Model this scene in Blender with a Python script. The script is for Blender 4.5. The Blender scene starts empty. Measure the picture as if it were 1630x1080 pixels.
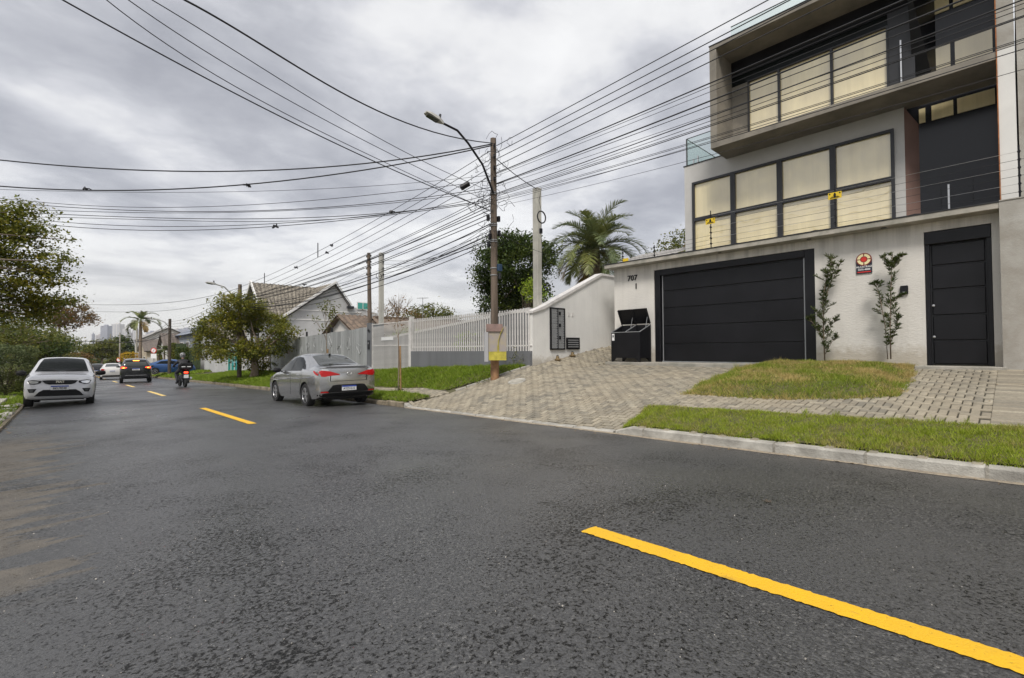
import bpy, bmesh, math, random
import numpy as np
from mathutils import Vector, Matrix
from mathutils.bvhtree import BVHTree

SC = bpy.context.scene
COL = SC.collection
R = math.radians
random.seed(7)
RNG = np.random.default_rng(7)

# ------------------------------------------------------------------ camera
FPX, CX, CY = 754.0, 815.0, 540.0          # focal length and centre in photo pixels (1630 x 1080)
YAW, PITCH, ROLL = R(43.2), math.atan(17 / 754.0), 0.005
_f = Vector((math.sin(YAW) * math.cos(PITCH), math.cos(YAW) * math.cos(PITCH), math.sin(PITCH)))
_r0 = Vector((math.cos(YAW), -math.sin(YAW), 0))
_u0 = _r0.cross(_f)
_r = _r0 * math.cos(ROLL) - _u0 * math.sin(ROLL)
_u = _u0 * math.cos(ROLL) + _r0 * math.sin(ROLL)
cam_d = bpy.data.cameras.new('camera')
cam_d.sensor_width = 36.0
cam_d.lens = 36.0 * FPX / 1630.0
cam_d.clip_start = 0.05
cam_d.clip_end = 9000
cam = bpy.data.objects.new('camera', cam_d)
COL.objects.link(cam)
cam.matrix_world = Matrix(((_r.x, _u.x, -_f.x, 0), (_r.y, _u.y, -_f.y, 0), (_r.z, _u.z, -_f.z, 0), (0, 0, 0, 1)))
SC.camera = cam

# ------------------------------------------------------------------ light
SUN_EL, SUN_AZ = R(52), R(235)             # azimuth measured clockwise from +Y (towards the sun)
SC.view_settings.view_transform = 'Standard'
SC.view_settings.look = 'None'
SC.view_settings.gamma = 1
SC.view_settings.use_curve_mapping = False
SC.view_settings.exposure = 0.80
sun_d = bpy.data.lights.new('sun', 'SUN')
sun_d.energy = 1.75
sun_d.angle = R(18)
sun_d.color = (1.0, 0.95, 0.88)
sun = bpy.data.objects.new('sun', sun_d)
COL.objects.link(sun)
sdir = Vector((math.sin(SUN_AZ) * math.cos(SUN_EL), math.cos(SUN_AZ) * math.cos(SUN_EL), math.sin(SUN_EL)))
sun.rotation_euler = sdir.to_track_quat('Z', 'Y').to_euler()
sun.location = (0, 0, 60)


class NT:
    """tiny node-tree helper"""
    def __init__(s, tree):
        s.t = tree; s.n = tree.nodes; s.l = tree.links
        s.n.clear()

    def __call__(s, typ, ins=None, **kw):
        n = s.n.new(typ)
        for k, v in kw.items():
            setattr(n, k, v)
        for k, v in (ins or {}).items():
            s.inp(n, k, v)
        return n

    def inp(s, n, k, v):
        sock = n.inputs[k]
        if isinstance(v, bpy.types.NodeSocket):
            s.l.new(v, sock)
        elif isinstance(v, bpy.types.Node):
            s.l.new(v.outputs[0], sock)
        else:
            sock.default_value = v

    def math(s, op, a, b=None, c=None, clamp=False):
        n = s.n.new('ShaderNodeMath'); n.operation = op; n.use_clamp = clamp
        for i, v in enumerate((a, b, c)):
            if v is not None:
                s.inp(n, i, v)
        return n.outputs[0]

    def mix(s, fac, a, b, blend='MIX'):
        n = s.n.new('ShaderNodeMix'); n.data_type = 'RGBA'; n.blend_type = blend
        for i, v in ((0, fac), (6, a), (7, b)):
            s.inp(n, i, v)
        return n.outputs[2]

    def ramp(s, fac, stops):
        n = s.n.new('ShaderNodeValToRGB')
        e = n.color_ramp.elements
        e[0].position = stops[0][0]; e[0].color = stops[0][1] if len(stops[0][1]) == 4 else (*stops[0][1], 1)
        e[1].position = stops[-1][0]; e[1].color = stops[-1][1] if len(stops[-1][1]) == 4 else (*stops[-1][1], 1)
        for p, c in stops[1:-1]:
            x = e.new(p); x.color = c if len(c) == 4 else (*c, 1)
        s.inp(n, 0, fac)
        return n.outputs[0]

    def noise(s, vec, scale, detail=3, rough=0.55, dist=0.0):
        n = s('ShaderNodeTexNoise', {'Scale': scale, 'Detail': detail, 'Roughness': rough, 'Distortion': dist})
        if vec is not None:
            s.inp(n, 'Vector', vec)
        return n.outputs[0]


def G3(v):
    return (v, v, v, 1)


world = bpy.data.worlds.new('World')
SC.world = world
world.use_nodes = True
w = NT(world.node_tree)
sky = w('ShaderNodeTexSky', sky_type='NISHITA', sun_disc=False, sun_elevation=SUN_EL, sun_rotation=SUN_AZ)
geo = w('ShaderNodeTexCoord')
sep = w('ShaderNodeSeparateXYZ', {0: geo.outputs['Generated']})
zz = w.math('MAXIMUM', sep.outputs[2], 0.0)
den = w.math('ADD', zz, 0.10)
cx_ = w.math('DIVIDE', sep.outputs[0], den)
cy_ = w.math('DIVIDE', sep.outputs[1], den)
cv = w('ShaderNodeCombineXYZ', {0: cx_, 1: cy_, 2: 3.7})
n1 = w.noise(cv.outputs[0], 0.62, 7, 0.52, 0.45)
n2 = w.noise(cv.outputs[0], 0.23, 3, 0.5, 0.2)
n3 = w.noise(cv.outputs[0], 2.6, 5, 0.6, 0.2)
s1 = w.math('ADD', w.math('MULTIPLY', n1, 0.62), w.math('MULTIPLY', n2, 0.38))
s1 = w.math('ADD', w.math('MULTIPLY', n3, 0.20), w.math('MULTIPLY', s1, 0.80))
cloud = w.ramp(s1, [(0.41, (2.45, 2.5, 2.75)), (0.46, (3.2, 3.25, 3.5)), (0.495, (4.1, 4.13, 4.35)),
                    (0.53, (5.2, 5.2, 5.25)), (0.58, (5.9, 5.9, 5.9))])
hor = w.ramp(zz, [(0.0, G3(1)), (0.05, G3(0.75)), (0.2, G3(0.0))])
cloud = w.mix(hor, cloud, (4.7, 4.6, 4.45, 1))
tot = w.mix(0.06, cloud, sky.outputs[0])
bg = w('ShaderNodeBackground', {'Color': tot, 'Strength': 0.1})
wo = w('ShaderNodeOutputWorld', {'Surface': bg.outputs[0]})


# ------------------------------------------------------------------ pixel -> world rays (for measuring positions in the place)
def ray(px, py):
    return _f + _r * ((px - CX) / FPX) + _u * ((CY - py) / FPX)


def atX(px, py, X):
    d = ray(px, py); return d * (X / d.x)


def atY(px, py, Y):
    d = ray(px, py); return d * (Y / d.y)


def atD(px, py, D):
    return ray(px, py) * D


# ------------------------------------------------------------------ terrain
ZC = ([-60, -30, 0, 12, 24, 35, 60, 100, 160, 300, 700, 3000], [0.1, -.6, -1.20, -1.45, -1.70, -1.97, -2.60, -3.6, -5.0, -8.0, -14.0, -25.0])
XR, XL, XM = 6.5, -0.95, 2.65              # right gutter, left gutter, centre line


def zc(Y):
    return np.interp(Y, ZC[0], ZC[1])


def zroad(X, Y):
    return zc(Y) - 0.0055 * np.minimum((X - XM) ** 2, 16)


def kerb_h(Y):
    return np.interp(Y, [4.3, 4.55, 10.9, 11.15], [0.13, 0.035, 0.035, 0.13])


YS = [-30, 0, 4.4, 7.5, 8.7, 9.5, 10.2, 11, 14, 16.2, 19.6, 30, 60, 100, 300, 3000]
T81 = [-.45, -.97, -1.0, -1.02, -1.03, -1.05, -1.08, -1.13, -1.34, -1.42, -1.53, -1.74, -2.4, -3.4, -7.8, -24]
T97 = [-.30, -.76, -.77, -.72, -.62, -.50, -.52, -.56, -.66, -.76, -.96, -1.28, -2.2, -3.2, -7.5, -23]
T129 = [-.2, -.38, -.38, -.39, -.42, .02, -.10, -.3, -.5, -.6, -.8, -1.2, -2.1, -3.0, -7, -22]
T16 = [0, -.3, -.3, -.3, -.3, .30, .1, -.2, -.4, -.5, -.6, -1.0, -2.0, -2.8, -6.5, -21]


def ground(X, Y):
    X = np.asarray(X, float); Y = np.asarray(Y, float)
    X, Y = np.broadcast_arrays(X, Y)
    kt = zroad(XR, Y) + kerb_h(Y)
    a = np.interp(Y, YS, T81); b = np.interp(Y, YS, T97); c = np.interp(Y, YS, T129); d = np.interp(Y, YS, T16)
    out = np.where(X <= 6.65, kt, 0)
    def seg(x0, x1, v0, v1, o):
        t = np.clip((X - x0) / (x1 - x0), 0, 1)
        return np.where((X > x0), v0 + (v1 - v0) * t, o)
    out = seg(6.65, 8.1, kt, a, out)
    out = seg(8.1, 9.7, a, b, out)
    out = seg(9.7, 12.9, b, c, out)
    out = seg(12.9, 16, c, d, out)
    lk = zroad(XL, Y) + 0.06
    out = np.where(X < 6.5, zroad(X, Y), out)
    out = np.where(X < XL - .08, lk + np.clip((XL - X) * 0.02, 0, 1.2), out)
    return out


def gz(X, Y):
    return float(ground(X, Y))


def PG(px, py):
    """where the line of sight through a pixel meets the ground"""
    d = ray(px, py)
    t = 1.0
    p = d * t
    while t < 400:
        p = d * t
        if p.z <= gz(p.x, p.y):
            break
        t *= 1.01
    lo, hi = t / 1.01, t
    for _ in range(20):
        m = (lo + hi) / 2
        p = d * m
        if p.z <= gz(p.x, p.y):
            hi = m
        else:
            lo = m
    return d * hi


# ------------------------------------------------------------------ mesh builder
class MB:
    def __init__(s):
        s.v = []; s.f = []; s.m = []; s.k = 0

    def add(s, vs, fs, m=None):
        o = len(s.v)
        s.v.extend([tuple(x) for x in vs])
        s.f.extend([tuple(i + o for i in f) for f in fs])
        s.m.extend([s.k if m is None else m] * len(fs))
        return s

    def box(s, x0, x1, y0, y1, z0, z1):
        v = [(x0, y0, z0), (x1, y0, z0), (x1, y1, z0), (x0, y1, z0), (x0, y0, z1), (x1, y0, z1), (x1, y1, z1), (x0, y1, z1)]
        return s.add(v, [(0, 3, 2, 1), (4, 5, 6, 7), (0, 1, 5, 4), (1, 2, 6, 5), (2, 3, 7, 6), (3, 0, 4, 7)])

    def obox(s, c, half, M):
        c = Vector(c)
        v = []
        for dz in (-1, 1):
            for dx, dy in ((-1, -1), (1, -1), (1, 1), (-1, 1)):
                v.append(c + M @ Vector((dx * half[0], dy * half[1], dz * half[2])))
        return s.add(v, [(0, 3, 2, 1), (4, 5, 6, 7), (0, 1, 5, 4), (1, 2, 6, 5), (2, 3, 7, 6), (3, 0, 4, 7)])

    def bar(s, p0, p1, w, h=None):
        """square bar between two points"""
        p0 = Vector(p0); p1 = Vector(p1); d = p1 - p0
        q = d.to_track_quat('Z', 'Y').to_matrix()
        return s.obox((p0 + p1) / 2, (w / 2, (h or w) / 2, d.length / 2), q)

    def cyl(s, p0, p1, r0, r1=None, n=10, caps=True):
        r1 = r0 if r1 is None else r1
        p0 = Vector(p0); p1 = Vector(p1)
        q = (p1 - p0).to_track_quat('Z', 'Y').to_matrix()
        v = []
        for p, r in ((p0, r0), (p1, r1)):
            for i in range(n):
                a = 2 * math.pi * i / n
                v.append(p + q @ Vector((r * math.cos(a), r * math.sin(a), 0)))
        f = [(i, (i + 1) % n, n + (i + 1) % n, n + i) for i in range(n)]
        if caps:
            f += [tuple(range(n))[::-1], tuple(range(n, 2 * n))]
        return s.add(v, f)

    def tube(s, pts, r, n=6, caps=True):
        pts = [Vector(p) for p in pts]
        rs = r if isinstance(r, (list, tuple)) else [r] * len(pts)
        v = []
        up = Vector((0, 0, 1))
        for i, p in enumerate(pts):
            d = (pts[min(i + 1, len(pts) - 1)] - pts[max(i - 1, 0)])
            if d.length < 1e-9:
                d = Vector((0, 0, 1))
            d.normalize()
            a = d.cross(up)
            if a.length < 0.05:
                a = d.cross(Vector((0, 1, 0)))
            a.normalize(); b = a.cross(d).normalized()
            for j in range(n):
                t = 2 * math.pi * j / n
                v.append(p + a * (rs[i] * math.cos(t)) + b * (rs[i] * math.sin(t)))
        f = []
        for i in range(len(pts) - 1):
            for j in range(n):
                f.append((i * n + j, i * n + (j + 1) % n, (i + 1) * n + (j + 1) % n, (i + 1) * n + j))
        if caps:
            f += [tuple(range(n)), tuple(range((len(pts) - 1) * n, len(pts) * n))[::-1]]
        return s.add(v, f)

    def lathe(s, prof, c=(0, 0, 0), axis='Z', n=20):
        """prof: (r, h) list; axis of revolution through c"""
        v = []
        for r_, h in prof:
            for i in range(n):
                a = 2 * math.pi * i / n
                p = (r_ * math.cos(a), r_ * math.sin(a), h)
                if axis == 'Y':
                    p = (p[0], p[2], p[1])
                elif axis == 'X':
                    p = (p[2], p[0], p[1])
                v.append((p[0] + c[0], p[1] + c[1], p[2] + c[2]))
        f = []
        for k in range(len(prof) - 1):
            for i in range(n):
                f.append((k * n + i, k * n + (i + 1) % n, (k + 1) * n + (i + 1) % n, (k + 1) * n + i))
        return s.add(v, f)

    def prism(s, poly, axis, a, b):
        """extrude a 2-D outline along an axis from a to b (outline in the two other axes, in order)"""
        def P(u, v_, t):
            return {'X': (t, u, v_), 'Y': (u, t, v_), 'Z': (u, v_, t)}[axis]
        n = len(poly)
        v = [P(*p, a) for p in poly] + [P(*p, b) for p in poly]
        f = [tuple(range(n))[::-1], tuple(range(n, 2 * n))] + [(i, (i + 1) % n, n + (i + 1) % n, n + i) for i in range(n)]
        return s.add(v, f)

    def quad(s, a, b, c, d):
        return s.add([a, b, c, d], [(0, 1, 2, 3)])

    def mesh(s, name, mats, off=None, smooth=False, bevel=0):
        me = bpy.data.meshes.new(name)
        v = s.v
        if off is not None:
            v = [(x[0] - off[0], x[1] - off[1], x[2] - off[2]) for x in v]
        me.from_pydata(v, [], s.f)
        mats = mats if isinstance(mats, (list, tuple)) else [mats]
        for m in mats:
            me.materials.append(m)
        if len(mats) > 1:
            me.polygons.foreach_set('material_index', s.m)
        bm = bmesh.new(); bm.from_mesh(me)
        bmesh.ops.recalc_face_normals(bm, faces=bm.faces)
        if bevel:
            ed = [e for e in bm.edges if len(e.link_faces) == 2 and e.calc_face_angle(0) > 0.6]
            bmesh.ops.bevel(bm, geom=ed, offset=bevel, segments=1, affect='EDGES', clamp_overlap=True)
        bm.to_mesh(me); bm.free()
        if smooth:
            me.polygons.foreach_set('use_smooth', [True] * len(me.polygons))
            if smooth != 'all':
                me.set_sharp_from_angle(angle=R(40))
        me.update()
        return me

    def build(s, name, mats, parent=None, label=None, cat=None, group=None, kind=None, smooth=False, bevel=0, local=False):
        off = None
        if parent is not None and not local:
            off = worldloc(parent)
        o = bpy.data.objects.new(name, s.mesh(name, mats, off, smooth, bevel))
        COL.objects.link(o)
        if parent is not None:
            o.parent = parent
        return tag(o, label, cat, group, kind)


def worldloc(o):
    p = Vector((0, 0, 0))
    while o is not None:
        p = p + o.location; o = o.parent
    return p


def tag(o, label=None, cat=None, group=None, kind=None):
    if label: o['label'] = label
    if cat: o['category'] = cat
    if group: o['group'] = group
    if kind: o['kind'] = kind
    return o


def thing(name, label, cat, loc=(0, 0, 0), rz=0, group=None):
    o = bpy.data.objects.new(name, None)
    COL.objects.link(o)
    o.location = loc; o.rotation_euler = (0, 0, rz)
    return tag(o, label, cat, group)


def copy_tree(o, parent=None):
    c = o.copy(); COL.objects.link(c); c.parent = parent
    for ch in o.children:
        copy_tree(ch, c)
    return c


def raw(name, V, F, mats, parent=None, mi=None, **kw):
    """fast mesh from numpy vertices (n,3) and faces (m,k)"""
    me = bpy.data.meshes.new(name)
    V = np.asarray(V, np.float32); F = np.asarray(F, np.int32)
    if parent is not None:
        V = V - np.array(worldloc(parent), np.float32)
    k = F.shape[1]
    me.vertices.add(len(V)); me.vertices.foreach_set('co', V.ravel())
    me.loops.add(F.size); me.loops.foreach_set('vertex_index', F.ravel())
    me.polygons.add(len(F)); me.polygons.foreach_set('loop_start', np.arange(0, F.size, k, dtype=np.int32))
    mats = mats if isinstance(mats, (list, tuple)) else [mats]
    for m in mats:
        me.materials.append(m)
    if mi is not None:
        me.polygons.foreach_set('material_index', np.asarray(mi, np.int32))
    me.update(calc_edges=True); me.validate()
    o = bpy.data.objects.new(name, me)
    COL.objects.link(o)
    if parent is not None:
        o.parent = parent
    if kw.pop('smooth', False):
        me.polygons.foreach_set('use_smooth', [True] * len(me.polygons))
    return tag(o, kw.get('label'), kw.get('cat'), kw.get('group'), kw.get('kind'))


def text(name, body, size, M, mat_, parent, depth=0.004, bold=0.0, align='CENTER', local=False, spacing=1.0):
    """lettering as a thin mesh; M places the text plane (x right, y up, z out) in world or parent space"""
    cu = bpy.data.curves.new(name, 'FONT')
    cu.body = body; cu.size = size; cu.extrude = depth / 2; cu.offset = bold
    cu.align_x = align; cu.align_y = 'CENTER'; cu.resolution_u = 2; cu.space_character = spacing
    to = bpy.data.objects.new(name, cu)
    me = bpy.data.meshes.new_from_object(to)
    bpy.data.objects.remove(to)
    me.transform(M)
    if not local and parent is not None:
        me.transform(Matrix.Translation(-worldloc(parent)))
    me.materials.clear(); me.materials.append(mat_)
    o = bpy.data.objects.new(name, me)
    COL.objects.link(o)
    if parent is not None:
        o.parent = parent
    return o


def frame(origin, xdir, ydir):
    x = Vector(xdir).normalized(); y = Vector(ydir).normalized(); z = x.cross(y)
    return Matrix(((x.x, y.x, z.x, origin[0]), (x.y, y.y, z.y, origin[1]), (x.z, y.z, z.z, origin[2]), (0, 0, 0, 1)))


# ------------------------------------------------------------------ materials
def mat(name, col, rough=0.7, metal=0.0, var=0.0, vscale=3.0, bump=0.0, bscale=40.0, spec=0.5, col2=None, coat=0.0,
        streak=False, rand=None, rvar=0.0, detail=4):
    m = bpy.data.materials.new(name); m.use_nodes = True
    t = NT(m.node_tree)
    tc = t('ShaderNodeTexCoord').outputs['Object']
    c = (*col, 1)
    if var or col2:
        v = tc
        if streak:
            v = t('ShaderNodeMapping', {'Vector': tc, 'Scale': (1, 1, .12)}).outputs[0]
        n = t.noise(v, vscale, detail, 0.6, 0.3)
        fac = t.ramp(n, [(0.35, G3(0)), (0.65, G3(1))])
        c2 = col2 or tuple(max(0, x * (1 - var)) for x in col)
        c1 = col if col2 else tuple(min(1, x * (1 + var)) for x in col)
        c = t.mix(fac, (*c1, 1), (*c2, 1))
    if rand:
        src = t('ShaderNodeObjectInfo').outputs['Random'] if rand == 'object' else t('ShaderNodeNewGeometry').outputs['Random Per Island']
        k = t.math('ADD', t.math('MULTIPLY', src, 2 * rvar), 1 - rvar)
        vv = t('ShaderNodeCombineXYZ', {0: k, 1: k, 2: k}).outputs[0]
        c = t.mix(1.0, c, vv, 'MULTIPLY')
    b = t('ShaderNodeBsdfPrincipled', {'Base Color': c, 'Roughness': rough, 'Metallic': metal, 'Specular IOR Level': spec, 'Coat Weight': coat})
    if coat:
        b.inputs['Coat Roughness'].default_value = 0.04
    if bump:
        bn = t.noise(tc, bscale, 5, 0.6)
        bp = t('ShaderNodeBump', {'Height': bn, 'Strength': bump, 'Distance': 0.02})
        t.inp(b, 'Normal', bp.outputs[0])
    t('ShaderNodeOutputMaterial', {'Surface': b.outputs[0]})
    return m


def glassy(name, col, rough=0.06, alpha=1.0):
    m = bpy.data.materials.new(name); m.use_nodes = True
    t = NT(m.node_tree)
    b = t('ShaderNodeBsdfPrincipled', {'Base Color': (*col, 1), 'Roughness': rough, 'Specular IOR Level': 0.5, 'IOR': 1.45})
    if alpha < 1:
        tr = t('ShaderNodeBsdfTransparent', {'Color': (.93, .97, .96, 1)})
        mx = t('ShaderNodeMixShader', {0: alpha, 1: tr.outputs[0], 2: b.outputs[0]})
        t('ShaderNodeOutputMaterial', {'Surface': mx.outputs[0]})
    else:
        t('ShaderNodeOutputMaterial', {'Surface': b.outputs[0]})
    return m


def leafmat(name, cols, trans=0.35, rough=0.55):
    """foliage: every leaf gets its own tone from the list"""
    m = bpy.data.materials.new(name); m.use_nodes = True
    t = NT(m.node_tree)
    rnd = t('ShaderNodeNewGeometry').outputs['Random Per Island']
    n = len(cols)
    c = t.ramp(rnd, [(i / (n - 1), cols[i]) for i in range(n)])
    tc = t('ShaderNodeTexCoord').outputs['Object']
    nz = t.noise(tc, 0.9, 2, 0.5)
    c = t.mix(t.ramp(nz, [(.35, G3(0)), (.65, G3(1))]), c, t.mix(1.0, c, (1.5, 1.25, .8, 1), 'MULTIPLY'))
    b = t('ShaderNodeBsdfPrincipled', {'Base Color': c, 'Roughness': rough, 'Specular IOR Level': 0.3})
    tr = t('ShaderNodeBsdfTranslucent', {'Color': c})
    mx = t('ShaderNodeMixShader', {0: trans, 1: b.outputs[0], 2: tr.outputs[0]})
    t('ShaderNodeOutputMaterial', {'Surface': mx.outputs[0]})
    return m


def emis(name, col, strength):
    m = bpy.data.materials.new(name); m.use_nodes = True
    t = NT(m.node_tree)
    b = t('ShaderNodeBsdfPrincipled', {'Base Color': (*col, 1), 'Roughness': 0.2, 'Emission Color': (*col, 1), 'Emission Strength': strength})
    t('ShaderNodeOutputMaterial', {'Surface': b.outputs[0]})
    return m


M = {}
M['black_metal'] = mat('black_metal', (.009, .009, .011), .30, 0, .25, 1.3, .04, 60, spec=.28)
M['charcoal'] = mat('charcoal', (.022, .023, .027), .45, 0, .2, 2)
M['render_white'] = mat('render_white', (.66, .63, .58), .9, 0, .09, 1.5, .7, 38)
def weathered(name, col, base_z, top_z):
    """coarse render with faint rain streaks and a splash line at the foot"""
    m = bpy.data.materials.new(name); m.use_nodes = True
    t = NT(m.node_tree)
    p = t('ShaderNodeNewGeometry').outputs['Position']
    z = t('ShaderNodeSeparateXYZ', {0: p}).outputs[2]
    n = t.noise(p, 1.4, 4, .6)
    st = t.noise(t('ShaderNodeMapping', {'Vector': p, 'Scale': (5, 5, .25)}).outputs[0], 1.0, 5, .65)
    c = t.mix(t.ramp(n, [(.3, G3(0)), (.7, G3(1))]), (*col, 1), tuple(x * .9 for x in col) + (1,))
    c = t.mix(t.ramp(st, [(.48, G3(0)), (.75, G3(.28))]), c, tuple(x * .66 for x in col) + (1,))
    up = t.math('SUBTRACT', top_z, z)
    k = t.math('MULTIPLY', t.ramp(up, [(0, G3(1)), (.55, G3(0))]), t.ramp(st, [(.42, G3(0)), (.62, G3(.7))]))
    c = t.mix(k, c, tuple(x * .55 for x in col) + (1,))
    lo = t.math('SUBTRACT', t.math('SUBTRACT', z, base_z), t.math('MULTIPLY', t.noise(p, 7, 4, .65), .5))
    c = t.mix(t.ramp(lo, [(0, G3(.55)), (.22, G3(0))]), c, (.30, .25, .17, 1))
    h = t.noise(t('ShaderNodeMapping', {'Vector': p, 'Scale': (1, .6, 1.6)}).outputs[0], 26, 4, .6)
    bp = t('ShaderNodeBump', {'Height': h, 'Strength': .5, 'Distance': .016})
    b = t('ShaderNodeBsdfPrincipled', {'Base Color': c, 'Roughness': .9, 'Normal': bp.outputs[0]})
    t('ShaderNodeOutputMaterial', {'Surface': b.outputs[0]})
    return m


M['render_white'] = weathered('render_white', (.70, .675, .63), -.38, 2.57)
M['render_grey'] = mat('render_grey', (.52, .51, .49), .9, 0, .06, 1.2, .5, 45)
M['white_wall'] = weathered('white_wall', (.76, .75, .72), -.62, 9)
M['concrete'] = mat('concrete', (.26, .235, .195), .8, 0, 0, 1.6, .2, 25, col2=(.17, .155, .13))
M['concrete_pale'] = mat('concrete_pale', (.42, .39, .34), .85, 0, 0, 3, .4, 30, col2=(.27, .26, .22))
M['cement'] = mat('cement', (.30, .28, .245), .9, 0, 0, 1.7, .3, 30, col2=(.42, .41, .38))
M['kerb'] = mat('kerb', (.47, .45, .40), .9, 0, 0, 3.5, .6, 60, col2=(.27, .255, .225), rand='object', rvar=.12)
M['kerb_old'] = mat('kerb_old', (.30, .25, .18), .95, 0, 0, 4, .8, 30, col2=(.13, .11, .075))
M['mortar'] = mat('mortar', (.30, .28, .24), .95, 0, .3, 12, .6, 60)
M['sand_joint'] = mat('sand_joint', (.06, .055, .04), .95, 0, .3, 14)
def blind_material():
    m = bpy.data.materials.new('blind'); m.use_nodes = True
    t = NT(m.node_tree)
    p = t('ShaderNodeTexCoord').outputs['Object']
    fold = t.noise(t('ShaderNodeMapping', {'Vector': p, 'Scale': (1, 1, .06)}).outputs[0], 5.5, 4, .6, .3)
    big = t.noise(p, .8, 3, .5)
    c = t.mix(t.ramp(fold, [(.35, G3(0)), (.65, G3(1))]), (.92, .79, .46, 1), (.80, .68, .39, 1))
    c = t.mix(t.ramp(big, [(.4, G3(0)), (.62, G3(.6))]), c, (.62, .53, .34, 1))
    wav = t.noise(p, .9, 2, .5)
    bp = t('ShaderNodeBump', {'Height': wav, 'Strength': .25, 'Distance': .06})
    b = t('ShaderNodeBsdfPrincipled', {'Base Color': c, 'Roughness': .6, 'Coat Weight': 1.0, 'Coat Roughness': .02, 'Coat IOR': 2.2})
    t.inp(b, 'Coat Normal', bp.outputs[0])
    t('ShaderNodeOutputMaterial', {'Surface': b.outputs[0]})
    return m


M['blind'] = blind_material()
M['gloss_cladding'] = mat('gloss_cladding', (.014, .015, .019), .18, 0, 0, 2, spec=.4)
M['dark_glass'] = glassy('dark_glass', (.008, .010, .010), .04)
M['dark_glass'].node_tree.nodes['Principled BSDF'].inputs['Specular IOR Level'].default_value = .12
M['grey_glass'] = glassy('grey_glass', (.055, .06, .058), .08)
M['teal_glass'] = glassy('teal_glass', (.05, .33, .28), .1)
M['clear_glass'] = glassy('clear_glass', (.55, .66, .64), .03, .10)
M['wire'] = mat('wire', (.015, .015, .017), .6)
M['wood_pole'] = mat('wood_pole', (.085, .065, .048), .9, 0, 0, 6, .6, 30, col2=(.17, .13, .10), streak=True)
M['wood_pole_base'] = mat('wood_pole_base', (.26, .145, .075), .9, 0, .25, 6, .4, 30)
M['lamp_grey'] = mat('lamp_grey', (.45, .44, .41), .5)
M['galv'] = mat('galv', (.33, .34, .35), .5, .4, .18, 3, .1, 30, streak=True)
M['fence_white'] = mat('fence_white', (.62, .60, .58), .6, 0, .12, 5)
M['wall_grey'] = mat('wall_grey', (.15, .155, .165), .85, 0, .12, 2, .2, 30, streak=True)
M['yellow_sign'] = mat('yellow_sign', (.72, .50, .02), .5)
M['steel'] = mat('steel', (.6, .6, .6), .3, .9)
M['rust'] = mat('rust', (.35, .13, .04), .8, 0, .3, 8)
M['pink_wall'] = mat('pink_wall', (.24, .15, .125), .85, 0, .08, 2)
M['bark'] = mat('bark', (.16, .12, .085), .95, 0, 0, 8, .8, 25, col2=(.28, .22, .16))
M['bark_dark'] = mat('bark_dark', (.07, .055, .04), .95, 0, .3, 8, .6, 25)
M['bamboo'] = mat('bamboo', (.30, .18, .08), .8, 0, .25, 6)
M['tile_brown'] = mat('tile_brown', (.21, .155, .115), .9, 0, 0, 4, .5, 30, col2=(.09, .07, .055))
M['tile_mossy'] = mat('tile_mossy', (.30, .27, .22), .95, 0, 0, 7, .5, 30, col2=(.07, .06, .05))
M['tile_grey'] = mat('tile_grey', (.30, .29, .28), .85, 0, .15, 5)
M['hedge_wall'] = mat('hedge_wall', (.05, .07, .03), .95, 0, .4, 6)

# ================================================================== SETTING
def grid_mesh(name, xs, ys, zf, m, kind='structure', label=None, smooth=True):
    X, Y = np.meshgrid(xs, ys)
    Z = zf(X, Y)
    V = np.stack([X.ravel(), Y.ravel(), Z.ravel()], 1)
    nx, ny = len(xs), len(ys)
    i = np.arange(nx - 1)[None, :] + nx * np.arange(ny - 1)[:, None]
    i = i.ravel()
    F = np.stack([i, i + 1, i + nx + 1, i + nx], 1)
    return raw(name, V, F, m, kind=kind, smooth=smooth, label=label)


def ground_material():
    m = bpy.data.materials.new('earth'); m.use_nodes = True
    t = NT(m.node_tree)
    p = t('ShaderNodeTexCoord').outputs['Object']
    n = t.noise(p, 0.5, 6, 0.6)
    n2 = t.noise(p, 9, 4, 0.6)
    c = t.ramp(n, [(.35, (.09, .10, .035)), (.55, (.13, .11, .06)), (.7, (.17, .15, .11))])
    c = t.mix(t.math('MULTIPLY', n2, .5), c, (.04, .045, .02, 1))
    b = t('ShaderNodeBsdfPrincipled', {'Base Color': c, 'Roughness': 0.95})
    bp = t('ShaderNodeBump', {'Height': n2, 'Strength': .6, 'Distance': .03})
    t.inp(b, 'Normal', bp.outputs[0])
    t('ShaderNodeOutputMaterial', {'Surface': b.outputs[0]})
    return m


M['earth'] = ground_material()


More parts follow.
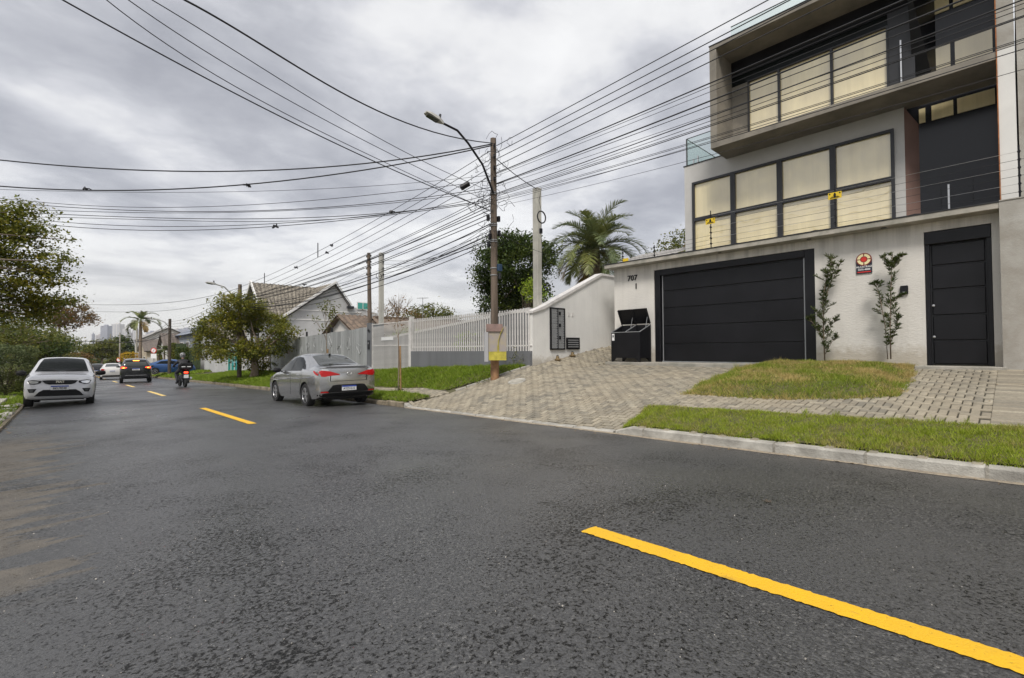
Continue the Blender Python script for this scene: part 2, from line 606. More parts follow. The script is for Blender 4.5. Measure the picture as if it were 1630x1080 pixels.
def asphalt_material():
    m = bpy.data.materials.new('asphalt'); m.use_nodes = True
    t = NT(m.node_tree)
    p = t('ShaderNodeTexCoord').outputs['Object']
    vor = t('ShaderNodeTexVoronoi', {'Vector': p, 'Scale': 95.0})
    agg = vor.outputs['Distance']
    vcol = vor.outputs['Color']
    vs = t('ShaderNodeSeparateColor', {0: vcol}).outputs[0]
    fine = t.noise(p, 55, 5, 0.65)
    mid = t.noise(p, 6, 4, 0.6)
    big = t.noise(t('ShaderNodeMapping', {'Vector': p, 'Scale': (1.0, .22, 1)}).outputs[0], 0.55, 4, 0.55)
    base = t.ramp(vs, [(0.0, (.012, .012, .013)), (.45, (.046, .046, .047)), (.93, (.095, .094, .091)), (1.0, (.20, .195, .185))])
    base = t.mix(t.ramp(big, [(.38, G3(0)), (.66, G3(1))]), base, (.066, .066, .067, 1))
    pits = t.ramp(fine, [(.39, G3(1)), (.48, G3(0))])
    base = t.mix(t.math('MULTIPLY', pits, .8), base, (.008, .008, .008, 1))
    # coarser open-textured patches: black gaps between the stones, denser in worn areas
    gaps = t.noise(p, 44, 5, .68, .4)
    dens = t.noise(p, .8, 4, .6)
    gl = t.math('ADD', gaps, t.math('MULTIPLY', t.math('SUBTRACT', dens, .5), .45))
    gm = t.ramp(gl, [(.385, G3(1)), (.43, G3(0))])
    base = t.mix(t.math('MULTIPLY', gm, .9), base, (.006, .006, .006, 1))
    bright = t.ramp(t.noise(p, 60, 3, .7), [(.66, G3(0)), (.72, G3(1))])
    base = t.mix(t.math('MULTIPLY', bright, .7), base, (.26, .255, .24, 1))
    # dusty, dried-out patches along the left gutter with ragged tongues running across the road
    sp = t('ShaderNodeSeparateXYZ', {0: p})
    warp = t.noise(t('ShaderNodeMapping', {'Vector': p, 'Scale': (.5, 3.0, 1)}).outputs[0], 1.3, 6, 0.62)
    edge = t.math('SUBTRACT', t.math('MULTIPLY', warp, 3.2), t.math('ADD', sp.outputs[0], 1.75))
    dust = t.ramp(edge, [(.0, G3(0)), (.035, G3(1))])
    gate = t.ramp(t.math('MULTIPLY', sp.outputs[1], .05), [(.175, G3(0)), (.20, G3(1)), (.55, G3(1)), (.62, G3(0))])
    dust = t.math('MULTIPLY', dust, gate)
    tan = t.mix(t.ramp(mid, [(.3, G3(0)), (.7, G3(1))]), (.125, .108, .085, 1), (.075, .067, .056, 1))
    col = t.mix(t.math('MULTIPLY', dust, .85), base, tan)
    spec_ = t.math('SUBTRACT', .85, t.math('MULTIPLY', gm, .7))
    wet = t.ramp(t.noise(p, .35, 3, .5), [(.35, G3(.26)), (.65, G3(.44))])
    rough = t.mix(dust, wet, G3(.85))
    h = t.math('ADD', t.math('MULTIPLY', agg, -1.0), t.math('MULTIPLY', fine, 1.4))
    h = t.math('ADD', h, t.math('MULTIPLY', mid, 1.2))
    h = t.math('SUBTRACT', h, t.math('MULTIPLY', gm, 1.3))
    bp = t('ShaderNodeBump', {'Height': h, 'Strength': .55, 'Distance': .006})
    b = t('ShaderNodeBsdfPrincipled', {'Base Color': col, 'Roughness': rough, 'Specular IOR Level': spec_, 'Normal': bp.outputs[0]})
    t('ShaderNodeOutputMaterial', {'Surface': b.outputs[0]})
    return m


M['asphalt'] = asphalt_material()


def paint_material(name, col):
    m = bpy.data.materials.new(name); m.use_nodes = True
    t = NT(m.node_tree)
    p = t('ShaderNodeTexCoord').outputs['Object']
    n = t.noise(p, 70, 5, .65); n2 = t.noise(p, 5, 4, .6)
    c = t.mix(t.ramp(n2, [(.35, G3(0)), (.75, G3(.35))]), (*col, 1), (.56, .33, .03, 1))
    n3_ = t.noise(t('ShaderNodeMapping', {'Vector': p, 'Scale': (1, .35, 1)}).outputs[0], 9, 5, .7)
    c = t.mix(t.ramp(n3_, [(.60, G3(0)), (.72, G3(.55))]), c, (.20, .13, .05, 1))
    c = t.mix(t.ramp(n, [(.30, G3(.85)), (.38, G3(0))]), c, (.10, .07, .03, 1))
    bp = t('ShaderNodeBump', {'Height': n, 'Strength': .8, 'Distance': .006})
    b = t('ShaderNodeBsdfPrincipled', {'Base Color': c, 'Roughness': .6, 'Normal': bp.outputs[0]})
    t('ShaderNodeOutputMaterial', {'Surface': b.outputs[0]})
    return m


M['road_yellow'] = paint_material('road_yellow', (.82, .47, .012))
M['road_pale'] = paint_material('road_pale', (.85, .62, .22))


def lin(a, b, n):
    return list(np.linspace(a, b, n))


gx = [-3000, -1500, -700, -300, -120, -60, -30, -18] + lin(-12, -1.6, 14) + [-1.2, -1.04, -1.03, 0, 2.65, 6.4, 6.52, 6.655] + lin(6.9, 16, 38) + \
    [18, 22, 30, 45, 80, 150, 400, 1000, 2200]
gy = [-60, -30, -15] + lin(-8, 24, 90) + lin(25, 60, 30) + [70, 80, 100, 130, 160, 220, 300, 450, 700, 1100, 1700, 2400, 3200]


def gsheet(X, Y):
    Z = ground(X, Y)
    under = np.where((X > XL - .09) & (X < 6.66), .22, .035)
    far = np.clip((np.abs(X) - 20) / 400, 0, 1) * 6 * (np.clip(Y, 0, 900) / 900)
    return Z - under - far * .3


ground_o = grid_mesh('ground', gx, gy, gsheet, M['earth'])
rx = lin(XL, XR, 22)
ry = [-50, -30, -15] + lin(-6, 60, 130) + [70, 85, 100, 130, 160, 220, 300, 500, 700]
road = grid_mesh('road', rx, ry, lambda X, Y: zroad(X, Y), M['asphalt'])


def strip_sheet(x0, x1, y0, y1, dz, nx, ny, jag=0.0):
    xs = np.linspace(x0, x1, nx); ys = np.linspace(y0, y1, ny)
    X, Y = np.meshgrid(xs, ys)
    if jag:
        X = X.copy(); Y = Y.copy()
        X[:, 0] += RNG.normal(0, jag, ny); X[:, -1] += RNG.normal(0, jag, ny)
        Y[0, :] += RNG.normal(0, jag * 2, nx); Y[-1, :] += RNG.normal(0, jag * 2, nx)
    Z = zroad(X, Y) + dz
    i = (np.arange(nx - 1)[None, :] + nx * np.arange(ny - 1)[:, None]).ravel()
    return np.stack([X.ravel(), Y.ravel(), Z.ravel()], 1), np.stack([i, i + 1, i + nx + 1, i + nx], 1)


dashes = [(-2.6, 2.05, 'road_yellow'), (10.15, 14.8, 'road_yellow'), (21.6, 26.2, 'road_pale'), (32.4, 36.9, 'road_pale'),
          (44, 48.5, 'road_pale'), (56, 60.5, 'road_pale'), (64, 110, 'road_yellow')]
for k, (a, b, mm) in enumerate(dashes):
    V, F = strip_sheet(XM - .085, XM + .058, a, b, .005, 4, int((b - a) * (60 if k < 2 else 5)), .0035 if k < 2 else 0)
    raw('road_marking', V, F, M[mm], kind='structure')

# ---- right-hand kerb, block by block
kerb = tag(bpy.data.objects.new('kerb', None), kind='structure'); COL.objects.link(kerb)


def kerb_block(y0, y1, m, hscale=1.0, wid=.15, x0=None, parent=kerb, jit=0.0):
    x0 = XR if x0 is None else x0
    b = MB()
    n = 3
    yy = np.linspace(y0, y1, n)
    V = []
    j1 = random.uniform(-jit, jit)
    for y in yy:
        zb = zroad(XR, y) if x0 > 0 else zroad(XL, y)
        h = (float(kerb_h(y)) if x0 > 0 else .06) * hscale + random.uniform(-jit, jit) * .3
        for dx, dz in ((0.0, -.12), (0.012, h - .018), (.03, h), (wid, h + .003), (wid, -.12)):
            V.append((x0 + dx + j1, y, zb + dz))
    F = []
    for i in range(n - 1):
        for k in range(5):
            F.append((i * 5 + k, i * 5 + (k + 1) % 5, (i + 1) * 5 + (k + 1) % 5, (i + 1) * 5 + k))
    F.append((0, 1, 2, 3, 4)); F.append(tuple(range((n - 1) * 5, n * 5))[::-1])
    b.add(V, F)
    return b.build('kerb_block', m, parent, local=True)


def y_on_kerb(px, py):
    return PG(px, py).y


ky = [4.42, 4.18] + [y_on_kerb(px, py) for px, py in ((1066, 690), (1167, 705), (1288, 715), (1447, 735))]
cuts = [4.50, 3.98, 3.05, 2.12, 1.18, .22, -.75, -1.7, -2.7, -3.7, -4.7, -5.7]
for a, b in zip(cuts[:-1], cuts[1:]):
    kerb_block(b + .012, a - .012, M['kerb'])
mj = MB()
for c in cuts[1:-1]:
    zb = zroad(XR, c)
    mj.box(XR + .006, XR + .145, c - .014, c + .014, zb - .1, zb + .122)
mj.build('joint_mortar', M['mortar'], kerb, local=True)
y = 4.53
while y < 11.1:                                        # dropped kerb across the driveway
    L = random.uniform(.8, 1.0)
    kerb_block(y + .01, min(y + L, 11.12) - .01, M['kerb_old'] if random.random() < .0 else M['kerb'], jit=.004)
    y += L
y = 11.15
while y < 60:
    L = random.uniform(.85, 1.0)
    kerb_block(y + .012, y + L - .012, M['kerb_old'], hscale=random.uniform(.8, 1.0), jit=.012)
    y += L
y = 7.0
left_kerb = tag(bpy.data.objects.new('kerb_left_side', None), kind='structure'); left_kerb.name = 'kerb'; COL.objects.link(left_kerb)
while y < 60:
    L = random.uniform(.85, 1.0)
    kerb_block(y + .02, y + L - .02, M['kerb_old'], x0=XL - .09, wid=.1, parent=left_kerb, jit=.012)
    y += L


# sand gutter line at the foot of the kerb
def gutter_mesh():
    ys = np.linspace(-5, 11, 220)
    wv = .05 + .035 * np.sin(ys * 3.1) * np.sin(ys * 1.3) + RNG.normal(0, .006, len(ys))
    V = []
    for yy, ww in zip(ys, wv):
        V += [(XR - max(.015, ww), yy, zroad(XR - ww, yy) + .003), (XR + .012, yy, zroad(XR, yy) + .016)]
    V = np.array(V); i = np.arange(len(ys) - 1) * 2
    return V, np.stack([i, i + 1, i + 3, i + 2], 1)


M['gutter_sand'] = mat('gutter_sand', (.36, .30, .22), .95, 0, 0, 20, .6, 60, col2=(.22, .19, .15))
V, F = gutter_mesh()
raw('gutter_sand', V, F, M['gutter_sand'], kind='structure')


# ------------------------------------------------------------------ polygons in plan
def inside(poly, X, Y):
    X = np.asarray(X); Y = np.asarray(Y)
    r = np.zeros(X.shape, bool)
    n = len(poly)
    for i in range(n):
        x0, y0 = poly[i]; x1, y1 = poly[(i + 1) % n]
        c = ((y0 > Y) != (y1 > Y)) & (X < (x1 - x0) * (Y - y0) / (y1 - y0 + 1e-12) + x0)
        r ^= c
    return r


def edge_dist(poly, X, Y):
    d = np.full(np.shape(X), 1e9)
    n = len(poly)
    for i in range(n):
        ax, ay = poly[i]; bx, by = poly[(i + 1) % n]
        ex, ey = bx - ax, by - ay
        t = np.clip(((X - ax) * ex + (Y - ay) * ey) / (ex * ex + ey * ey + 1e-12), 0, 1)
        d = np.minimum(d, np.hypot(X - ax - t * ex, Y - ay - t * ey))
    return d


def px_poly(pts):
    return [(PG(*p).x, PG(*p).y) for p in pts]


STRIP = [(6.65, 4.46)] + px_poly([(1030, 648), (1100, 651), (1200, 657), (1300, 664), (1450, 673), (1625, 684)]) + [(8.15, -2), (8.15, -6), (6.65, -6)]
MOUND = px_poly([(1088, 629), (1118, 610), (1165, 592)]) + [(11.9, 4.75), (12.55, 4.35), (12.86, 4.3), (12.86, 1.5), (12.5, 1.42)] + px_poly([(1448, 612), (1430, 633), (1350, 637), (1250, 638), (1150, 633)])
DRIVE = [(6.66, 11.1), (7.6, 10.85), (8.81, 10.32), (9.84, 9.62), (14.4, 9.62), (14.4, 8.93), (12.86, 8.93), (12.86, -.08), (8.0, -.08), (6.66, -.08)]
BARE = [(12.05, 8.75), (12.05, 3.9), (12.9, 3.9), (12.9, 8.75)]

# ------------------------------------------------------------------ block paving
paving = tag(bpy.data.objects.new('driveway_paving', None), kind='structure'); COL.objects.link(paving)
PW = .105
joint_bed = MB()
bx = np.linspace(6.655, 14.4, 80); by = np.linspace(-.1, 11.1, 112)
Xb, Yb = np.meshgrid(bx, by)
ib = (np.arange(len(bx) - 1)[None, :] + len(bx) * np.arange(len(by) - 1)[:, None]).ravel()
Fb = np.stack([ib, ib + 1, ib + len(bx) + 1, ib + len(bx)], 1)
cxb = (Xb.ravel()[Fb]).mean(1); cyb = (Yb.ravel()[Fb]).mean(1)
okb = inside(DRIVE, cxb, cyb)
raw('paving_bed', np.stack([Xb.ravel(), Yb.ravel(), ground(Xb, Yb).ravel() - .006], 1), Fb[okb], M['sand_joint'], parent=paving)

PAVE_COLS = [(.25, .22, .17), (.34, .30, .23), (.18, .165, .135), (.41, .365, .28), (.29, .26, .20)]


def paver_mat(name, src):
    m = bpy.data.materials.new(name); m.use_nodes = True
    t = NT(m.node_tree)
    p = t('ShaderNodeTexCoord').outputs['Object']
    rnd = t('ShaderNodeObjectInfo').outputs['Random'] if src == 'object' else t('ShaderNodeNewGeometry').outputs['Random Per Island']
    c = t.ramp(rnd, [(0, PAVE_COLS[0]), (.3, PAVE_COLS[1]), (.5, PAVE_COLS[2]), (.75, PAVE_COLS[3]), (1, PAVE_COLS[4])])
    gp = t('ShaderNodeNewGeometry').outputs['Position']
    n = t.noise(gp, 25, 5, .65); n2 = t.noise(gp, .9, 3, .5)
    c = t.mix(t.ramp(n, [(.35, G3(0)), (.7, G3(.55))]), c, (.13, .12, .095, 1))
    c = t.mix(t.ramp(n2, [(.4, G3(0)), (.7, G3(.35))]), c, (.36, .30, .21, 1))
    bp = t('ShaderNodeBump', {'Height': n, 'Strength': .5, 'Distance': .006})
    b = t('ShaderNodeBsdfPrincipled', {'Base Color': c, 'Roughness': .85, 'Normal': bp.outputs[0]})
    t('ShaderNodeOutputMaterial', {'Surface': b.outputs[0]})
    return m


M['paver'] = paver_mat('paver', 'object'); M['paver_joined'] = paver_mat('paver_joined', 'island')


def paver_template(L, W):
    j = .008; t = .007
    x0, y0 = L / 2 - j, W / 2 - j
    V = []
    for dx, dy, z in ((0, 0, -.03), (0, 0, .006), (t, t, .014)):
        V += [(-x0 + dx, -y0 + dy, z), (x0 - dx, -y0 + dy, z), (x0 - dx, y0 - dy, z), (-x0 + dx, y0 - dy, z)]
    F = [(8, 9, 10, 11)]
    for a in (0, 4):
        for i in range(4):
            F.append((a + i, a + (i + 1) % 4, a + 4 + (i + 1) % 4, a + 4 + i))
    return np.array(V), np.array(F)


def lay_pavers(cells, L, W, parent, n_single, name='paver'):
    """cells: (x, y, angle). The largest in view stay single objects, the rest are one mesh."""
    TV, TF = paver_template(L, W)
    C = np.array(cells)
    e = .05
    z = ground(C[:, 0], C[:, 1])
    sx = (ground(C[:, 0] + e, C[:, 1]) - ground(C[:, 0] - e, C[:, 1])) / (2 * e)
    sy = (ground(C[:, 0], C[:, 1] + e) - ground(C[:, 0], C[:, 1] - e)) / (2 * e)
    sx += RNG.normal(0, .012, len(C)); sy += RNG.normal(0, .012, len(C))
    z = z + RNG.normal(0, .0016, len(C))
    size = 1.0 / (C[:, 0] ** 2 + C[:, 1] ** 2 + .6) ** 1.5
    u = (C[:, 0] * _r.x + C[:, 1] * _r.y) / np.maximum(C[:, 0] * _f.x + C[:, 1] * _f.y, .1)
    size = np.where(np.abs(u) < 1.06, size, size * 1e-3)
    order = np.argsort(-size)
    single = order[:n_single]; rest = order[n_single:]
    me = bpy.data.meshes.new(name)
    me.from_pydata([tuple(v) for v in TV], [], [tuple(f) for f in TF]); me.materials.append(M['paver'])
    for i in single:
        o = bpy.data.objects.new(name, me); COL.objects.link(o); o.parent = parent
        n = Vector((-sx[i], -sy[i], 1)).normalized()
        a = C[i, 2] + RNG.normal(0, .012)
        x = Vector((math.cos(a), math.sin(a), 0)); x = (x - n * x.dot(n)).normalized(); yv = n.cross(x)
        o.matrix_local = Matrix(((x.x, yv.x, n.x, C[i, 0]), (x.y, yv.y, n.y, C[i, 1]), (x.z, yv.z, n.z, z[i]), (0, 0, 0, 1)))
    if len(rest):
        c = C[rest]; a = c[:, 2] + RNG.normal(0, .012, len(c))
        ca, sa = np.cos(a), np.sin(a)
        X = TV[None, :, 0] * ca[:, None] - TV[None, :, 1] * sa[:, None]
        Y = TV[None, :, 0] * sa[:, None] + TV[None, :, 1] * ca[:, None]
        Z = TV[None, :, 2] + X * sx[rest][:, None] + Y * sy[rest][:, None] + z[rest][:, None]
        V = np.stack([X + c[:, 0:1], Y + c[:, 1:2], Z], 2).reshape(-1, 3)
        F = (TF[None] + (np.arange(len(c)) * len(TV))[:, None, None]).reshape(-1, 4)
        raw('paver_field', V, F, M['paver_joined'], parent=parent, kind='stuff')


cells = []
ni, nj = int(7.8 / PW) + 2, int(11.4 / PW) + 2
for i in range(-1, ni):
    for j in range(-3, nj):
        k = (i - j) % 4
        if k == 0:
            x = 6.66 + (i + 1) * PW; yv = -.08 + (j + .5) * PW; a = 0.0
        elif k == 3:
            x = 6.66 + (i + .5) * PW; yv = -.08 + (j + 1) * PW; a = math.pi / 2
        else:
            continue
        cells.append((x, yv, a))
C = np.array(cells)
ok = inside(DRIVE, C[:, 0], C[:, 1]) & ~(inside(BARE, C[:, 0], C[:, 1]))
ok &= ~(inside(STRIP, C[:, 0], C[:, 1]) & (edge_dist(STRIP, C[:, 0], C[:, 1]) > .06))
ok &= ~(inside(MOUND, C[:, 0], C[:, 1]) & (edge_dist(MOUND, C[:, 0], C[:, 1]) > .08))
ok &= (C[:, 1] > .27) & ((C[:, 0] < 12.82) | (C[:, 1] > 8.95))
herring = [tuple(c) for c in C[ok]]
lay_pavers(herring, 2 * PW, PW, paving, 250)
sold = [(x, .08, math.pi / 2) for x in np.arange(8.16, 12.6, PW)]
lay_pavers(sold, .34, PW, paving, 40)

# pale edging stones between the lawn and the driveway, and a round cover in the paving
eg = tag(bpy.data.objects.new('edging', None), kind='structure'); COL.objects.link(eg)
e0, e1 = Vector((7.95, 10.78, 0)), Vector((9.84, 9.66, 0))
for k in range(7):
    a_, c_ = e0.lerp(e1, k / 7), e0.lerp(e1, (k + .93) / 7)
    a_.z = gz(a_.x, a_.y) + random.uniform(.0, .02); c_.z = gz(c_.x, c_.y) + random.uniform(.0, .02)
    b = MB(); b.bar(a_, c_, .09, .08); b.build('edging_stone', M['kerb'], eg, local=True, bevel=.01)
pc = PG(823, 608)
Cv = thing('inspection_cover', 'pale round concrete inspection cover set in the sloping driveway paving', 'cover', tuple(pc))
nx_ = (gz(pc.x + .1, pc.y) - gz(pc.x - .1, pc.y)) / .2; ny_ = (gz(pc.x, pc.y + .1) - gz(pc.x, pc.y - .1)) / .2
nn = Vector((-nx_, -ny_, 1)).normalized()
b = MB(); b.cyl(pc + nn * .0, pc + nn * .022, .24, n=24); b.build('rim', M['kerb'], Cv)
b = MB(); b.cyl(pc + nn * .0222, pc + nn * .028, .15, n=24); b.build('lid', M['concrete_pale'], Cv)

# concrete apron in front of the garage and the door step
ap = MB(); ap.box(12.1, 12.92, 3.95, 8.7, -.75, -.385)
ap.build('concrete_apron', M['concrete_pale'], kind='structure', bevel=.01)
st = MB(); st.box(12.45, 12.92, .12, 1.42, -.6, -.365)
st.build('door_step', M['concrete_pale'], kind='structure', bevel=.01)
# neighbour's pale paving at the right edge
npv = MB()
for k in range(30):
    x0 = 7.0 + k * .2
    npv.add([(x0 + .004, -3, gz(x0, -1) + .01), (x0 + .196, -3, gz(x0 + .2, -1) + .01), (x0 + .196, -.1, gz(x0 + .2, -.1) + .01), (x0 + .004, -.1, gz(x0, -.1) + .01)], [(0, 1, 2, 3)])
M['tan_tile'] = mat('tan_tile', (.42, .31, .21), .8, 0, .15, 6)
npv.build('tan_paving', M['tan_tile'], kind='structure')

# the strip of footpath between the two lawns on the left
FOOT = [(7.35, 11.0), (7.75, 10.75), (8.2, 12.2), (8.35, 30), (7.45, 30), (7.4, 13)]
fc = []
for i in range(12):
    for j in range(190):
        fc.append((7.3 + (i + .5) * .105, 10.9 + (j + .5 + .5 * (i % 2)) * .105, 0.0))
FCc = np.array(fc); FCc = FCc[inside(FOOT, FCc[:, 0], FCc[:, 1])]
footpath = tag(bpy.data.objects.new('footpath', None), kind='structure'); COL.objects.link(footpath)
lay_pavers([tuple(c) for c in FCc], .105, .105, footpath, 60, 'paving_stone')


# ------------------------------------------------------------------ grass
def grass_mat(name, cols, dry, dryc, dscale=1.6, lo=.5, hi=.66):
    m = bpy.data.materials.new(name); m.use_nodes = True
    t = NT(m.node_tree)
    rnd = t('ShaderNodeNewGeometry').outputs['Random Per Island']
    p = t('ShaderNodeTexCoord').outputs['Object']
    n = t.noise(p, dscale, 4, .6)
    c = t.ramp(rnd, [(i / (len(cols) - 1), cols[i]) for i in range(len(cols))])
    rs = t.math('ADD', n, t.math('MULTIPLY', t.math('SUBTRACT', rnd, .5), .22))
    f = t.ramp(rs, [(lo, G3(0)), (hi, G3(dry))])
    c = t.mix(f, c, (*dryc, 1))
    b = t('ShaderNodeBsdfPrincipled', {'Base Color': c, 'Roughness': .6, 'Specular IOR Level': .25})
    tr = t('ShaderNodeBsdfTranslucent', {'Color': c})
    mx = t('ShaderNodeMixShader', {0: .3, 1: b.outputs[0], 2: tr.outputs[0]})
    t('ShaderNodeOutputMaterial', {'Surface': mx.outputs[0]})
    return m


M['grass_near'] = grass_mat('grass_near', [(.17, .24, .015), (.28, .36, .025), (.36, .40, .05), (.21, .29, .02)], .75, (.40, .33, .13), 2.2, .5, .68)
M['grass_mound'] = grass_mat('grass_mound', [(.12, .19, .014), (.23, .31, .028), (.32, .36, .05), (.16, .24, .02)], .95, (.52, .40, .16), 1.1, .42, .56)
M['grass_lush'] = grass_mat('grass_lush', [(.10, .17, .012), (.19, .28, .022), (.27, .35, .035), (.12, .20, .015)], .7, (.36, .34, .10), 1.5, .6, .8)
M['soil'] = mat('soil', (.055, .06, .02), .98, 0, 0, 8, .5, 30, col2=(.13, .11, .05))


def grass_patch(name, poly, dens, h, wdt, m, mound=0.0, mw=.4, lean=.5, clump=0.0, overhang=.05, coarse=.12, rough=0.0):
    P = np.array(poly); x0, y0 = P.min(0) - .1; x1, y1 = P.max(0) + .1

    def top(X, Y):
        d = edge_dist(poly, X, Y)
        ins = inside(poly, X, Y)
        s = np.clip(d / mw, 0, 1); s = s * s * (3 - 2 * s)
        bump = 0
        if rough:
            bump = rough * (np.sin(X * 9 + 2 * np.sin(Y * 5)) * np.sin(Y * 8 + X * 3) + .6 * np.sin(X * 21 + Y * 4) * np.sin(Y * 17)) * s
        return ground(X, Y) + np.where(ins, .012 + mound * s + bump, .0)
    xs = np.arange(x0, x1, coarse); ys = np.arange(y0, y1, coarse)
    X, Y = np.meshgrid(xs, ys)
    i = (np.arange(len(xs) - 1)[None, :] + len(xs) * np.arange(len(ys) - 1)[:, None]).ravel()
    F = np.stack([i, i + 1, i + len(xs) + 1, i + len(xs)], 1)
    cx = X.ravel()[F].mean(1); cy = Y.ravel()[F].mean(1)
    F = F[inside(poly, cx, cy)]
    V = np.stack([X.ravel(), Y.ravel(), top(X, Y).ravel()], 1)
    soil = raw(name + '_soil', V, F, M['soil'], kind='structure', smooth=True)
    soil.name = 'soil'
    area = (x1 - x0) * (y1 - y0)
    n = int(area * dens)
    bx_ = RNG.uniform(x0, x1, n); by_ = RNG.uniform(y0, y1, n)
    d = edge_dist(poly, bx_, by_); ins = inside(poly, bx_, by_)
    frayed = overhang * (.5 + .5 * np.sin(bx_ * 7) * np.sin(by_ * 5 + 1)) * RNG.uniform(0, 1, n)
    keep = ins | (d < frayed)
    bx_, by_ = bx_[keep], by_[keep]; n = len(bx_)
    bz = top(bx_, by_) - .01
    hh = h * RNG.uniform(.5, 1.25, n)
    if clump:
        hh *= 1 + clump * (np.sin(bx_ * 6.5 + 1.7 * np.sin(by_ * 3)) * np.sin(by_ * 7.3 + np.sin(bx_ * 4)))
    a = RNG.uniform(0, 2 * np.pi, n)
    la = RNG.uniform(0, 2 * np.pi, n); ll = hh * lean * RNG.uniform(.2, 1.6, n)
    ww = wdt * RNG.uniform(.6, 1.3, n)
    ca, sa = np.cos(a) * ww, np.sin(a) * ww
    lx, ly = np.cos(la) * ll, np.sin(la) * ll
    V = np.empty((n, 3, 3))
    V[:, 0] = np.stack([bx_ - ca, by_ - sa, bz], 1)
    V[:, 1] = np.stack([bx_ + ca, by_ + sa, bz], 1)
    V[:, 2] = np.stack([bx_ + lx, by_ + ly, bz + hh], 1)
    F = np.arange(3 * n).reshape(n, 3)
    return raw(name, V.reshape(-1, 3), F, m, kind='stuff')


grass_patch('verge_grass', STRIP, 5200, .045, .0045, M['grass_near'], .035, .12, .8, .35, .07)
grass_patch('lawn_grass', MOUND, 3600, .062, .006, M['grass_mound'], .15, .7, .8, .4, .1)
LAWN = [(8.42, 11.05), (8.98, 10.25), (9.8, 9.75), (9.8, 19.4), (9.75, 30), (8.4, 30), (8.3, 13), (8.0, 11.6)]
grass_patch('lawn_grass', LAWN, 2300, .10, .010, M['grass_lush'], .10, .5, .9, .35, .08, rough=.03)
VERGE = [(6.66, 11.25), (7.25, 11.1), (7.42, 13), (7.45, 26), (6.66, 26)]
grass_patch('verge_grass', VERGE, 2300, .08, .010, M['grass_lush'], .08, .25, .9, .35, .08, rough=.015)
VERGE2 = [(6.66, 26), (8.4, 26), (9.7, 30), (9.7, 42), (8.5, 44), (6.66, 50)]
grass_patch('verge_grass', VERGE2, 800, .12, .022, M['grass_lush'], .15, .6, .9, .4, .1, coarse=.3)
VERGE3 = [(6.66, 52), (11, 52), (11, 64), (6.66, 64)]
grass_patch('verge_grass', VERGE3, 150, .12, .05, M['grass_lush'], .1, .6, .9, .4, .1, coarse=.5)
LEFTV = [(-1.04, 10.0), (-1.04, 60), (-3.0, 60), (-2.6, 30), (-1.35, 17), (-1.3, 10)]
grass_patch('verge_grass', LEFTV, 420, .09, .013, M['grass_lush'], .03, .3, .9, .9, .1, coarse=.3)

# longer tufts and broad-leaved weeds that break up the near verge and mound
def tufts(poly, n, m, h=.11, spread=.05, per=34, name='tall_grass_tufts'):
    P = np.array(poly); lo = P.min(0); hi = P.max(0); out = []
    while len(out) < n:
        x = random.uniform(lo[0], hi[0]); y_ = random.uniform(lo[1], hi[1])
        if inside(poly, x, y_): out.append((x, y_))
    C_ = np.repeat(np.array(out), per, 0) + RNG.normal(0, spread, (n * per, 2)) * .5
    N_ = len(C_); z = ground(C_[:, 0], C_[:, 1]) + .03
    hh = h * np.repeat(RNG.uniform(.5, 1.2, n), per) * RNG.uniform(.5, 1.1, N_)
    a = RNG.uniform(0, 6.28, N_); l_ = RNG.uniform(0, 6.28, N_); ll = hh * RNG.uniform(.2, .9, N_)
    V = np.empty((N_, 3, 3)); w_ = .0035
    V[:, 0] = np.stack([C_[:, 0] - w_ * np.cos(a), C_[:, 1] - w_ * np.sin(a), z], 1)
    V[:, 1] = np.stack([C_[:, 0] + w_ * np.cos(a), C_[:, 1] + w_ * np.sin(a), z], 1)
    V[:, 2] = np.stack([C_[:, 0] + ll * np.cos(l_), C_[:, 1] + ll * np.sin(l_), z + hh], 1)
    raw(name, V.reshape(-1, 3), np.arange(3 * N_).reshape(-1, 3), m, kind='stuff')


NEAR = [(6.66, 4.4), (7.2, 4.3), (8.1, 2), (8.15, -1.5), (6.66, -1.5)]
tufts(NEAR, 150, M['grass_near'])
tufts([(6.655, 4.4), (6.72, 4.4), (6.72, -1.5), (6.655, -1.5)], 70, M['grass_near'], .07)
tufts(MOUND, 170, M['grass_mound'], .17, .07)

# rubble and dead leaves along the left verge, leaves in the gutters
M['rubble'] = mat('rubble', (.50, .47, .42), .9, 0, .3, 5, rand='island', rvar=.45)
M['dead_leaf'] = mat('dead_leaf', (.26, .17, .08), .9, 0, 0, 3, rand='island', rvar=.5)
rb = MB()
for k in range(170):
    y = random.uniform(8.2, 21); x = XL - .06 - abs(random.gauss(0, .35)); s = random.uniform(.015, .06) * random.choice((1, 1, 1.7))
    if x < -2.2: continue
    q = Matrix.Rotation(random.uniform(0, 6.3), 3, 'Z') @ Matrix.Rotation(random.gauss(0, .4), 3, 'X')
    rb.obox((x, y, gz(XL - .12, y) + .02 + s * .2), (s, s * random.uniform(.5, 1), s * random.uniform(.25, .5)), q)
rb.build('rubble', M['rubble'], kind='stuff')
lv = MB()


def dead_leaf(x, y, z, s):
    a = random.uniform(0, 6.3); c, d = math.cos(a) * s, math.sin(a) * s
    lv.add([(x - c, y - d, z + .003), (x + d * .45, y - c * .45, z + .008), (x + c, y + d, z + .004), (x - d * .45, y + c * .45, z + .012)], [(0, 1, 2, 3)])


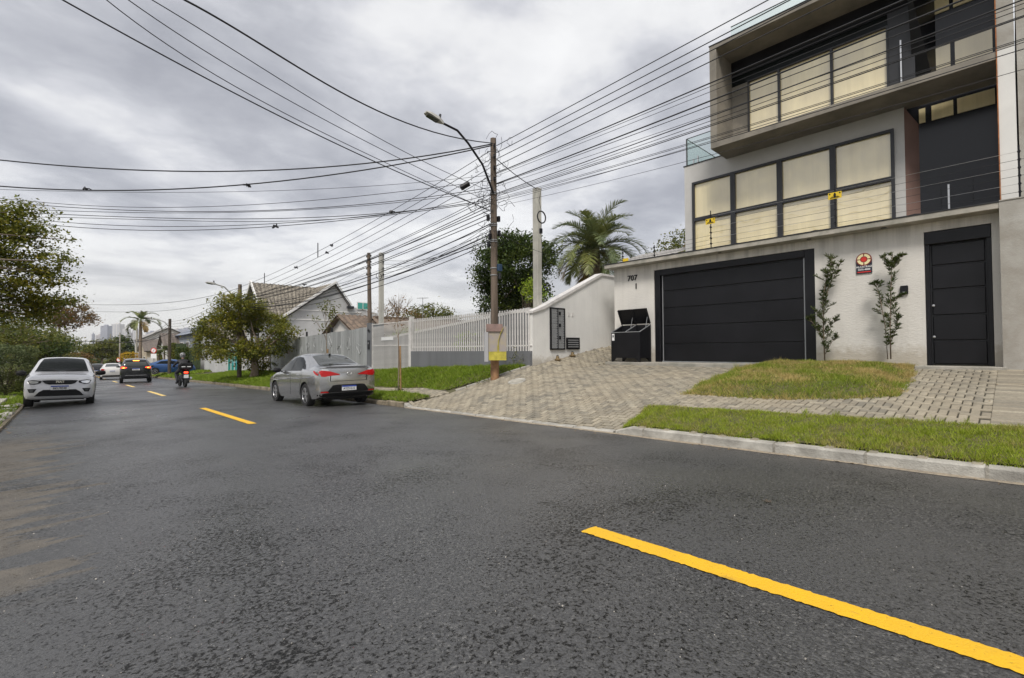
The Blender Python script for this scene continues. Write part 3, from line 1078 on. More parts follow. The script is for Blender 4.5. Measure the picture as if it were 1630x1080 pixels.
for k in range(150):
    y = random.uniform(8, 24); x = XL + random.uniform(-.9, .25)
    dead_leaf(x, y, (zroad(XL, y) if x > XL else gz(x, y)) + .01, random.uniform(.02, .05))
for k in range(60):
    y = random.uniform(-1, 16); x = XR - abs(random.gauss(0, .12)); dead_leaf(x, y, float(zroad(x, y)), random.uniform(.012, .03))
for k in range(26):
    x, y = random.uniform(6.8, 12), random.uniform(0, 10)
    dead_leaf(x, y, gz(x, y) + .015, random.uniform(.012, .03))
lv.build('dead_leaves', M['dead_leaf'], kind='stuff')
M['grit'] = mat('grit', (.30, .28, .25), .9, 0, 0, 3, rand='island', rvar=.8)
nG = 2600
gX = RNG.uniform(-.9, 6.4, nG); gY = RNG.uniform(.2, 7.5, nG) ** 1.0
gS = RNG.uniform(.0012, .0036, nG) * np.where(RNG.uniform(0, 1, nG) > .96, 1.8, 1)
gZ = zroad(gX, gY)
ang = RNG.uniform(0, 6.28, nG)
Vg = np.empty((nG, 4, 3))
for k in range(3):
    Vg[:, k] = np.stack([gX + gS * 1.3 * np.cos(ang + k * 2.1), gY + gS * np.sin(ang + k * 2.1), gZ + .0005], 1)
Vg[:, 3] = np.stack([gX, gY, gZ + gS * 1.1], 1)
Fg = (np.array([[0, 1, 3], [1, 2, 3], [2, 0, 3]])[None] + (np.arange(nG) * 4)[:, None, None]).reshape(-1, 3)
raw('road_grit', Vg.reshape(-1, 3), Fg, M['grit'], kind='stuff')
p = PG(1221, 800)
lf = MB()
z0 = float(zroad(p.x, p.y)) + .004
for k in range(5):
    a = k * 1.3; r_ = .03
    lf.add([(p.x, p.y, z0), (p.x + math.cos(a) * r_, p.y + math.sin(a) * r_, z0 + .006), (p.x + math.cos(a + .5) * r_ * 1.3, p.y + math.sin(a + .5) * r_ * 1.3, z0 + .013), (p.x + math.cos(a + 1) * r_ * .8, p.y + math.sin(a + 1) * r_ * .8, z0 + .004)], [(0, 1, 2, 3)])
lf.build('fallen_leaf', M['bark_dark'], label='small dark curled leaf lying on the asphalt beyond the near yellow line', cat='leaf')
# concrete slabs of the driveways on the left
sl = tag(bpy.data.objects.new('left_pavement', None), kind='structure'); COL.objects.link(sl)
for y0, y1, dz in ((19.2, 21.0, .10), (21.3, 22.9, .14), (16.4, 18.8, .04), (24.8, 27.5, .08)):
    b = MB(); z = gz(-1.6, (y0 + y1) / 2) + dz
    b.box(-6, -1.42, y0, y1, z - .25, z)
    b.build('slab', M['concrete_pale'], sl, local=True, bevel=.015)

# ================================================================== MODERN HOUSE
def faceM(X, Y, Z):
    """text/decoration plane on a wall that faces the street (-X)"""
    return frame((X, Y, Z), (0, -1, 0), (0, 0, 1))


M['end_fin_white'] = mat('end_fin_white', (.70, .69, .66), .9, 0, .06, 1.0, .2, 45)
H = thing('modern_house', 'three-storey modern house with concrete box balcony and cream blinds behind large windows', 'house', (15, 4, -.4))
WX = 12.9
# street wall with garage and door openings
b = MB()
b.box(WX, WX + .22, 7.46, 8.88, -.7, 2.57)
b.box(WX, WX + .22, 3.24, 7.46, 2.375, 2.57)
b.box(WX, WX + .22, 1.27, 3.24, -.7, 2.57)
b.box(WX, WX + .22, .287, 1.27, 2.385, 2.57)
b.box(WX, WX + .22, .17, .287, -.7, 2.57)
b.box(WX + .22, 15.0, 8.66, 8.88, -.9, 2.57)
SW = thing('street_wall', 'textured off-white front wall with concrete cap holding the garage and the door', 'wall', (12.9, 4, -.6))
b.build('wall_face', M['render_white'], SW)
c = MB(); c.box(12.55, 13.35, .175, 9.02, 2.573, 2.69)
c.build('coping', M['concrete_pale'], SW, bevel=.008)
c = MB(); c.box(12.535, 13.37, .175, 9.05, 2.692, 2.712)
c.build('flashing', M['charcoal'], SW)
c = MB(); c.box(12.55, 13.2, -7, .172, -.8, 2.70); c.box(12.535, 13.25, -7, .17, 2.702, 2.72)
cw = c.build('cement_wall', [M['cement']], None)
tag(cw, 'bare grey cement wall with pale patches right of the black door', 'wall')
for y_, nm in ((5.4, 'spot'), (1.9, 'spot'), (3.3, 'spot')):
    c = MB(); c.cyl((12.72, y_, 2.56), (12.72, y_, 2.574), .05, n=12); c.build('recessed_light', M['charcoal'], SW)

# garage door
Gd = thing('garage_door', 'wide black garage door of five horizontal panels in a black frame', 'garage door', (12.95, 5.35, -.38))
fx0, fx1 = 12.925, 13.05
f = MB()
f.box(fx0, fx1, 7.28, 7.455, -.385, 2.37); f.box(fx0, fx1, 3.245, 3.46, -.385, 2.37); f.box(fx0, fx1, 3.46, 7.28, 2.20, 2.37)
f.build('frame', M['black_metal'], Gd, bevel=.006)
zs = [-.355, .145, .675, 1.205, 1.715, 2.18]
for a, b_ in zip(zs[:-1], zs[1:]):
    f = MB(); f.box(13.0, 13.06, 3.50, 7.21, a + .014, b_ - .014)
    f.build('panel', M['black_metal'], Gd, bevel=.012)
f = MB(); f.box(13.035, 13.09, 3.46, 7.28, -.38, 2.20); f.build('backing', M['charcoal'], Gd)
f = MB(); f.box(12.985, 13.0, 3.465, 3.5, -.38, 2.19); f.box(12.985, 13.0, 7.215, 7.235, -.38, 2.19); f.build('guide_rail', M['galv'], Gd)
f = MB(); f.box(12.99, 13.03, 3.47, 7.27, -.384, -.36); f.build('bottom_seal', M['galv'], Gd)

# pedestrian door
Pd = thing('front_door', 'tall black pedestrian door with five panels and two small steel knobs', 'door', (12.95, .78, -.37))
f = MB(); f.box(fx0, fx1, 1.19, 1.265, -.364, 2.12); f.box(fx0, fx1, .292, .36, -.364, 2.12)
f.build('frame', M['black_metal'], Pd, bevel=.005)
f = MB(); f.box(fx0 - .03, fx1, .292, 1.265, 2.12, 2.375); f.build('transom', M['black_metal'], Pd, bevel=.01)
zs = [-.34, .14, .655, 1.19, 1.68, 2.11]
for a, b_ in zip(zs[:-1], zs[1:]):
    f = MB(); f.box(12.985, 13.04, .385, 1.165, a + .012, b_ - .012)
    f.build('panel', M['black_metal'], Pd, bevel=.012)
f = MB(); f.box(13.02, 13.07, .36, 1.19, -.35, 2.12); f.build('backing', M['charcoal'], Pd)
for zz_ in (.86, .22):
    f = MB(); f.lathe([(0, -.05), (.022, -.045), (.026, -.03), (.012, -.012), (.012, 0)], (12.985, 1.15, zz_), 'X', 10); f.build('knob', M['steel'], Pd, smooth=True)

# number, alarm sign, intercom
nb = text('house_number', '707', .235, faceM(12.888, 8.2, 2.22), M['black_metal'], None, .02, .004)
tag(nb, 'black metal numerals 707 on the off-white wall left of the garage', 'house number')
nb = text('unit_number', '1', .235, faceM(12.888, 8.07, 1.95), M['black_metal'], None, .02, .004)
tag(nb, 'single black metal numeral 1 below the 707 beside the garage', 'house number')
M['sign_navy'] = mat('sign_navy', (.012, .014, .03), .5)
M['sign_red'] = mat('sign_red', (.62, .03, .02), .5)
M['sign_dark_red'] = mat('sign_dark_red', (.20, .015, .012), .5)
M['sign_cream'] = mat('sign_cream', (.85, .74, .42), .5)
M['sign_white'] = mat('sign_white', (.8, .8, .8), .5)
S = thing('alarm_sign', 'small navy alarm company sign with red and cream target on the white wall', 'sign', (12.88, 2.28, 1.65))
f = MB(); f.prism([(2.14, 1.655), (2.425, 1.655), (2.425, 1.955), (2.14, 1.955)], 'X', 12.875, 12.893); f.build('plate', M['sign_navy'], S)


def disc(cx_, cz_, r0, r1, x, m, name, a0=0.0, a1=2 * math.pi, n=36, parent=S, th=.003):
    g = MB(); V = []; F = []
    for i in range(n + 1):
        a = a0 + (a1 - a0) * i / n
        for r_ in (r0, r1):
            for xx in (x, x + th):
                V.append((xx, cx_ + r_ * math.cos(a), cz_ + r_ * math.sin(a)))
    for i in range(n):
        o = 4 * i
        F += [(o, o + 2, o + 6, o + 4), (o + 1, o + 5, o + 7, o + 3), (o + 2, o + 3, o + 7, o + 6), (o, o + 4, o + 5, o + 1)]
    g.add(V, F); return g.build(name, m, parent)


disc(2.283, 1.965, .001, .142, 12.868, M['sign_dark_red'], 'target_disc', th=.018)
for q in range(4):
    a = q * math.pi / 2
    disc(2.283, 1.965, .068, .122, 12.864, M['sign_cream'], 'target_segment', a + .11, a + math.pi / 2 - .11, 10)
disc(2.283, 1.965, .0005, .052, 12.864, M['sign_red'], 'target_centre')
text('lettering', 'ALCATRAZ', .058, faceM(12.872, 2.283, 1.80), M['sign_white'], S, .003, .001)
text('lettering', '3275-4888', .052, faceM(12.872, 2.283, 1.74), M['sign_white'], S, .003, .0012)
f = MB(); f.box(12.869, 12.874, 2.16, 2.405, 1.675, 1.697); f.build('red_bar', M['sign_red'], S)
I = thing('intercom', 'small black intercom box on the white wall left of the front door', 'intercom', (12.88, 1.6, 1.2))
f = MB(); f.box(12.84, 12.897, 1.535, 1.665, 1.13, 1.31); f.build('housing', M['black_metal'], I, bevel=.01)
f = MB(); f.box(12.834, 12.842, 1.585, 1.625, 1.165, 1.178); f.build('button', M['steel'], I)

# ---- middle storey
FX = 15.0
b = MB()
b.box(FX, FX + .25, 7.22, 7.5, 2.4, 6.08); b.box(FX, FX + .25, 1.79, 1.99, 2.4, 6.08)
b.box(FX, FX + .25, 1.99, 7.22, 5.47, 6.08); b.box(FX, FX + .25, 1.99, 7.22, 2.4, 2.75)
b.build('middle_wall', M['render_grey'], H)
b = MB(); b.box(FX + .25, 22, 1.795, 7.5, -1, 6.08); b.box(15.52, 22, -.05, 1.79, -1, 6.08); b.build('middle_volume', M['render_grey'], H)
b = MB(); b.box(FX - .02, 22.02, 1.77, 7.53, 6.082, 6.11); b.build('roof_flashing', M['charcoal'], H)
b = MB()
# slanting side wall beside the recess
b.add([(15.002, 1.788, 2.4), (15.42, 1.55, 2.4), (15.42, 1.788, 2.4), (15.002, 1.788, 5.94), (15.42, 1.55, 5.55), (15.42, 1.788, 5.94)],
      [(0, 1, 4, 3), (1, 2, 5, 4), (0, 2, 1), (3, 4, 5), (0, 3, 5, 2)])
b.build('recess_side_wall', M['pink_wall'], H)


def glazing(name, parent, X, ys, zs_, frame_w=.07, mull=.14, rail=.11, pane=None, label=None, proud=.06):
    """frame bars and one pane object per opening; ys and zs_ are the bar centre lines"""
    win = thing(name, None, None); win.parent = parent
    fr = MB()
    y0, y1, z0, z1 = ys[0], ys[-1], zs_[0], zs_[-1]
    for i, y_ in enumerate(ys):
        w_ = frame_w if i in (0, len(ys) - 1) else mull / 2
        lo = y_ if i == 0 else y_ - w_; hi = y_ if i == len(ys) - 1 else y_ + w_
        lo = y_ if (i == 0) else lo; hi = hi
        if i == 0: hi = y_ + frame_w
        if i == len(ys) - 1: lo = y_ - frame_w
        fr.box(X - proud, X + .08, lo, hi, z0, z1)
    for i, z_ in enumerate(zs_):
        if i == 0: a_, c_ = z_, z_ + frame_w
        elif i == len(zs_) - 1: a_, c_ = z_ - frame_w, z_
        else: a_, c_ = z_ - rail / 2, z_ + rail / 2
        for k in range(len(ys) - 1):
            lo = ys[k] + (frame_w if k == 0 else mull / 2); hi = ys[k + 1] - (frame_w if k == len(ys) - 2 else mull / 2)
            fr.box(X - proud + .003, X + .078, lo, hi, a_, c_)
    o = fr.build('window_frame', M['charcoal'], win, local=True)
    o.data.transform(Matrix.Translation(-worldloc(win)))
    for k in range(len(ys) - 1):
        for j in range(len(zs_) - 1):
            pn = MB()
            pn.box(X + .02, X + .035, ys[k] + .02, ys[k + 1] - .02, zs_[j] + .02, zs_[j + 1] - .02)
            pn.build('pane', pane or M['blind'], win)
    return win


glazing('window', H, FX, [1.99, 3.29, 4.60, 5.92, 7.22], [2.75, 4.23, 5.47])

# ---- concrete box balcony
BX = 13.9
b = MB()
b.box(BX, 15.2, .16, 6.12, 5.94, 6.10)
b.box(BX, 15.6, .16, 6.12, 8.89, 9.02)
b.box(BX, 15.2, 5.92, 6.12, 6.10, 8.89)
b.build('balcony_box', M['concrete'], H, bevel=.006)
b = MB(); b.box(BX - .015, 15.6, .16, 6.135, 9.022, 9.045); b.build('balcony_flashing', M['charcoal'], H)
b = MB(); b.box(15.2, 22, 1.795, 6.0, 6.112, 9.0); b.box(15.52, 22, -.05, 1.79, 6.08, 9.6); b.build('upper_volume', M['render_grey'], H)
b = MB(); b.box(15.03, 15.15, 5.44, 5.92, 6.1, 8.13); b.build('concrete_panel', M['concrete'], H)
b = MB(); b.box(15.0, 15.2, 1.4, 5.92, 8.42, 8.89); b.build('header', M['black_metal'], H)
b = MB(); b.box(15.02, 15.2, 2.07, 5.92, 8.13, 8.42); b.build('dark_glass_band', M['dark_glass'], H)
b = MB(); b.box(15.0, 15.2, 1.56, 2.07, 6.1, 8.42); b.build('dark_wall', M['charcoal'], H)
b = MB(); b.add([(14.3, 1.62, 8.89), (15.42, 1.2, 6.11), (15.42, 1.62, 6.11), (15.42, 1.2, 8.89), (15.42, 1.62, 8.89)], [(0, 1, 3), (0, 4, 2, 1), (0, 3, 4), (1, 2, 4, 3)])
b.build('dark_fin', M['black_metal'], H)
glazing('window', H, 15.03, [2.07, 3.28, 4.58, 5.44], [6.1, 8.13], .035, .06, .05)
b = MB(); b.box(14.92, 14.95, 1.80, 1.83, 6.3, 7.6); b.build('door_pull', M['steel'], H)

# ---- recessed right bay with black cladding and strip windows
RX = 15.4
b = MB()
for z0, z1 in ((2.4, 5.55), (5.57 + .0, 5.57), (7.36, 8.13), (8.62, 9.6)):
    if z1 > z0: b.box(RX, RX + .1, .16, 1.79, z0, z1)
b.box(RX + .03, RX + .1, .16, 1.79, 5.56, 7.35); b.box(RX + .03, RX + .1, .16, 1.79, 8.14, 8.61)
b.build('black_cladding', M['gloss_cladding'], H)
b = MB()
for yy in (.62, 1.18):
    b.box(RX - .006, RX, yy - .006, yy + .006, 2.45, 4.0)
b.box(RX - .008, RX, .2, 1.5, 3.98, 4.0)
b.build('door_seam', M['black_metal'], H)
for z0, z1, spans in ((5.57, 5.93, ((1.43, 1.55), (.923, 1.315), (.224, .855))), (6.5, 7.34, ((.95, 1.48), (.24, .87))), (8.15, 8.6, ((.95, 1.5), (.24, .88)))):
    for y0, y1 in spans:
        b = MB(); b.box(RX - .01, RX + .02, y0, y1, z0, z1); b.build('strip_window', M['blind'], H)
b = MB(); b.box(RX - .09, RX - .06, 1.02, 1.055, 2.9, 3.9); b.build('door_pull', M['steel'], H)
b = MB(); b.box(RX - .05, RX - .01, 1.17, 1.21, 2.98, 3.02); b.build('door_knob', M['steel'], H)
b = MB(); b.box(BX, 15.6, -.09, .155, -.3, 6.12); b.build('end_fin', M['end_fin_white'], H)
b = MB(); b.box(BX, 15.6, -.09, .155, 6.122, 9.6); b.build('end_fin', M['cement'], H)
b = MB(); b.box(BX - .02, BX + .02, .157, .172, 2.72, 9.5); b.build('rusty_edge_trim', M['rust'], H)

# terrace glass
b = MB(); b.box(15.08, 15.095, 6.16, 7.44, 6.11, 7.03); b.build('glass_guard', M['clear_glass'], H)
b = MB(); b.box(15.08, 18.5, 7.44, 7.455, 6.11, 7.03); b.build('glass_guard', M['clear_glass'], H)
b = MB()
b.box(15.07, 15.105, 7.43, 7.465, 6.11, 7.04); b.box(15.07, 15.10, 6.15, 7.43, 7.031, 7.045); b.box(15.105, 18.5, 7.435, 7.46, 7.031, 7.045)
b.build('glass_edge', M['grey_glass'], H)
b = MB(); b.box(15.06, 15.11, 7.2, 7.23, 6.11, 6.3); b.box(15.06, 15.11, 7.05, 7.08, 6.11, 6.36); b.build('glass_clamp', M['steel'], H)
b = MB(); b.box(14.2, 14.215, .6, 5.6, 9.05, 9.5); b.build('glass_guard', M['clear_glass'], H)
b = MB(); b.box(14.195, 14.22, .6, 5.6, 9.502, 9.52); b.build('glass_edge', M['grey_glass'], H)

# neighbouring building beyond the right edge
N = thing('neighbour_house', 'plain grey house volume standing right of the modern house', 'house', (14, -3, -.4))
b = MB(); b.box(14.1, 21, -9, -.12, -.5, 7.6); b.build('wall', M['cement'], N)
b = MB(); b.box(14.03, 14.1, -2.6, -.35, 3.2, 5.4); b.build('window_frame', M['black_metal'], N)
b = MB(); b.box(14.01, 14.03, -2.5, -.45, 3.3, 5.3); b.build('pane', M['dark_glass'], N)

# grey tiled lean-to roof behind the wall left of the house
T = thing('tiled_roof', 'low pale grey tiled roof behind the street wall cap left of the house', 'roof', (15.5, 8.8, 2.4))
b = MB(); b.box(14.3, 17, 7.55, 9.5, -.3, 2.98); b.build('wall', M['render_grey'], T)
for k in range(12):
    y0 = 7.56 + k * .17
    b = MB()
    for r_ in range(6):
        xa = 14.05 + r_ * .27; za = 3.0 + r_ * .085
        b.add([(xa, y0, za), (xa + .29, y0, za + .085), (xa + .29, y0 + .085, za + .135), (xa, y0 + .085, za + .05), (xa + .29, y0 + .16, za + .085), (xa, y0 + .16, za)],
              [(0, 1, 2, 3), (3, 2, 4, 5)])
    b.build('tile_row', M['tile_grey'], T)

# ---- electric fence on the cap
M['insulator'] = M['black_metal']
E = thing('electric_fence', 'electric fence of thin wires on black posts along the street wall cap', 'electric fence', (12.75, 4, 2.71))
posts = [(5.64, 3.76), (2.77, 3.73), (-.1, 3.72), (-3, 3.72)]
for y_, zt in posts:
    b = MB(); b.cyl((12.75, y_, 2.71), (12.75, y_, zt), .014, n=6)
    for k in range(6):
        b.cyl((12.72, y_, 2.86 + k * .15), (12.78, y_, 2.86 + k * .15), .024, n=6)
    b.build('post', M['black_metal'], E)
for y_, zt in ((7.35, 3.1), (8.45, 3.2)):
    b = MB(); b.cyl((12.75, y_, 2.71), (12.75, y_, zt), .014, n=6)
    for k in range(3):
        b.cyl((12.72, y_, 2.8 + k * .12), (12.78, y_, 2.8 + k * .12), .022, n=6)
    b.build('post', M['black_metal'], E)
for k in range(6):
    z_ = 2.86 + k * .15
    b = MB(); b.tube([(12.75, 5.64, z_), (12.75, 2.77, z_ - .01), (12.75, -.1, z_), (12.75, -3, z_)], .0035, 4)
    b.build('wire', M['steel'] if k % 2 else M['wire'], E)
for k in range(3):
    z_ = 2.8 + k * .12
    b = MB(); b.tube([(12.75, 5.64, z_ + .05), (12.75, 7.35, z_), (12.75, 8.45, z_)], .0035, 4)
    b.build('wire', M['wire'], E)
b = MB()
for k in range(8):
    yy = 8.2 - k * .9
    b.tube([(12.80, yy, 2.716), (12.82, yy - .5, 2.76 + .02 * (k % 2)), (12.80, yy - .9, 2.716)], .006, 4)
b.build('ground_cable', M['wire'], E)
for i, (y_, z_) in enumerate(((5.64, 3.47), (2.77, 3.48))):
    Sg = thing('warning_sign', ['yellow electric fence warning sign on the post by the leftmost window pane', 'yellow electric fence warning sign on the post before the third window pane'][i], 'sign', (12.73, y_, z_ - .08))
    b = MB(); b.box(12.722, 12.73, y_ - .13, y_ + .13, z_ - .075, z_ + .075); b.build('plate', M['yellow_sign'], Sg)
    b = MB(); b.prism([(y_ - .03, z_ + .0), (y_ + .03, z_ + .0), (y_ + .012, z_ + .06), (y_ - .012, z_ + .06)], 'X', 12.718, 12.7215)
    b.box(12.718, 12.7215, y_ - .11, y_ - .085, z_ + .03, z_ + .06); b.box(12.718, 12.7215, y_ + .085, y_ + .11, z_ + .03, z_ + .06)
    b.box(12.718, 12.7215, y_ - .09, y_ + .09, z_ - .055, z_ - .04); b.box(12.718, 12.7215, y_ - .07, y_ + .07, z_ - .03, z_ - .02)
    b.build('printed_mark', M['black_metal'], Sg)
Sg = thing('warning_sign', 'yellow warning sign low on the far left end of the wall cap', 'sign', (12.7, 8.3, 2.71))
b = MB(); b.box(12.70, 12.708, 8.22, 8.42, 2.72, 2.84); b.build('plate', M['yellow_sign'], Sg)

# ---- white side wall with the meters
SWall = thing('side_wall', 'white rendered side wall with sloping coping holding the meter cabinet', 'wall', (11.5, 9.6, -.4))
prof = [(9.84, -1.6), (15.5, -1.0), (15.5, 2.50), (13.19, 2.50), (10.3, 1.20), (9.84, 1.06)]
b = MB(); b.prism([(p[0], p[1]) for p in prof], 'Y', 9.6, 9.8); b.build('wall_face', M['white_wall'], SWall)
cop = [(9.80, 1.06), (10.3, 1.20), (13.19, 2.50), (15.5, 2.50), (15.5, 2.57), (13.16, 2.57), (10.25, 1.275), (9.80, 1.12)]
b = MB(); b.prism(cop, 'Y', 9.555, 9.845); b.build('coping', M['fence_white'], SWall)
Mt = thing('meter_cabinet', 'tall black framed grey slatted meter cabinet on the white side wall', 'cabinet', (10.9, 9.58, 0))
X0, X1, Z0, Z1 = 10.57, 11.23, -.01, 1.27
b = MB()
b.box(X0, X0 + .035, 9.545, 9.6, Z0, Z1); b.box(X1 - .035, X1, 9.545, 9.6, Z0, Z1); b.box(X0 + .035, X1 - .035, 9.545, 9.6, Z0, Z0 + .035)
b.box(X0 + .035, X1 - .035, 9.545, 9.6, Z1 - .035, Z1); b.box(10.885, 10.91, 9.548, 9.6, Z0 + .035, Z1 - .035)
b.build('frame', M['black_metal'], Mt)
for side in ((X0 + .037, 10.883), (10.912, X1 - .037)):
    for k in range(16):
        z_ = Z0 + .04 + k * (Z1 - Z0 - .075) / 16
        b = MB(); b.box(side[0], side[1], 9.56, 9.598, z_ + .006, z_ + .068); b.build('slat', M['galv'], Mt)
for z_ in (.36, .74, 1.10):
    b = MB(); b.box(10.95, 11.02, 9.54, 9.559, z_ - .05, z_ + .05); b.build('lock', M['black_metal'], Mt)
Vt = thing('vent_grille', 'small black framed vent grille low on the white side wall', 'vent', (11.6, 9.58, .2))
b = MB(); b.box(11.32, 11.94, 9.55, 9.6, 0, .04); b.box(11.32, 11.94, 9.55, 9.6, .33, .37); b.box(11.32, 11.36, 9.55, 9.6, .04, .33); b.box(11.90, 11.94, 9.55, 9.6, .04, .33)
b.build('frame', M['black_metal'], Vt)
b = MB(); b.box(11.36, 11.90, 9.585, 9.598, .04, .33); b.build('backing', M['charcoal'], Vt)
for k in range(4):
    b = MB(); b.box(11.37, 11.89, 9.556, 9.58, .065 + k * .07, .095 + k * .07); b.build('slat', M['galv'], Vt)
for i, x_ in enumerate((11.46, 11.64)):
    b = MB(); b.box(x_ - .035, x_ + .035, 9.585, 9.6, 1.04, 1.16)
    o = b.build('switch_plate', M['fence_white'], None)
    tag(o, ['left one of two small white plates above the vent grille', 'right one of two small white plates above the vent grille'][i], 'switch plate')
for i, (x_, z_) in enumerate(((10.75, 0), (11.45, 0))):
    g_ = gz(x_, 9.5)
    L = thing('ground_spotlight', ['small brass spotlight at the foot of the wall under the meter cabinet', 'small brass spotlight at the foot of the wall under the vent'][i], 'spotlight', (x_, 9.45, g_))
    M.setdefault('brass', mat('brass', (.30, .22, .12), .4, .7))
    b = MB(); b.lathe([(0, 0), (.09, .0), (.10, .03), (.05, .07), (.045, .13), (0, .14)], (x_, 9.45, g_), 'Z', 12); b.build('housing', M['brass'], L, smooth=True)
    b = MB(); b.lathe([(0, 0), (.035, .0), (.035, .02), (0, .02)], (x_, 9.45, g_ + .14), 'Z', 10); b.build('lens', M['grey_glass'], L)

# ---- black refuse bin with its two lids open
B = thing('refuse_bin', 'black metal refuse bin with two open lids standing beside the garage', 'bin', (12.5, 8.0, -.385))
bx0, bx1, by0, by1, gz0 = 12.18, 12.80, 7.52, 8.52, -.385
t_ = .02
zf, zb_ = .50, .74
b = MB()
b.box(bx0, bx0 + t_, by0, by1, gz0 + .12, zf)                       # front
b.box(bx1 - t_, bx1, by0, by1, gz0 + .12, zb_)
b.prism([(bx0 + t_, gz0 + .12), (bx1 - t_, gz0 + .12), (bx1 - t_, zb_), (bx0 + t_, zf)], 'Y', by0, by0 + t_)
b.prism([(bx0 + t_, gz0 + .12), (bx1 - t_, gz0 + .12), (bx1 - t_, zb_), (bx0 + t_, zf)], 'Y', by1 - t_, by1)
b.box(bx0 + t_, bx1 - t_, by0 + t_, by1 - t_, gz0 + .12, gz0 + .14)
b.build('body', M['black_metal'], B)
b = MB(); ym = (by0 + by1) / 2
b.prism([(bx0 + t_, gz0 + .3), (bx1 - t_, gz0 + .3), (bx1 - t_, zb_ - .02), (bx0 + t_, zf - .02)], 'Y', ym - .01, ym + .01); b.build('divider', M['charcoal'], B)
b = MB(); b.box(bx0 - .012, bx0 + t_ + .01, by0 - .01, by1 + .01, zf, zf + .018)
for yy in (by0 - .008, by1 - .014, ym - .012):
    b.bar((bx0, yy + .01, zf + .01), (bx1, yy + .01, zb_ + .01), .022)
b.build('rim', M['galv'], B)
for (xx, yy) in ((bx0, by0), (bx0, by1 - .09), (bx1 - .04, by0), (bx1 - .04, by1 - .09)):
    b = MB()
    if yy == by0:
        b.prism([(yy, gz0), (yy + .05, gz0), (yy + .17, gz0 + .12), (yy, gz0 + .12)], 'X', xx, xx + .04)
    else:
        b.prism([(yy + .09, gz0), (yy + .04, gz0), (yy - .08, gz0 + .12), (yy + .09, gz0 + .12)], 'X', xx, xx + .04)
    b.build('leg', M['black_metal'], B)
for (y0, y1) in ((by0, ym - .012), (ym + .012, by1)):
    lid = MB()
    # hinged at the back rim, leaning back against the wall
    hx, hz = bx1 - .03, zb_ + .03
    ex, ez = hx - .16, hz + .44
    ex = hx + .02 - .24
    for (ax, az, cx2, cz2) in ((hx, hz, ex, ez),):
        d = Vector((cx2 - ax, 0, cz2 - az)).normalized(); nrm = Vector((-d.z, 0, d.x))
        P = [Vector((ax, 0, az)), Vector((cx2, 0, cz2)), Vector((cx2, 0, cz2)) + nrm * -.03, Vector((ax, 0, az)) + nrm * -.03]
        lid.prism([(p.x, p.z) for p in P], 'Y', y0, y1)
        for yy in (y0, y1 - .02):
            P2 = [P[0], P[1], P[1] + nrm * .035, P[0] + nrm * .035]
            lid.prism([(p.x, p.z) for p in P2], 'Y', yy, yy + .02)
    lid.build('lid', M['black_metal'], B)
    s_ = MB(); s_.cyl((bx0 + .38, y0 + .03, zf + .16), (hx - .11, y0 + .03, hz + .22), .008, n=6); s_.build('lid_stay', M['steel'], B)
b = MB(); b.box(bx0 - .004, bx0, by1 - .12, by1 - .03, zf - .24, zf - .03); b.build('sticker', M['sign_white'], B)
b = MB(); b.box(bx0 - .006, bx0 - .004, by1 - .10, by1 - .05, zf - .14, zf - .07); b.build('sticker_print', M['wall_grey'], B)

# ================================================================== FENCES AND POLES
LX = 9.84
# dark grey plinth wall with white picket railing
PWl = thing('picket_fence', 'white metal picket railing on a low dark grey wall beside the lawn', 'fence', (LX, 12.5, -.6))
b = MB(); b.box(LX - .08, LX + .08, 9.62, 16.15, -1.3, -.04); b.build('plinth_wall', M['wall_grey'], PWl)
b = MB(); b.box(LX - .02, LX + .015, 9.62, 16.15, .10, .14); b.box(LX - .02, LX + .015, 9.62, 16.15, 1.10, 1.14)
b.build('rail', M['fence_white'], PWl)
pk = MB(); pk.box(-.014, .014, -.02, .02, 0, 1.26)
pme = pk.mesh('picket', M['fence_white'])
y = 9.72; n_ = 0
while y < 16.1:
    o = bpy.data.objects.new('picket', pme); COL.objects.link(o); o.parent = PWl
    o.location = Vector((LX - .032, y, -.05 + random.uniform(-.008, .008))) - PWl.location
    y += .116; n_ += 1
b = MB(); b.box(LX - .07, LX + .07, 16.16, 16.32, -1.3, 1.32); b.build('post', M['fence_white'], PWl)
# gate of thinner bars
Gt = thing('bar_gate', 'white and grey barred metal gate with a letter slot left of the picket railing', 'gate', (LX, 18, -.9))
bk = MB(); bk.box(-.009, .009, -.014, .014, 0, 2.12); gme = bk.mesh('bar', M['fence_white'])
y = 16.42
while y < 19.45:
    o = bpy.data.objects.new('bar', gme); COL.objects.link(o); o.parent = Gt
    o.location = Vector((LX - .02, y, -.95 + (16.4 - y) * .05)) - Gt.location
    y += .095
b = MB()
for y0, z0 in ((16.36, -.94), (19.44, -1.08)):
    b.box(LX - .035, LX + .02, y0, y0 + .05, z0, 1.18)
b.box(LX - .03, LX + .0, 16.41, 19.44, 1.12, 1.16); b.box(LX - .03, LX + .0, 16.41, 19.44, .18, .215)
b.box(LX - .03, LX + .0, 16.41, 19.44, -.98, -.9)
b.build('gate_frame', M['fence_white'], Gt)
b = MB(); b.box(LX - .05, LX - .03, 17.6, 18.6, .42, .56); b.build('letter_slot', M['sign_white'], Gt)
b = MB(); b.box(LX + .02, LX + .03, 18.5, 19.44, -.98, 1.12); b.build('sheet_backing', M['galv'], Gt)
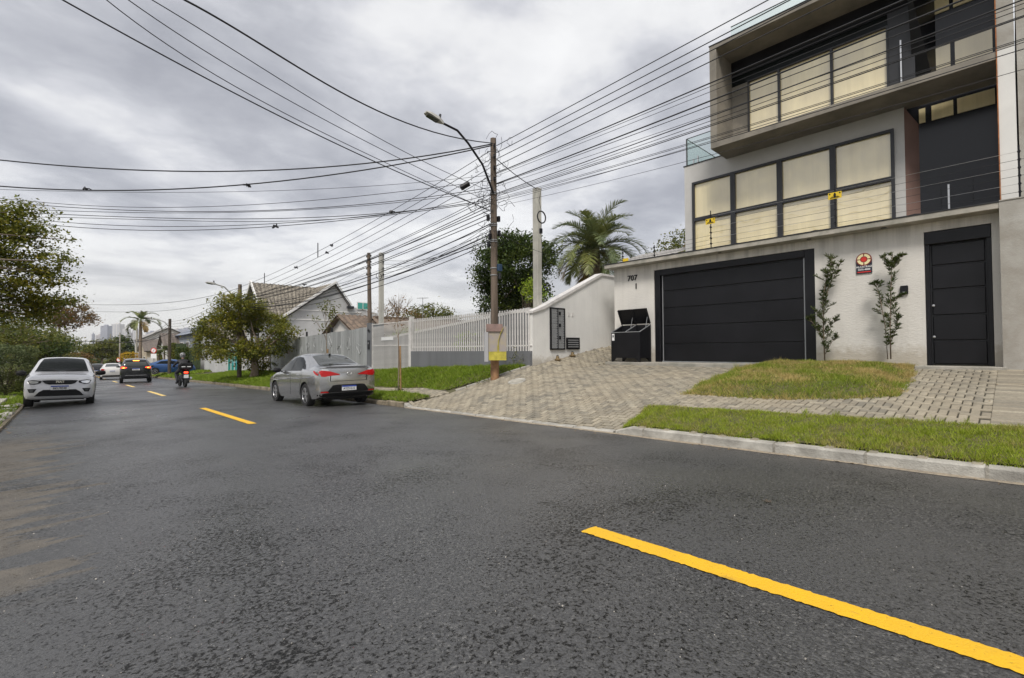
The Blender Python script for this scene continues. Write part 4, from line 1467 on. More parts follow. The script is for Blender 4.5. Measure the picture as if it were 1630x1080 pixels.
# grey intercom pillar
Pi = thing('gate_pillar', 'dark grey gate pillar with numerals and intercom between the sheet fence and the gate', 'pillar', (LX, 19.7, -1))
b = MB(); b.box(LX - .06, LX + .08, 19.5, 19.92, -1.4, 1.22); b.build('post', M['wall_grey'], Pi)
text('numerals', '607', .17, faceM(LX - .068, 19.71, .86) @ Matrix.Rotation(R(-35), 4, 'Z'), M['black_metal'], Pi, .01, .003)
b = MB(); b.box(LX - .09, LX - .061, 19.62, 19.80, .05, .45); b.build('intercom_panel', M['charcoal'], Pi)
b = MB(); b.box(LX - .10, LX - .09, 19.68, 19.74, .28, .36); b.build('button', M['steel'], Pi)

# corrugated sheet fence, sheet by sheet, with scrawled graffiti
Fs = thing('sheet_metal_fence', 'long fence of tall galvanised metal sheets with faint scrawled graffiti', 'fence', (LX, 25, -1))
M['galv_sheet'] = mat('galv_sheet', (.36, .37, .37), .5, .25, .22, 1.2, .1, 30, streak=True, rand='object', rvar=.14)
y = 19.96; k = 0
while y < 33.5:
    w_ = .40
    V = []; F = []
    z0 = gz(LX + .1, y) - .2; z1 = 1.03 - (y - 20) * .030 + random.uniform(-.015, .015)
    ns = 9
    for i in range(ns):
        yy = y + w_ * i / (ns - 1)
        xx = LX - .02 - (.02 if (i // 2) % 2 else 0)
        V += [(xx, yy, z0), (xx, yy, z1)]
    nb_ = len(V); V += [(v[0] + .008, v[1], v[2]) for v in V]
    for i in range(ns - 1):
        a = 2 * i
        F += [(a, a + 1, a + 3, a + 2), (nb_ + a, nb_ + a + 2, nb_ + a + 3, nb_ + a + 1), (a + 1, nb_ + a + 1, nb_ + a + 3, a + 3)]
    b = MB(); b.add(V, F); b.build('metal_sheet', M['galv_sheet'], Fs)
    y += w_ + .005
g_ = MB(); rr = random.Random(3)
for k in range(9):
    yc = 20.8 + k * 1.05; zc_ = rr.uniform(-.1, .5)
    pts = []
    for i in range(9):
        a = i * rr.uniform(.5, .9) + k
        pts.append((LX - .047, yc + .28 * math.cos(a) * rr.uniform(.5, 1), zc_ + .3 * math.sin(a)))
    g_.tube(pts, .012, 4)
M['faint_paint'] = mat('faint_paint', (.48, .49, .49), .6)
g_.build('graffiti', M['faint_paint'], Fs, kind='stuff')
b = MB()
for yy in (24.0, 27.5, 29.6, 32):
    b.box(LX + .02, LX + .1, yy, yy + .08, -1.6, 1.3 - (yy - 20) * .03)
b.build('support_posts', M['charcoal'], Fs, kind='stuff')

# sloping inner garden wall behind the pickets
Iw = thing('garden_wall', 'grey inner wall with white sloping coping seen behind the pickets', 'wall', (11.6, 16, -.6))
b = MB(); b.prism([(11.4, -1), (22, -1.2), (22, .50), (11.4, 1.34)], 'X', 11.5, 11.65); b.build('wall_face', M['wall_grey'], Iw)
b = MB(); b.prism([(11.4, 1.343), (22, .503), (22, .60), (11.4, 1.44)], 'X', 11.47, 11.68); b.build('coping', M['fence_white'], Iw)

# ------------------------------------------------------------------ utility poles
POLE = Vector((8.81, 10.1, -.92))
Pm = thing('utility_pole', 'tall weathered wooden utility pole at the driveway edge tangled in cables', 'utility pole', POLE)
b = MB(); b.cyl(POLE + Vector((0, 0, 1.35)), (8.79, 10.1, 6.02), .105, .082, 14); b.build('pole_shaft', M['wood_pole'], Pm, smooth=True)
b = MB(); b.cyl(POLE - Vector((0, 0, .3)), POLE + Vector((0, 0, 1.35)), .125, .12, 14); b.build('pole_butt', M['wood_pole_base'], Pm, smooth=True)
for z_ in (5.75, 5.45, 5.12, 4.8):
    for s in (-1, 1):
        b = MB(); b.lathe([(0, 0), (.035, .0), (.022, .02), (.04, .05), (.025, .08), (.035, .11), (0, .12)], (8.79 - .6 * .12 * s * -1, 10.1 + s * .13, z_ - .05), 'Z', 8)
        b.build('insulator', M['black_metal'], Pm, smooth=True)
b = MB()
for z_ in (4.45, 4.4, 3.55, 3.5, 3.1, 3.05, 2.3, 2.1):
    b.lathe([(.1, 0), (.108, 0), (.108, .02), (.1, .02)], (8.79, 10.1, z_), 'Z', 14)
b.build('steel_bands', M['galv'], Pm, kind='stuff')
for i, (dx, dy, z_) in enumerate(((-.1, .12, 3.75), (.02, .13, 3.35), (-.12, .02, 3.2), (.1, -.12, 3.3), (-.1, .1, 3.0), (.12, -.08, 3.72))):
    b = MB(); b.box(8.79 + dx - .035, 8.79 + dx + .035, 10.1 + dy - .045, 10.1 + dy + .045, z_ - .08, z_ + .08)
    b.build('cable_clamp', M['black_metal'], Pm, bevel=.01)
b = MB(); b.box(8.83, 8.97, 9.93, 10.05, 2.22, 2.42); b.build('junction_box', mat('box_blue', (.02, .05, .10), .5), Pm, bevel=.012)
b = MB(); b.box(8.86, 8.93, 9.93, 10.0, 2.0, 2.17); b.build('fuse_holder', M['charcoal'], Pm, bevel=.01)
# loops of slack cable round the top of the pole
b = MB(); rr = random.Random(11)
for k in range(64):
    z_ = rr.uniform(2.9, 5.8); s = rr.choice((-1, 1)); a0 = rr.uniform(0, 6.3); r_ = rr.uniform(.06, .26)
    c_ = Vector((8.79 + rr.uniform(-.45, .15), 10.1 + s * rr.uniform(.05, .6), z_))
    pts = [c_ + Vector((rr.uniform(-.4, .4) * r_, math.cos(a0 + i * .55) * r_, math.sin(a0 + i * .55) * r_ * rr.uniform(.7, 1.2))) for i in range(rr.randint(5, 11))]
    b.tube(pts, .006, 4)
b.build('slack_loops', M['wire'], Pm, kind='stuff')

# lamp
lampA = Vector((8.72, 10.02, 4.42))
l_end = atD(706, 197, 12.2)
Lm = thing('street_lamp', 'flat grey street lamp on a curved arm fixed to the near wooden pole', 'street lamp', lampA)
mid1 = atD(745, 228, 12.7); mid2 = atD(768, 262, 13.0)
b = MB(); b.tube([lampA, mid2, mid1, atD(728, 208, 12.4), l_end], .03, 8); b.build('lamp_arm', M['black_metal'], Lm, smooth=True)
ldir = (atD(690, 187, 12.0) - l_end).normalized()


def lamp_head(c, d, L, W, parent, m):
    side = d.cross(Vector((0, 0, 1))).normalized(); up = side.cross(d)
    prof_ = [(0, .25, .5), (.12, .45, .9), (.35, 1, 1), (.8, 1, .8), (1, .7, .35)]
    V = []; F = []
    for t_, ws, hs in prof_:
        for (a_, h_) in ((-1, -.3), (-.8, .5), (0, .8), (.8, .5), (1, -.3), (0, -.45)):
            V.append(c + d * (t_ * L) + side * (a_ * W * ws / 2) + up * (h_ * .11 * hs))
    for k in range(len(prof_) - 1):
        for i in range(6):
            F.append((k * 6 + i, k * 6 + (i + 1) % 6, (k + 1) * 6 + (i + 1) % 6, (k + 1) * 6 + i))
    F += [tuple(range(6)), tuple(range(24, 30))[::-1]]
    g = MB(); g.add(V, F); o = g.build('lamp_head', m, parent)
    g = MB(); c2 = c + d * (L * .6) - up * .052
    q = Matrix((side, d, up)).transposed()
    g.obox(c2, (W * .32, L * .28, .008), q); g.build('lens', M['grey_glass'], parent)
    g = MB(); g.cyl(c + d * (L * .25) + up * .08, c + d * (L * .25) + up * .18, .035, .03, 8); g.build('photocell', M['charcoal'], parent)


lamp_head(l_end, ldir, .55, .22, Lm, M['lamp_grey'])

# advert boards tied to the pole
Bd = thing('advert_board', 'faded tan, grey and yellow advert boards tied to the wooden pole', 'sign', (8.7, 9.95, -.3))
M['board_pink'] = mat('board_tan', (.36, .31, .22), .6, 0, 0, 5, col2=(.30, .27, .27))
M['board_yellow'] = mat('board_yellow', (.42, .36, .05), .6, 0, .25, 6)
M['board_grey'] = mat('board_grey', (.35, .35, .36), .6)
rt = Vector((_r0.x, _r0.y, 0)).normalized(); bk_ = Vector((_r0.y * -1, _r0.x, 0))


def board(px0, px1, py0, py1, D, m, name, th=.012):
    a = atD(px0, py1, D); c_ = atD(px1, py0, D)
    w_ = (c_ - a).dot(rt); h_ = c_.z - a.z
    g = MB(); nrm = bk_ * th
    A = [a, a + rt * w_, a + rt * w_ + Vector((0, 0, h_)), a + Vector((0, 0, h_))]
    g.add([*A, *[p + nrm for p in A]], [(0, 1, 2, 3), (7, 6, 5, 4), (0, 4, 5, 1), (1, 5, 6, 2), (2, 6, 7, 3), (3, 7, 4, 0)])
    return g.build(name, m, Bd)


board(774, 806, 520, 560, 13.05, M['board_pink'], 'panel')
board(778, 806, 560, 574, 13.03, M['board_yellow'], 'lower_panel')
board(774, 800, 516, 528, 13.02, mat('board_red', (.24, .16, .14), .6, 0, .2, 5), 'top_panel')
board(771, 777, 529, 576, 13.0, M['board_grey'], 'edge_panel')
pa = [(801, 522), (797, 530), (794, 540), (793, 550), (793, 560)]
g = MB()
for (x0, y0), (x1, y1) in zip(pa[:-1], pa[1:]):
    g.bar(atD(x0, y0, 13.03), atD(x1, y1 + .5, 13.03), .045, .012)
g.build('curved_stripe', M['board_yellow'], Bd)

# concrete service post behind the white wall
CP = Vector((10.42, 9.93, -.3))
Cp = thing('concrete_post', 'square pale concrete service post rising behind the white side wall', 'utility pole', CP)
b = MB(); b.prism([(10.32, 9.85), (10.52, 9.85), (10.52, 10.05), (10.32, 10.05)], 'Z', -.6, 4.93)
b.build('post_shaft', mat('post_concrete', (.46, .45, .40), .85, 0, .12, 3, .3, 30), Cp, bevel=.012)
cr = atD(862, 346, 13.7)
b = MB(); b.lathe([(.17 + .02 * math.cos(t), .02 * math.sin(t)) for t in np.linspace(0, 2 * math.pi, 9)], tuple(cr), 'Y', 22)
o = b.build('cable_coil', M['wire'], Cp, smooth='all')
b = MB(); c0 = atD(861, 372, 13.75); b.cyl(c0, c0 + Vector((0, 0, .14)), .05, n=8); b.build('insulator', M['black_metal'], Cp)
b = MB(); b.tube([cr + Vector((0, 0, .17)), atD(858, 320, 13.8), atD(862, 300, 13.9)], .008, 4); b.tube([cr - Vector((0, 0, .17)), c0, atD(864, 410, 13.8)], .006, 4)
b.build('drop_cable', M['wire'], Cp)


def pole(label, base, top, r0, r1, m, name='utility_pole', n=10, arm=None, group=None, square=False):
    P = thing(name, label, 'utility pole', base, group=group)
    b = MB()
    if square:
        b.bar(Vector(base) - Vector((0, 0, .3)), top, r0 * 2)
    else:
        b.cyl(Vector(base) - Vector((0, 0, .3)), top, r0, r1, n)
    b.build('pole_shaft', m, P, smooth=not square)
    for k in range(4):
        z_ = top[2] - .2 - k * .28
        for s in (-1, 1):
            g = MB(); g.lathe([(0, 0), (.04, .0), (.025, .04), (.045, .07), (0, .12)], (top[0] + s * .04, top[1] - .12 * s, z_), 'Z', 7)
            g.build('insulator', M['black_metal'], P)
    return P


p587 = atD(587, 403, 22.0); p608 = atD(607, 403, 21.3)
pole('slim brown wooden post behind the sheet fence, left of a pale concrete post', (p587.x + .1, p587.y, -.9), tuple(p587), .12, .075, M['wood_pole'])
Q = pole('pale concrete post behind the gate, right of the brown wooden post', (p608.x, p608.y, -.9), tuple(p608), .085, .07, mat('post_concrete2', (.44, .43, .39), .85, 0, .12, 3), square=True)
b = MB(); cc = atD(603, 440, 21.1); b.lathe([(.13 + .012 * math.cos(t), .012 * math.sin(t)) for t in np.linspace(0, 2 * math.pi, 7)], tuple(cc), 'Y', 16); b.build('cable_coil', M['wire'], Q)
p382 = atD(382, 453, 27.8)
P2 = pole('wooden utility pole with a lamp arm rising out of the verge tree crown', (p382.x, p382.y, -1.9), tuple(p382), .13, .10, M['wood_pole'])
L2 = thing('street_lamp', 'street lamp with long arm on the pole above the verge tree', 'street lamp', tuple(atD(372, 470, 27.7)))
e2 = atD(344, 453, 26.8)
b = MB(); b.tube([atD(376, 478, 27.7), atD(366, 466, 27.5), atD(357, 457, 27.2), e2], .035, 6); b.build('lamp_arm', M['lamp_grey'], L2)
lamp_head(e2, (atD(330, 450, 26.3) - e2).normalized(), .6, .25, L2, M['lamp_grey'])
p271 = atD(270.5, 508, 46.7)
P3 = pole('dark distant wooden utility pole standing behind the motorcyclist', (p271.x, p271.y, -2.5), tuple(p271), .15, .12, M['bark_dark'])
L3 = thing('street_lamp', 'small street lamp arm on the distant dark pole by the palm', 'street lamp', tuple(p271))
e3 = atD(243, 509, 45)
b = MB(); b.tube([atD(270, 522, 46.6), atD(262, 513, 46), atD(252, 509, 45.5), e3], .04, 5); b.build('lamp_arm', M['lamp_grey'], L3)
lamp_head(e3, (atD(237, 507, 44.7) - e3).normalized(), .7, .3, L3, M['lamp_grey'])

# ------------------------------------------------------------------ overhead cables
NPX = 9


def cable(pts, d0, d1, r, label, group, n=24, ext=None):
    """a cable traced by its measured line of sight; reciprocal distance runs evenly from d0 to d1"""
    P = np.array(pts, float)
    s = np.concatenate([[0], np.cumsum(np.hypot(*np.diff(P, axis=0).T))]); s /= s[-1]
    tt = np.linspace(0, 1, n)
    # smooth quadratic fit keeps the catenary clean
    deg = min(len(P) - 1, 3)
    cxp = np.polyfit(s, P[:, 0], deg); cyp = np.polyfit(s, P[:, 1], deg)
    X = np.polyval(cxp, tt); Y = np.polyval(cyp, tt)
    D = 1 / (1 / d0 + (1 / d1 - 1 / d0) * tt)
    V = [atD(x, y, d) for x, y, d in zip(X, Y, D)]
    if ext:
        V.append(V[-1] + (V[-1] - V[-3]).normalized() * ext)
    b = MB(); b.tube(V, r, 5)
    return tag(b.build('overhead_cable', M['wire'], None, smooth='all'), label, 'cable', group), V


def span(A, Bp, sag, r, label, group, n=26):
    A = Vector(A); Bp = Vector(Bp)
    V = []
    for i in range(n + 1):
        t_ = i / n
        V.append(A.lerp(Bp, t_) - Vector((0, 0, sag * 4 * t_ * (1 - t_))))
    b = MB(); b.tube(V, r, 5)
    return tag(b.build('overhead_cable', M['wire'], None, smooth='all'), label, 'cable', group), V


g1 = 'cables rising to the upper left corner'
lab1 = ['lowest of the five cables rising to the upper left, nearest the corner', 'second cable from the left of the five rising to the upper left',
        'middle cable of the five rising to the upper left', 'fourth cable of the five rising to the upper left', 'thick twisted cable rising to the top edge above the street lamp']
tr1 = [[(785, 338), (700, 300), (610, 265), (425, 176), (250, 82), (97, -1)], [(785, 343), (725, 305), (620, 262), (500, 210), (350, 120), (167, -1)],
       [(785, 331), (750, 300), (650, 260), (500, 187), (350, 92), (201, -1)], [(784, 306), (650, 245), (550, 190), (375, 82), (240, -1)],
       [(784, 228), (650, 198), (550, 150), (400, 62), (292, -1)]]
for L_, t_, r_ in zip(lab1, tr1, (.011, .007, .007, .007, .014)):
    cable(t_, 13.2, 6.2, r_, L_, g1, ext=6)
g2 = 'cables crossing to the left edge'
tr2 = [([(784, 230), (745, 236), (550, 264), (350, 273), (175, 269), (0, 255)], .018, 'upper thick twisted cable crossing nearly level to the left edge'),
       ([(784, 233), (740, 240), (600, 267), (400, 295), (200, 302), (0, 297)], .018, 'lower thick twisted cable crossing to the left edge with two small knots'),
       ([(784, 279), (700, 287), (500, 302), (200, 306), (0, 302)], .006, 'faint thin cable just under the lower thick twisted cable on the left'),
       ([(784, 288), (675, 299), (550, 316), (350, 329), (200, 329), (40, 320)], .008, None),
       ([(784, 298), (650, 318), (450, 334), (200, 335), (40, 325)], .010, None), ([(784, 303), (700, 314), (560, 330), (300, 339), (75, 335)], .008, None),
       ([(784, 316), (750, 325), (600, 342), (450, 345), (250, 349), (75, 340)], .010, None), ([(784, 309), (720, 324), (600, 344), (450, 352), (225, 350), (65, 346)], .008, None),
       ([(784, 318), (600, 342), (450, 356), (225, 360), (65, 351)], .009, None), ([(784, 321), (625, 341), (450, 361), (225, 366), (65, 357)], .010, None)]
lev = iter(['first', 'second', 'third', 'fourth', 'fifth', 'sixth', 'seventh'])
for t_, r_, L_ in tr2:
    thin = L_ is None
    cable(t_, 13.2, 14.5 if thin else 13.0, r_, L_ or (next(lev) + ' from the top of the thin level cables sagging towards the left tree'), g2 if not thin else 'thin cables sagging level towards the left tree', ext=4)

ORD = ['first', 'second', 'third', 'fourth', 'fifth', 'sixth', 'seventh', 'eighth', 'ninth', 'tenth', 'eleventh', 'twelfth', 'thirteenth', 'fourteenth', 'fifteenth']
# along the street, towards and past the camera on the right
AP = Vector((8.8, 9.97, 0)); END = Vector((8.8, -24, .9))
for k, z_ in enumerate((5.78, 5.58, 5.40, 5.20)):
    span(AP + Vector((0, 0, z_)), END + Vector((0, 0, z_ + .75)), .12, .010, ['topmost', 'second', 'third', 'fourth'][k] + ' of the four evenly spaced power lines rising right of the pole', 'power lines rising right of the pole')
tele = [(5.0, .30, .018), (4.97, .36, .008), (4.92, .45, .007), (4.7, .40, .020), (4.68, .46, .010), (4.62, .6, .007), (4.42, .36, .014), (4.40, .5, .008), (4.38, .6, .009),
        (4.34, .62, .012), (4.28, .75, .007), (4.24, .72, .008), (4.22, .85, .009), (4.15, .8, .007), (4.05, 1.0, .006)]
rr = random.Random(5)
for k, (z_, sg, r_) in enumerate(tele):
    span(AP + Vector((0, 0, z_)), END + Vector((rr.uniform(-.3, .3), 0, z_ + rr.uniform(.0, .3))), sg, r_ * .72, ORD[k] + ' telephone cable passing the house, counted from the top at the pole', 'telephone cables passing in front of the house')
# away down the street
A2 = Vector((8.78, 10.22, 0)); B2 = Vector((p382.x, p382.y - .1, 0))
for k, z_ in enumerate((5.70, 5.46, 5.22, 4.98)):
    span(A2 + Vector((0, 0, z_)), B2 + Vector((0, 0, 3.75 - k * .28)), .30, .009, ['topmost', 'second', 'third', 'fourth'][k] + ' power line running away from the pole towards the verge tree', 'power lines running away down the street')
for k in range(13):
    z_ = 4.5 - k * .12 - rr.uniform(0, .06)
    span(A2 + Vector((0, 0, z_)), B2 + Vector((rr.uniform(-.1, .1), 0, 2.6 + (z_ - 3.3) * .5)), rr.uniform(.25, .75), rr.choice((.007, .009, .012, .016)), ORD[k] + ' telephone cable running from the pole over the fence, counted from the top', 'telephone cables running away down the street')
for k in range(5):
    span(A2 + Vector((0, 0, 3.1 + .12 * k)), (p608.x, p608.y, p608.z - .3 - .2 * k), .25, .006, ['highest', 'second', 'third', 'fourth', 'lowest'][k] + ' thin service drop from the pole to the posts behind the gate', 'service drops to the gate posts')
for k in range(3):
    span((p587.x, p587.y, p587.z - .25 - .3 * k), (p382.x + 2, p382.y + 6, 2.3 - .25 * k), .2, .006, ['upper', 'middle', 'lower'][k] + ' thin service wire from the brown post towards the gabled house', 'service wires beyond the gate posts')
span(AP + Vector((0, 0, 5.4)), (10.42, 9.86, 4.85), .06, .012, 'short cable from the pole top down to the concrete post', 'drop cables to the concrete post')
span(AP + Vector((0, 0, 3.3)), (13.3, 8.9, 2.7), .25, .006, 'thin drop wire from the pole to the garage wall corner', 'drop cables to the concrete post')
# beyond the second pole
for k in range(4):
    span((p382.x, p382.y, 3.75 - k * .28), (p271.x, p271.y, p271.z - .25 - .25 * k), .5, .010, ['topmost', 'second', 'third', 'lowest'][k] + ' power line between the verge tree pole and the distant dark pole', 'power lines between the two far poles')
    span((p271.x, p271.y, p271.z - .25 - .25 * k), (7.6, 95, 1.8 - .25 * k), .5, .014, ['topmost', 'second', 'third', 'lowest'][k] + ' power line running on behind the tall slim palm', 'power lines beyond the distant pole')
for k in range(4):
    span((p382.x, p382.y, 2.9 - .2 * k), (p271.x, p271.y, p271.z - 1.4 - .2 * k), .6, .012, ['uppermost', 'upper middle', 'lower middle', 'lowest'][k] + ' telephone cable between the verge tree pole and the distant dark pole', 'telephone cables between the two far poles')
for (t_, d0, d1, r_, L_) in (([(382, 458), (300, 478), (220, 485), (130, 485)], 27.8, 36, .012, 'upper thin cable crossing the sky above the palm'),
                             ([(382, 462), (300, 490), (200, 497), (100, 497)], 27.8, 37, .010, 'lower thin cable crossing the sky just above the palm'),
                             ([(271, 530), (235, 542), (170, 545), (80, 547)], 46, 44, .028, 'thick dark cable crossing low in front of the far skyline')):
    cable(t_, d0, d1, r_, L_, 'cables crossing the far street')
# splice closure, spacers and line knots
sp0 = atD(733, 300, 12.9); sp1 = atD(747, 292, 12.9)
b = MB(); b.cyl(sp0, sp1, .075, n=12)
tag(b.build('splice_closure', M['black_metal'], None, bevel=.01), 'black cylindrical cable splice closure hanging left of the wooden pole', 'splice closure')
for i, (px, y0, y1, D) in enumerate(((506, 387, 410, 19.5), (421, 435, 452, 24.5))):
    b = MB(); b.bar(atD(px, y0, D), atD(px, y1, D), .035, .02)
    tag(b.build('line_spacer', M['charcoal'], None), ['vertical spacer bar on the power lines, nearer of the two', 'vertical spacer bar on the power lines above the gabled roof, farther of the two'][i], 'line spacer')
for i, (px, py, D, L_) in enumerate(((396, 295, 13.1, 'small dark knot in the middle of the lower twisted cable'), (139, 302, 13.0, 'small dark knot near the left end of the lower twisted cable'), (438, 361, 13.9, 'dark clump on the lowest level cable'), (623, 338, 13.4, 'pair of dark clumps on a level cable near the pole'),
                                     (520, 402, 18.6, 'round dark plant clump on the third power line'), (528, 391, 18.4, 'small dark clump on the second power line'), (472, 426, 21.0, 'small dark clump low on the fourth power line'), (484, 453, 21.5, 'dark clump on a telephone cable over the gabled roof'))):
    c_ = atD(px, py, D); b = MB()
    for k in range(7):
        q = Matrix.Rotation(rr.uniform(0, 6), 3, 'X') @ Matrix.Rotation(rr.uniform(0, 6), 3, 'Z')
        b.obox(c_ + Vector((rr.gauss(0, .03), rr.gauss(0, .03), rr.gauss(0, .02))), (.04, .012, .02), q)
    tag(b.build('cable_clump', M['charcoal'], None), L_, 'cable clump', kind='stuff' if False else None)

# ================================================================== VEGETATION
def leaf_cloud(pts, size, droop=.3, aspect=.5, flat=.35):
    """pts (n,3) -> leaf quads; each leaf one island"""
    n = len(pts)
    az = RNG.uniform(0, 2 * np.pi, n); el = RNG.normal(-droop, .5, n)
    d = np.stack([np.cos(az) * np.cos(el), np.sin(az) * np.cos(el), np.sin(el)], 1)
    side = np.cross(d, np.array([0, 0, 1.0])); side /= np.linalg.norm(side, axis=1)[:, None] + 1e-9
    tl = RNG.normal(0, .6 / max(flat, .1) * .35, n)
    up = np.cross(side, d)
    side = side * np.cos(tl)[:, None] + up * np.sin(tl)[:, None]
    s = size * RNG.uniform(.6, 1.3, n)[:, None]
    a = pts - d * s * .5; c = pts + d * s * .5
    b = pts + side * s * aspect * .5; e = pts - side * s * aspect * .5
    V = np.stack([a, b, c, e], 1).reshape(-1, 3)
    return V, np.arange(4 * n).reshape(n, 4)


def limbs(mb, base, top, tips, r0, rnd, crook=.12):
    """trunk from base to fork, then limbs out to the tips"""
    base = Vector(base); top = Vector(top)
    n = 5
    pts = [base.lerp(top, i / n) + Vector((rnd.gauss(0, crook * r0), rnd.gauss(0, crook * r0), 0)) * (1 if 0 < i < n else 0) for i in range(n + 1)]
    mb.tube(pts, [r0 * (1.25 if i == 0 else 1 - .35 * i / n) for i in range(n + 1)], 8)
    for tp in tips:
        tp = Vector(tp); d = tp - top
        m1 = top + d * .35 + Vector((rnd.gauss(0, .08), rnd.gauss(0, .08), .12)) * d.length
        m2 = top + d * .7 + Vector((rnd.gauss(0, .06), rnd.gauss(0, .06), .06)) * d.length
        mb.tube([top, m1, m2, tp], [r0 * .5, r0 * .3, r0 * .18, r0 * .06], 5)


def tree(name, label, base, fork_z, blobs, n_clumps, per, spread, leaf, lm, trunk_r=.15, group=None, bark=None, seed=1, hollow=.45, aspect=.5, flatc=.6, droop=.3, lean=(0, 0)):
    rnd = random.Random(seed)
    T_ = thing(name, label, 'tree', base, group=group)
    B = np.array([b[:3] for b in blobs], float); Rr = np.array([b[3:] for b in blobs], float)
    vol = Rr.prod(1) ** .75; pr = vol / vol.sum()
    k = RNG.choice(len(blobs), n_clumps, p=pr)
    v = RNG.normal(0, 1, (n_clumps, 3)); v /= np.linalg.norm(v, axis=1)[:, None]
    rad = RNG.uniform(hollow, 1.0, n_clumps) ** .6 * (1 + RNG.normal(0, .10, n_clumps))
    cc = B[k] + v * Rr[k] * rad[:, None]
    pts = np.repeat(cc, per, 0) + RNG.normal(0, 1, (n_clumps * per, 3)) * spread * np.array([1, 1, flatc]) * np.repeat(RNG.uniform(.5, 1.4, n_clumps), per)[:, None]
    V, F = leaf_cloud(pts, leaf, droop, aspect)
    raw('crown', V, F, lm, parent=T_)
    mb = MB()
    tips = [tuple(cc[i]) for i in RNG.choice(n_clumps, min(26, n_clumps), replace=False)]
    limbs(mb, base, (base[0] + lean[0], base[1] + lean[1], fork_z), tips, trunk_r, rnd)
    mb.build('trunk', bark or M['bark'], T_, smooth='all')
    return T_


M['leaf_olive'] = leafmat('leaf_olive', [(.095, .125, .018), (.16, .185, .026), (.055, .08, .015), (.22, .21, .035), (.12, .15, .02)])
M['leaf_dark'] = leafmat('leaf_dark', [(.035, .06, .015), (.06, .10, .02), (.025, .045, .012), (.09, .13, .03)])
M['leaf_mid'] = leafmat('leaf_mid', [(.06, .085, .018), (.10, .13, .025), (.14, .15, .03), (.045, .06, .015)])
M['leaf_lime'] = leafmat('leaf_lime', [(.18, .30, .03), (.28, .40, .05), (.12, .22, .03)])
M['leaf_bush'] = leafmat('leaf_bush', [(.08, .11, .05), (.13, .17, .08), (.05, .075, .03), (.18, .22, .11)])
M['leaf_rust'] = leafmat('leaf_rust', [(.15, .08, .03), (.10, .09, .03), (.20, .11, .04), (.06, .06, .02)])
M['leaf_yellow'] = leafmat('leaf_yellow', [(.55, .38, .02), (.45, .30, .03), (.30, .25, .03)])
M['leaf_palm'] = leafmat('leaf_palm', [(.10, .14, .06), (.16, .20, .10), (.07, .10, .04), (.22, .26, .14)], .25, .4)
M['leaf_palm_dry'] = leafmat('leaf_palm_dry', [(.22, .17, .08), (.16, .12, .06), (.26, .21, .10)], .2)
M['leaf_conifer'] = leafmat('leaf_conifer', [(.035, .06, .018), (.06, .09, .028), (.09, .125, .04), (.04, .055, .024)], .3)

# overhanging tree at the left edge
bl = []
for px, py, D, rx_, rz_ in ((10, 350, 12.5, .75, .55), (45, 375, 12.8, .8, .4), (-20, 400, 12.2, 1.2, .7), (60, 420, 12.8, .75, .42), (30, 465, 12.6, 1.0, .45), (95, 447, 12.9, .55, .22),
                            (80, 480, 12.9, .6, .28), (10, 500, 12.5, 1.0, .45), (-80, 450, 11.8, 1.5, 1.1), (-60, 370, 12, 1.1, .8), (45, 335, 12.6, .45, .2), (65, 505, 13.2, .5, .2), (100, 395 + 20, 12.9, .25, .15), (-30, 330, 12.2, .7, .3)):
    p_ = atD(px, py, D); bl.append((p_.x, p_.y, p_.z, rx_, rx_, rz_))
tree('street_tree', 'large olive-green spreading tree overhanging the left edge of the street', (-4.6, 11.5, -1.5), -.2, bl, 820, 38, .16, .085, M['leaf_olive'], .12, seed=2, hollow=.1, flatc=.45, aspect=.6)

# verge tree behind the grey sedan
base = PG(401, 597)
base = Vector((7.9, 30.2, gz(7.9, 30.2) + .1))
bl = []
for px, py, rx_, rz_ in ((385, 500, 1.5, .95), (350, 520, 1.2, .8), (425, 515, 1.2, .85), (335, 555, .9, .7), (375, 560, 1.3, .7), (430, 555, 1.1, .7), (450, 530, .7, .5), (375, 478, .9, .5), (405, 488, .7, .45), (325, 535, .5, .4), (410, 583, .8, .3)):
    p_ = atD(px, py, 27.4 + random.uniform(-1, 1)); bl.append((p_.x, p_.y, p_.z, rx_, rx_, rz_))
tree('verge_tree', 'round bushy olive tree with a forked trunk on the grass verge', tuple(base), -.6, bl, 700, 36, .20, .145, M['leaf_olive'], .26, seed=4, hollow=.35)

# dark tree and lime shrub behind the white wall
bl = []
for px, py, rx_, rz_ in ((830, 420, 2.0, 1.6), (790, 410, 1.2, 1.0), (860, 400, 1.0, .8), (815, 385, 1.2, .6), (790, 455, 1.4, 1.2), (840, 465, 1.6, 1.3), (775, 440, .8, .8), (800, 490, 1.6, .9), (770, 400, .6, .5)):
    p_ = atD(px, py, 30 + random.uniform(-1.2, 1.2)); bl.append((p_.x, p_.y, p_.z, rx_, rx_, rz_))
tree('garden_tree', 'dense dark green garden tree standing between the wooden pole and the palm', (21.3, 22.2, -.5), 1.4, bl, 760, 42, .28, .19, M['leaf_dark'], .22, seed=6, hollow=.3)
bl = [(*atD(845, 462, 17), .45, .45, .35), (*atD(855, 475, 17), .5, .5, .3), (*atD(850, 450, 17), .3, .3, .25)]
tree('garden_shrub', 'bright lime green young shrub beside the concrete post', (12.3, 12.2, -.3), .6, bl, 60, 16, .11, .09, M['leaf_lime'], .03, seed=7)


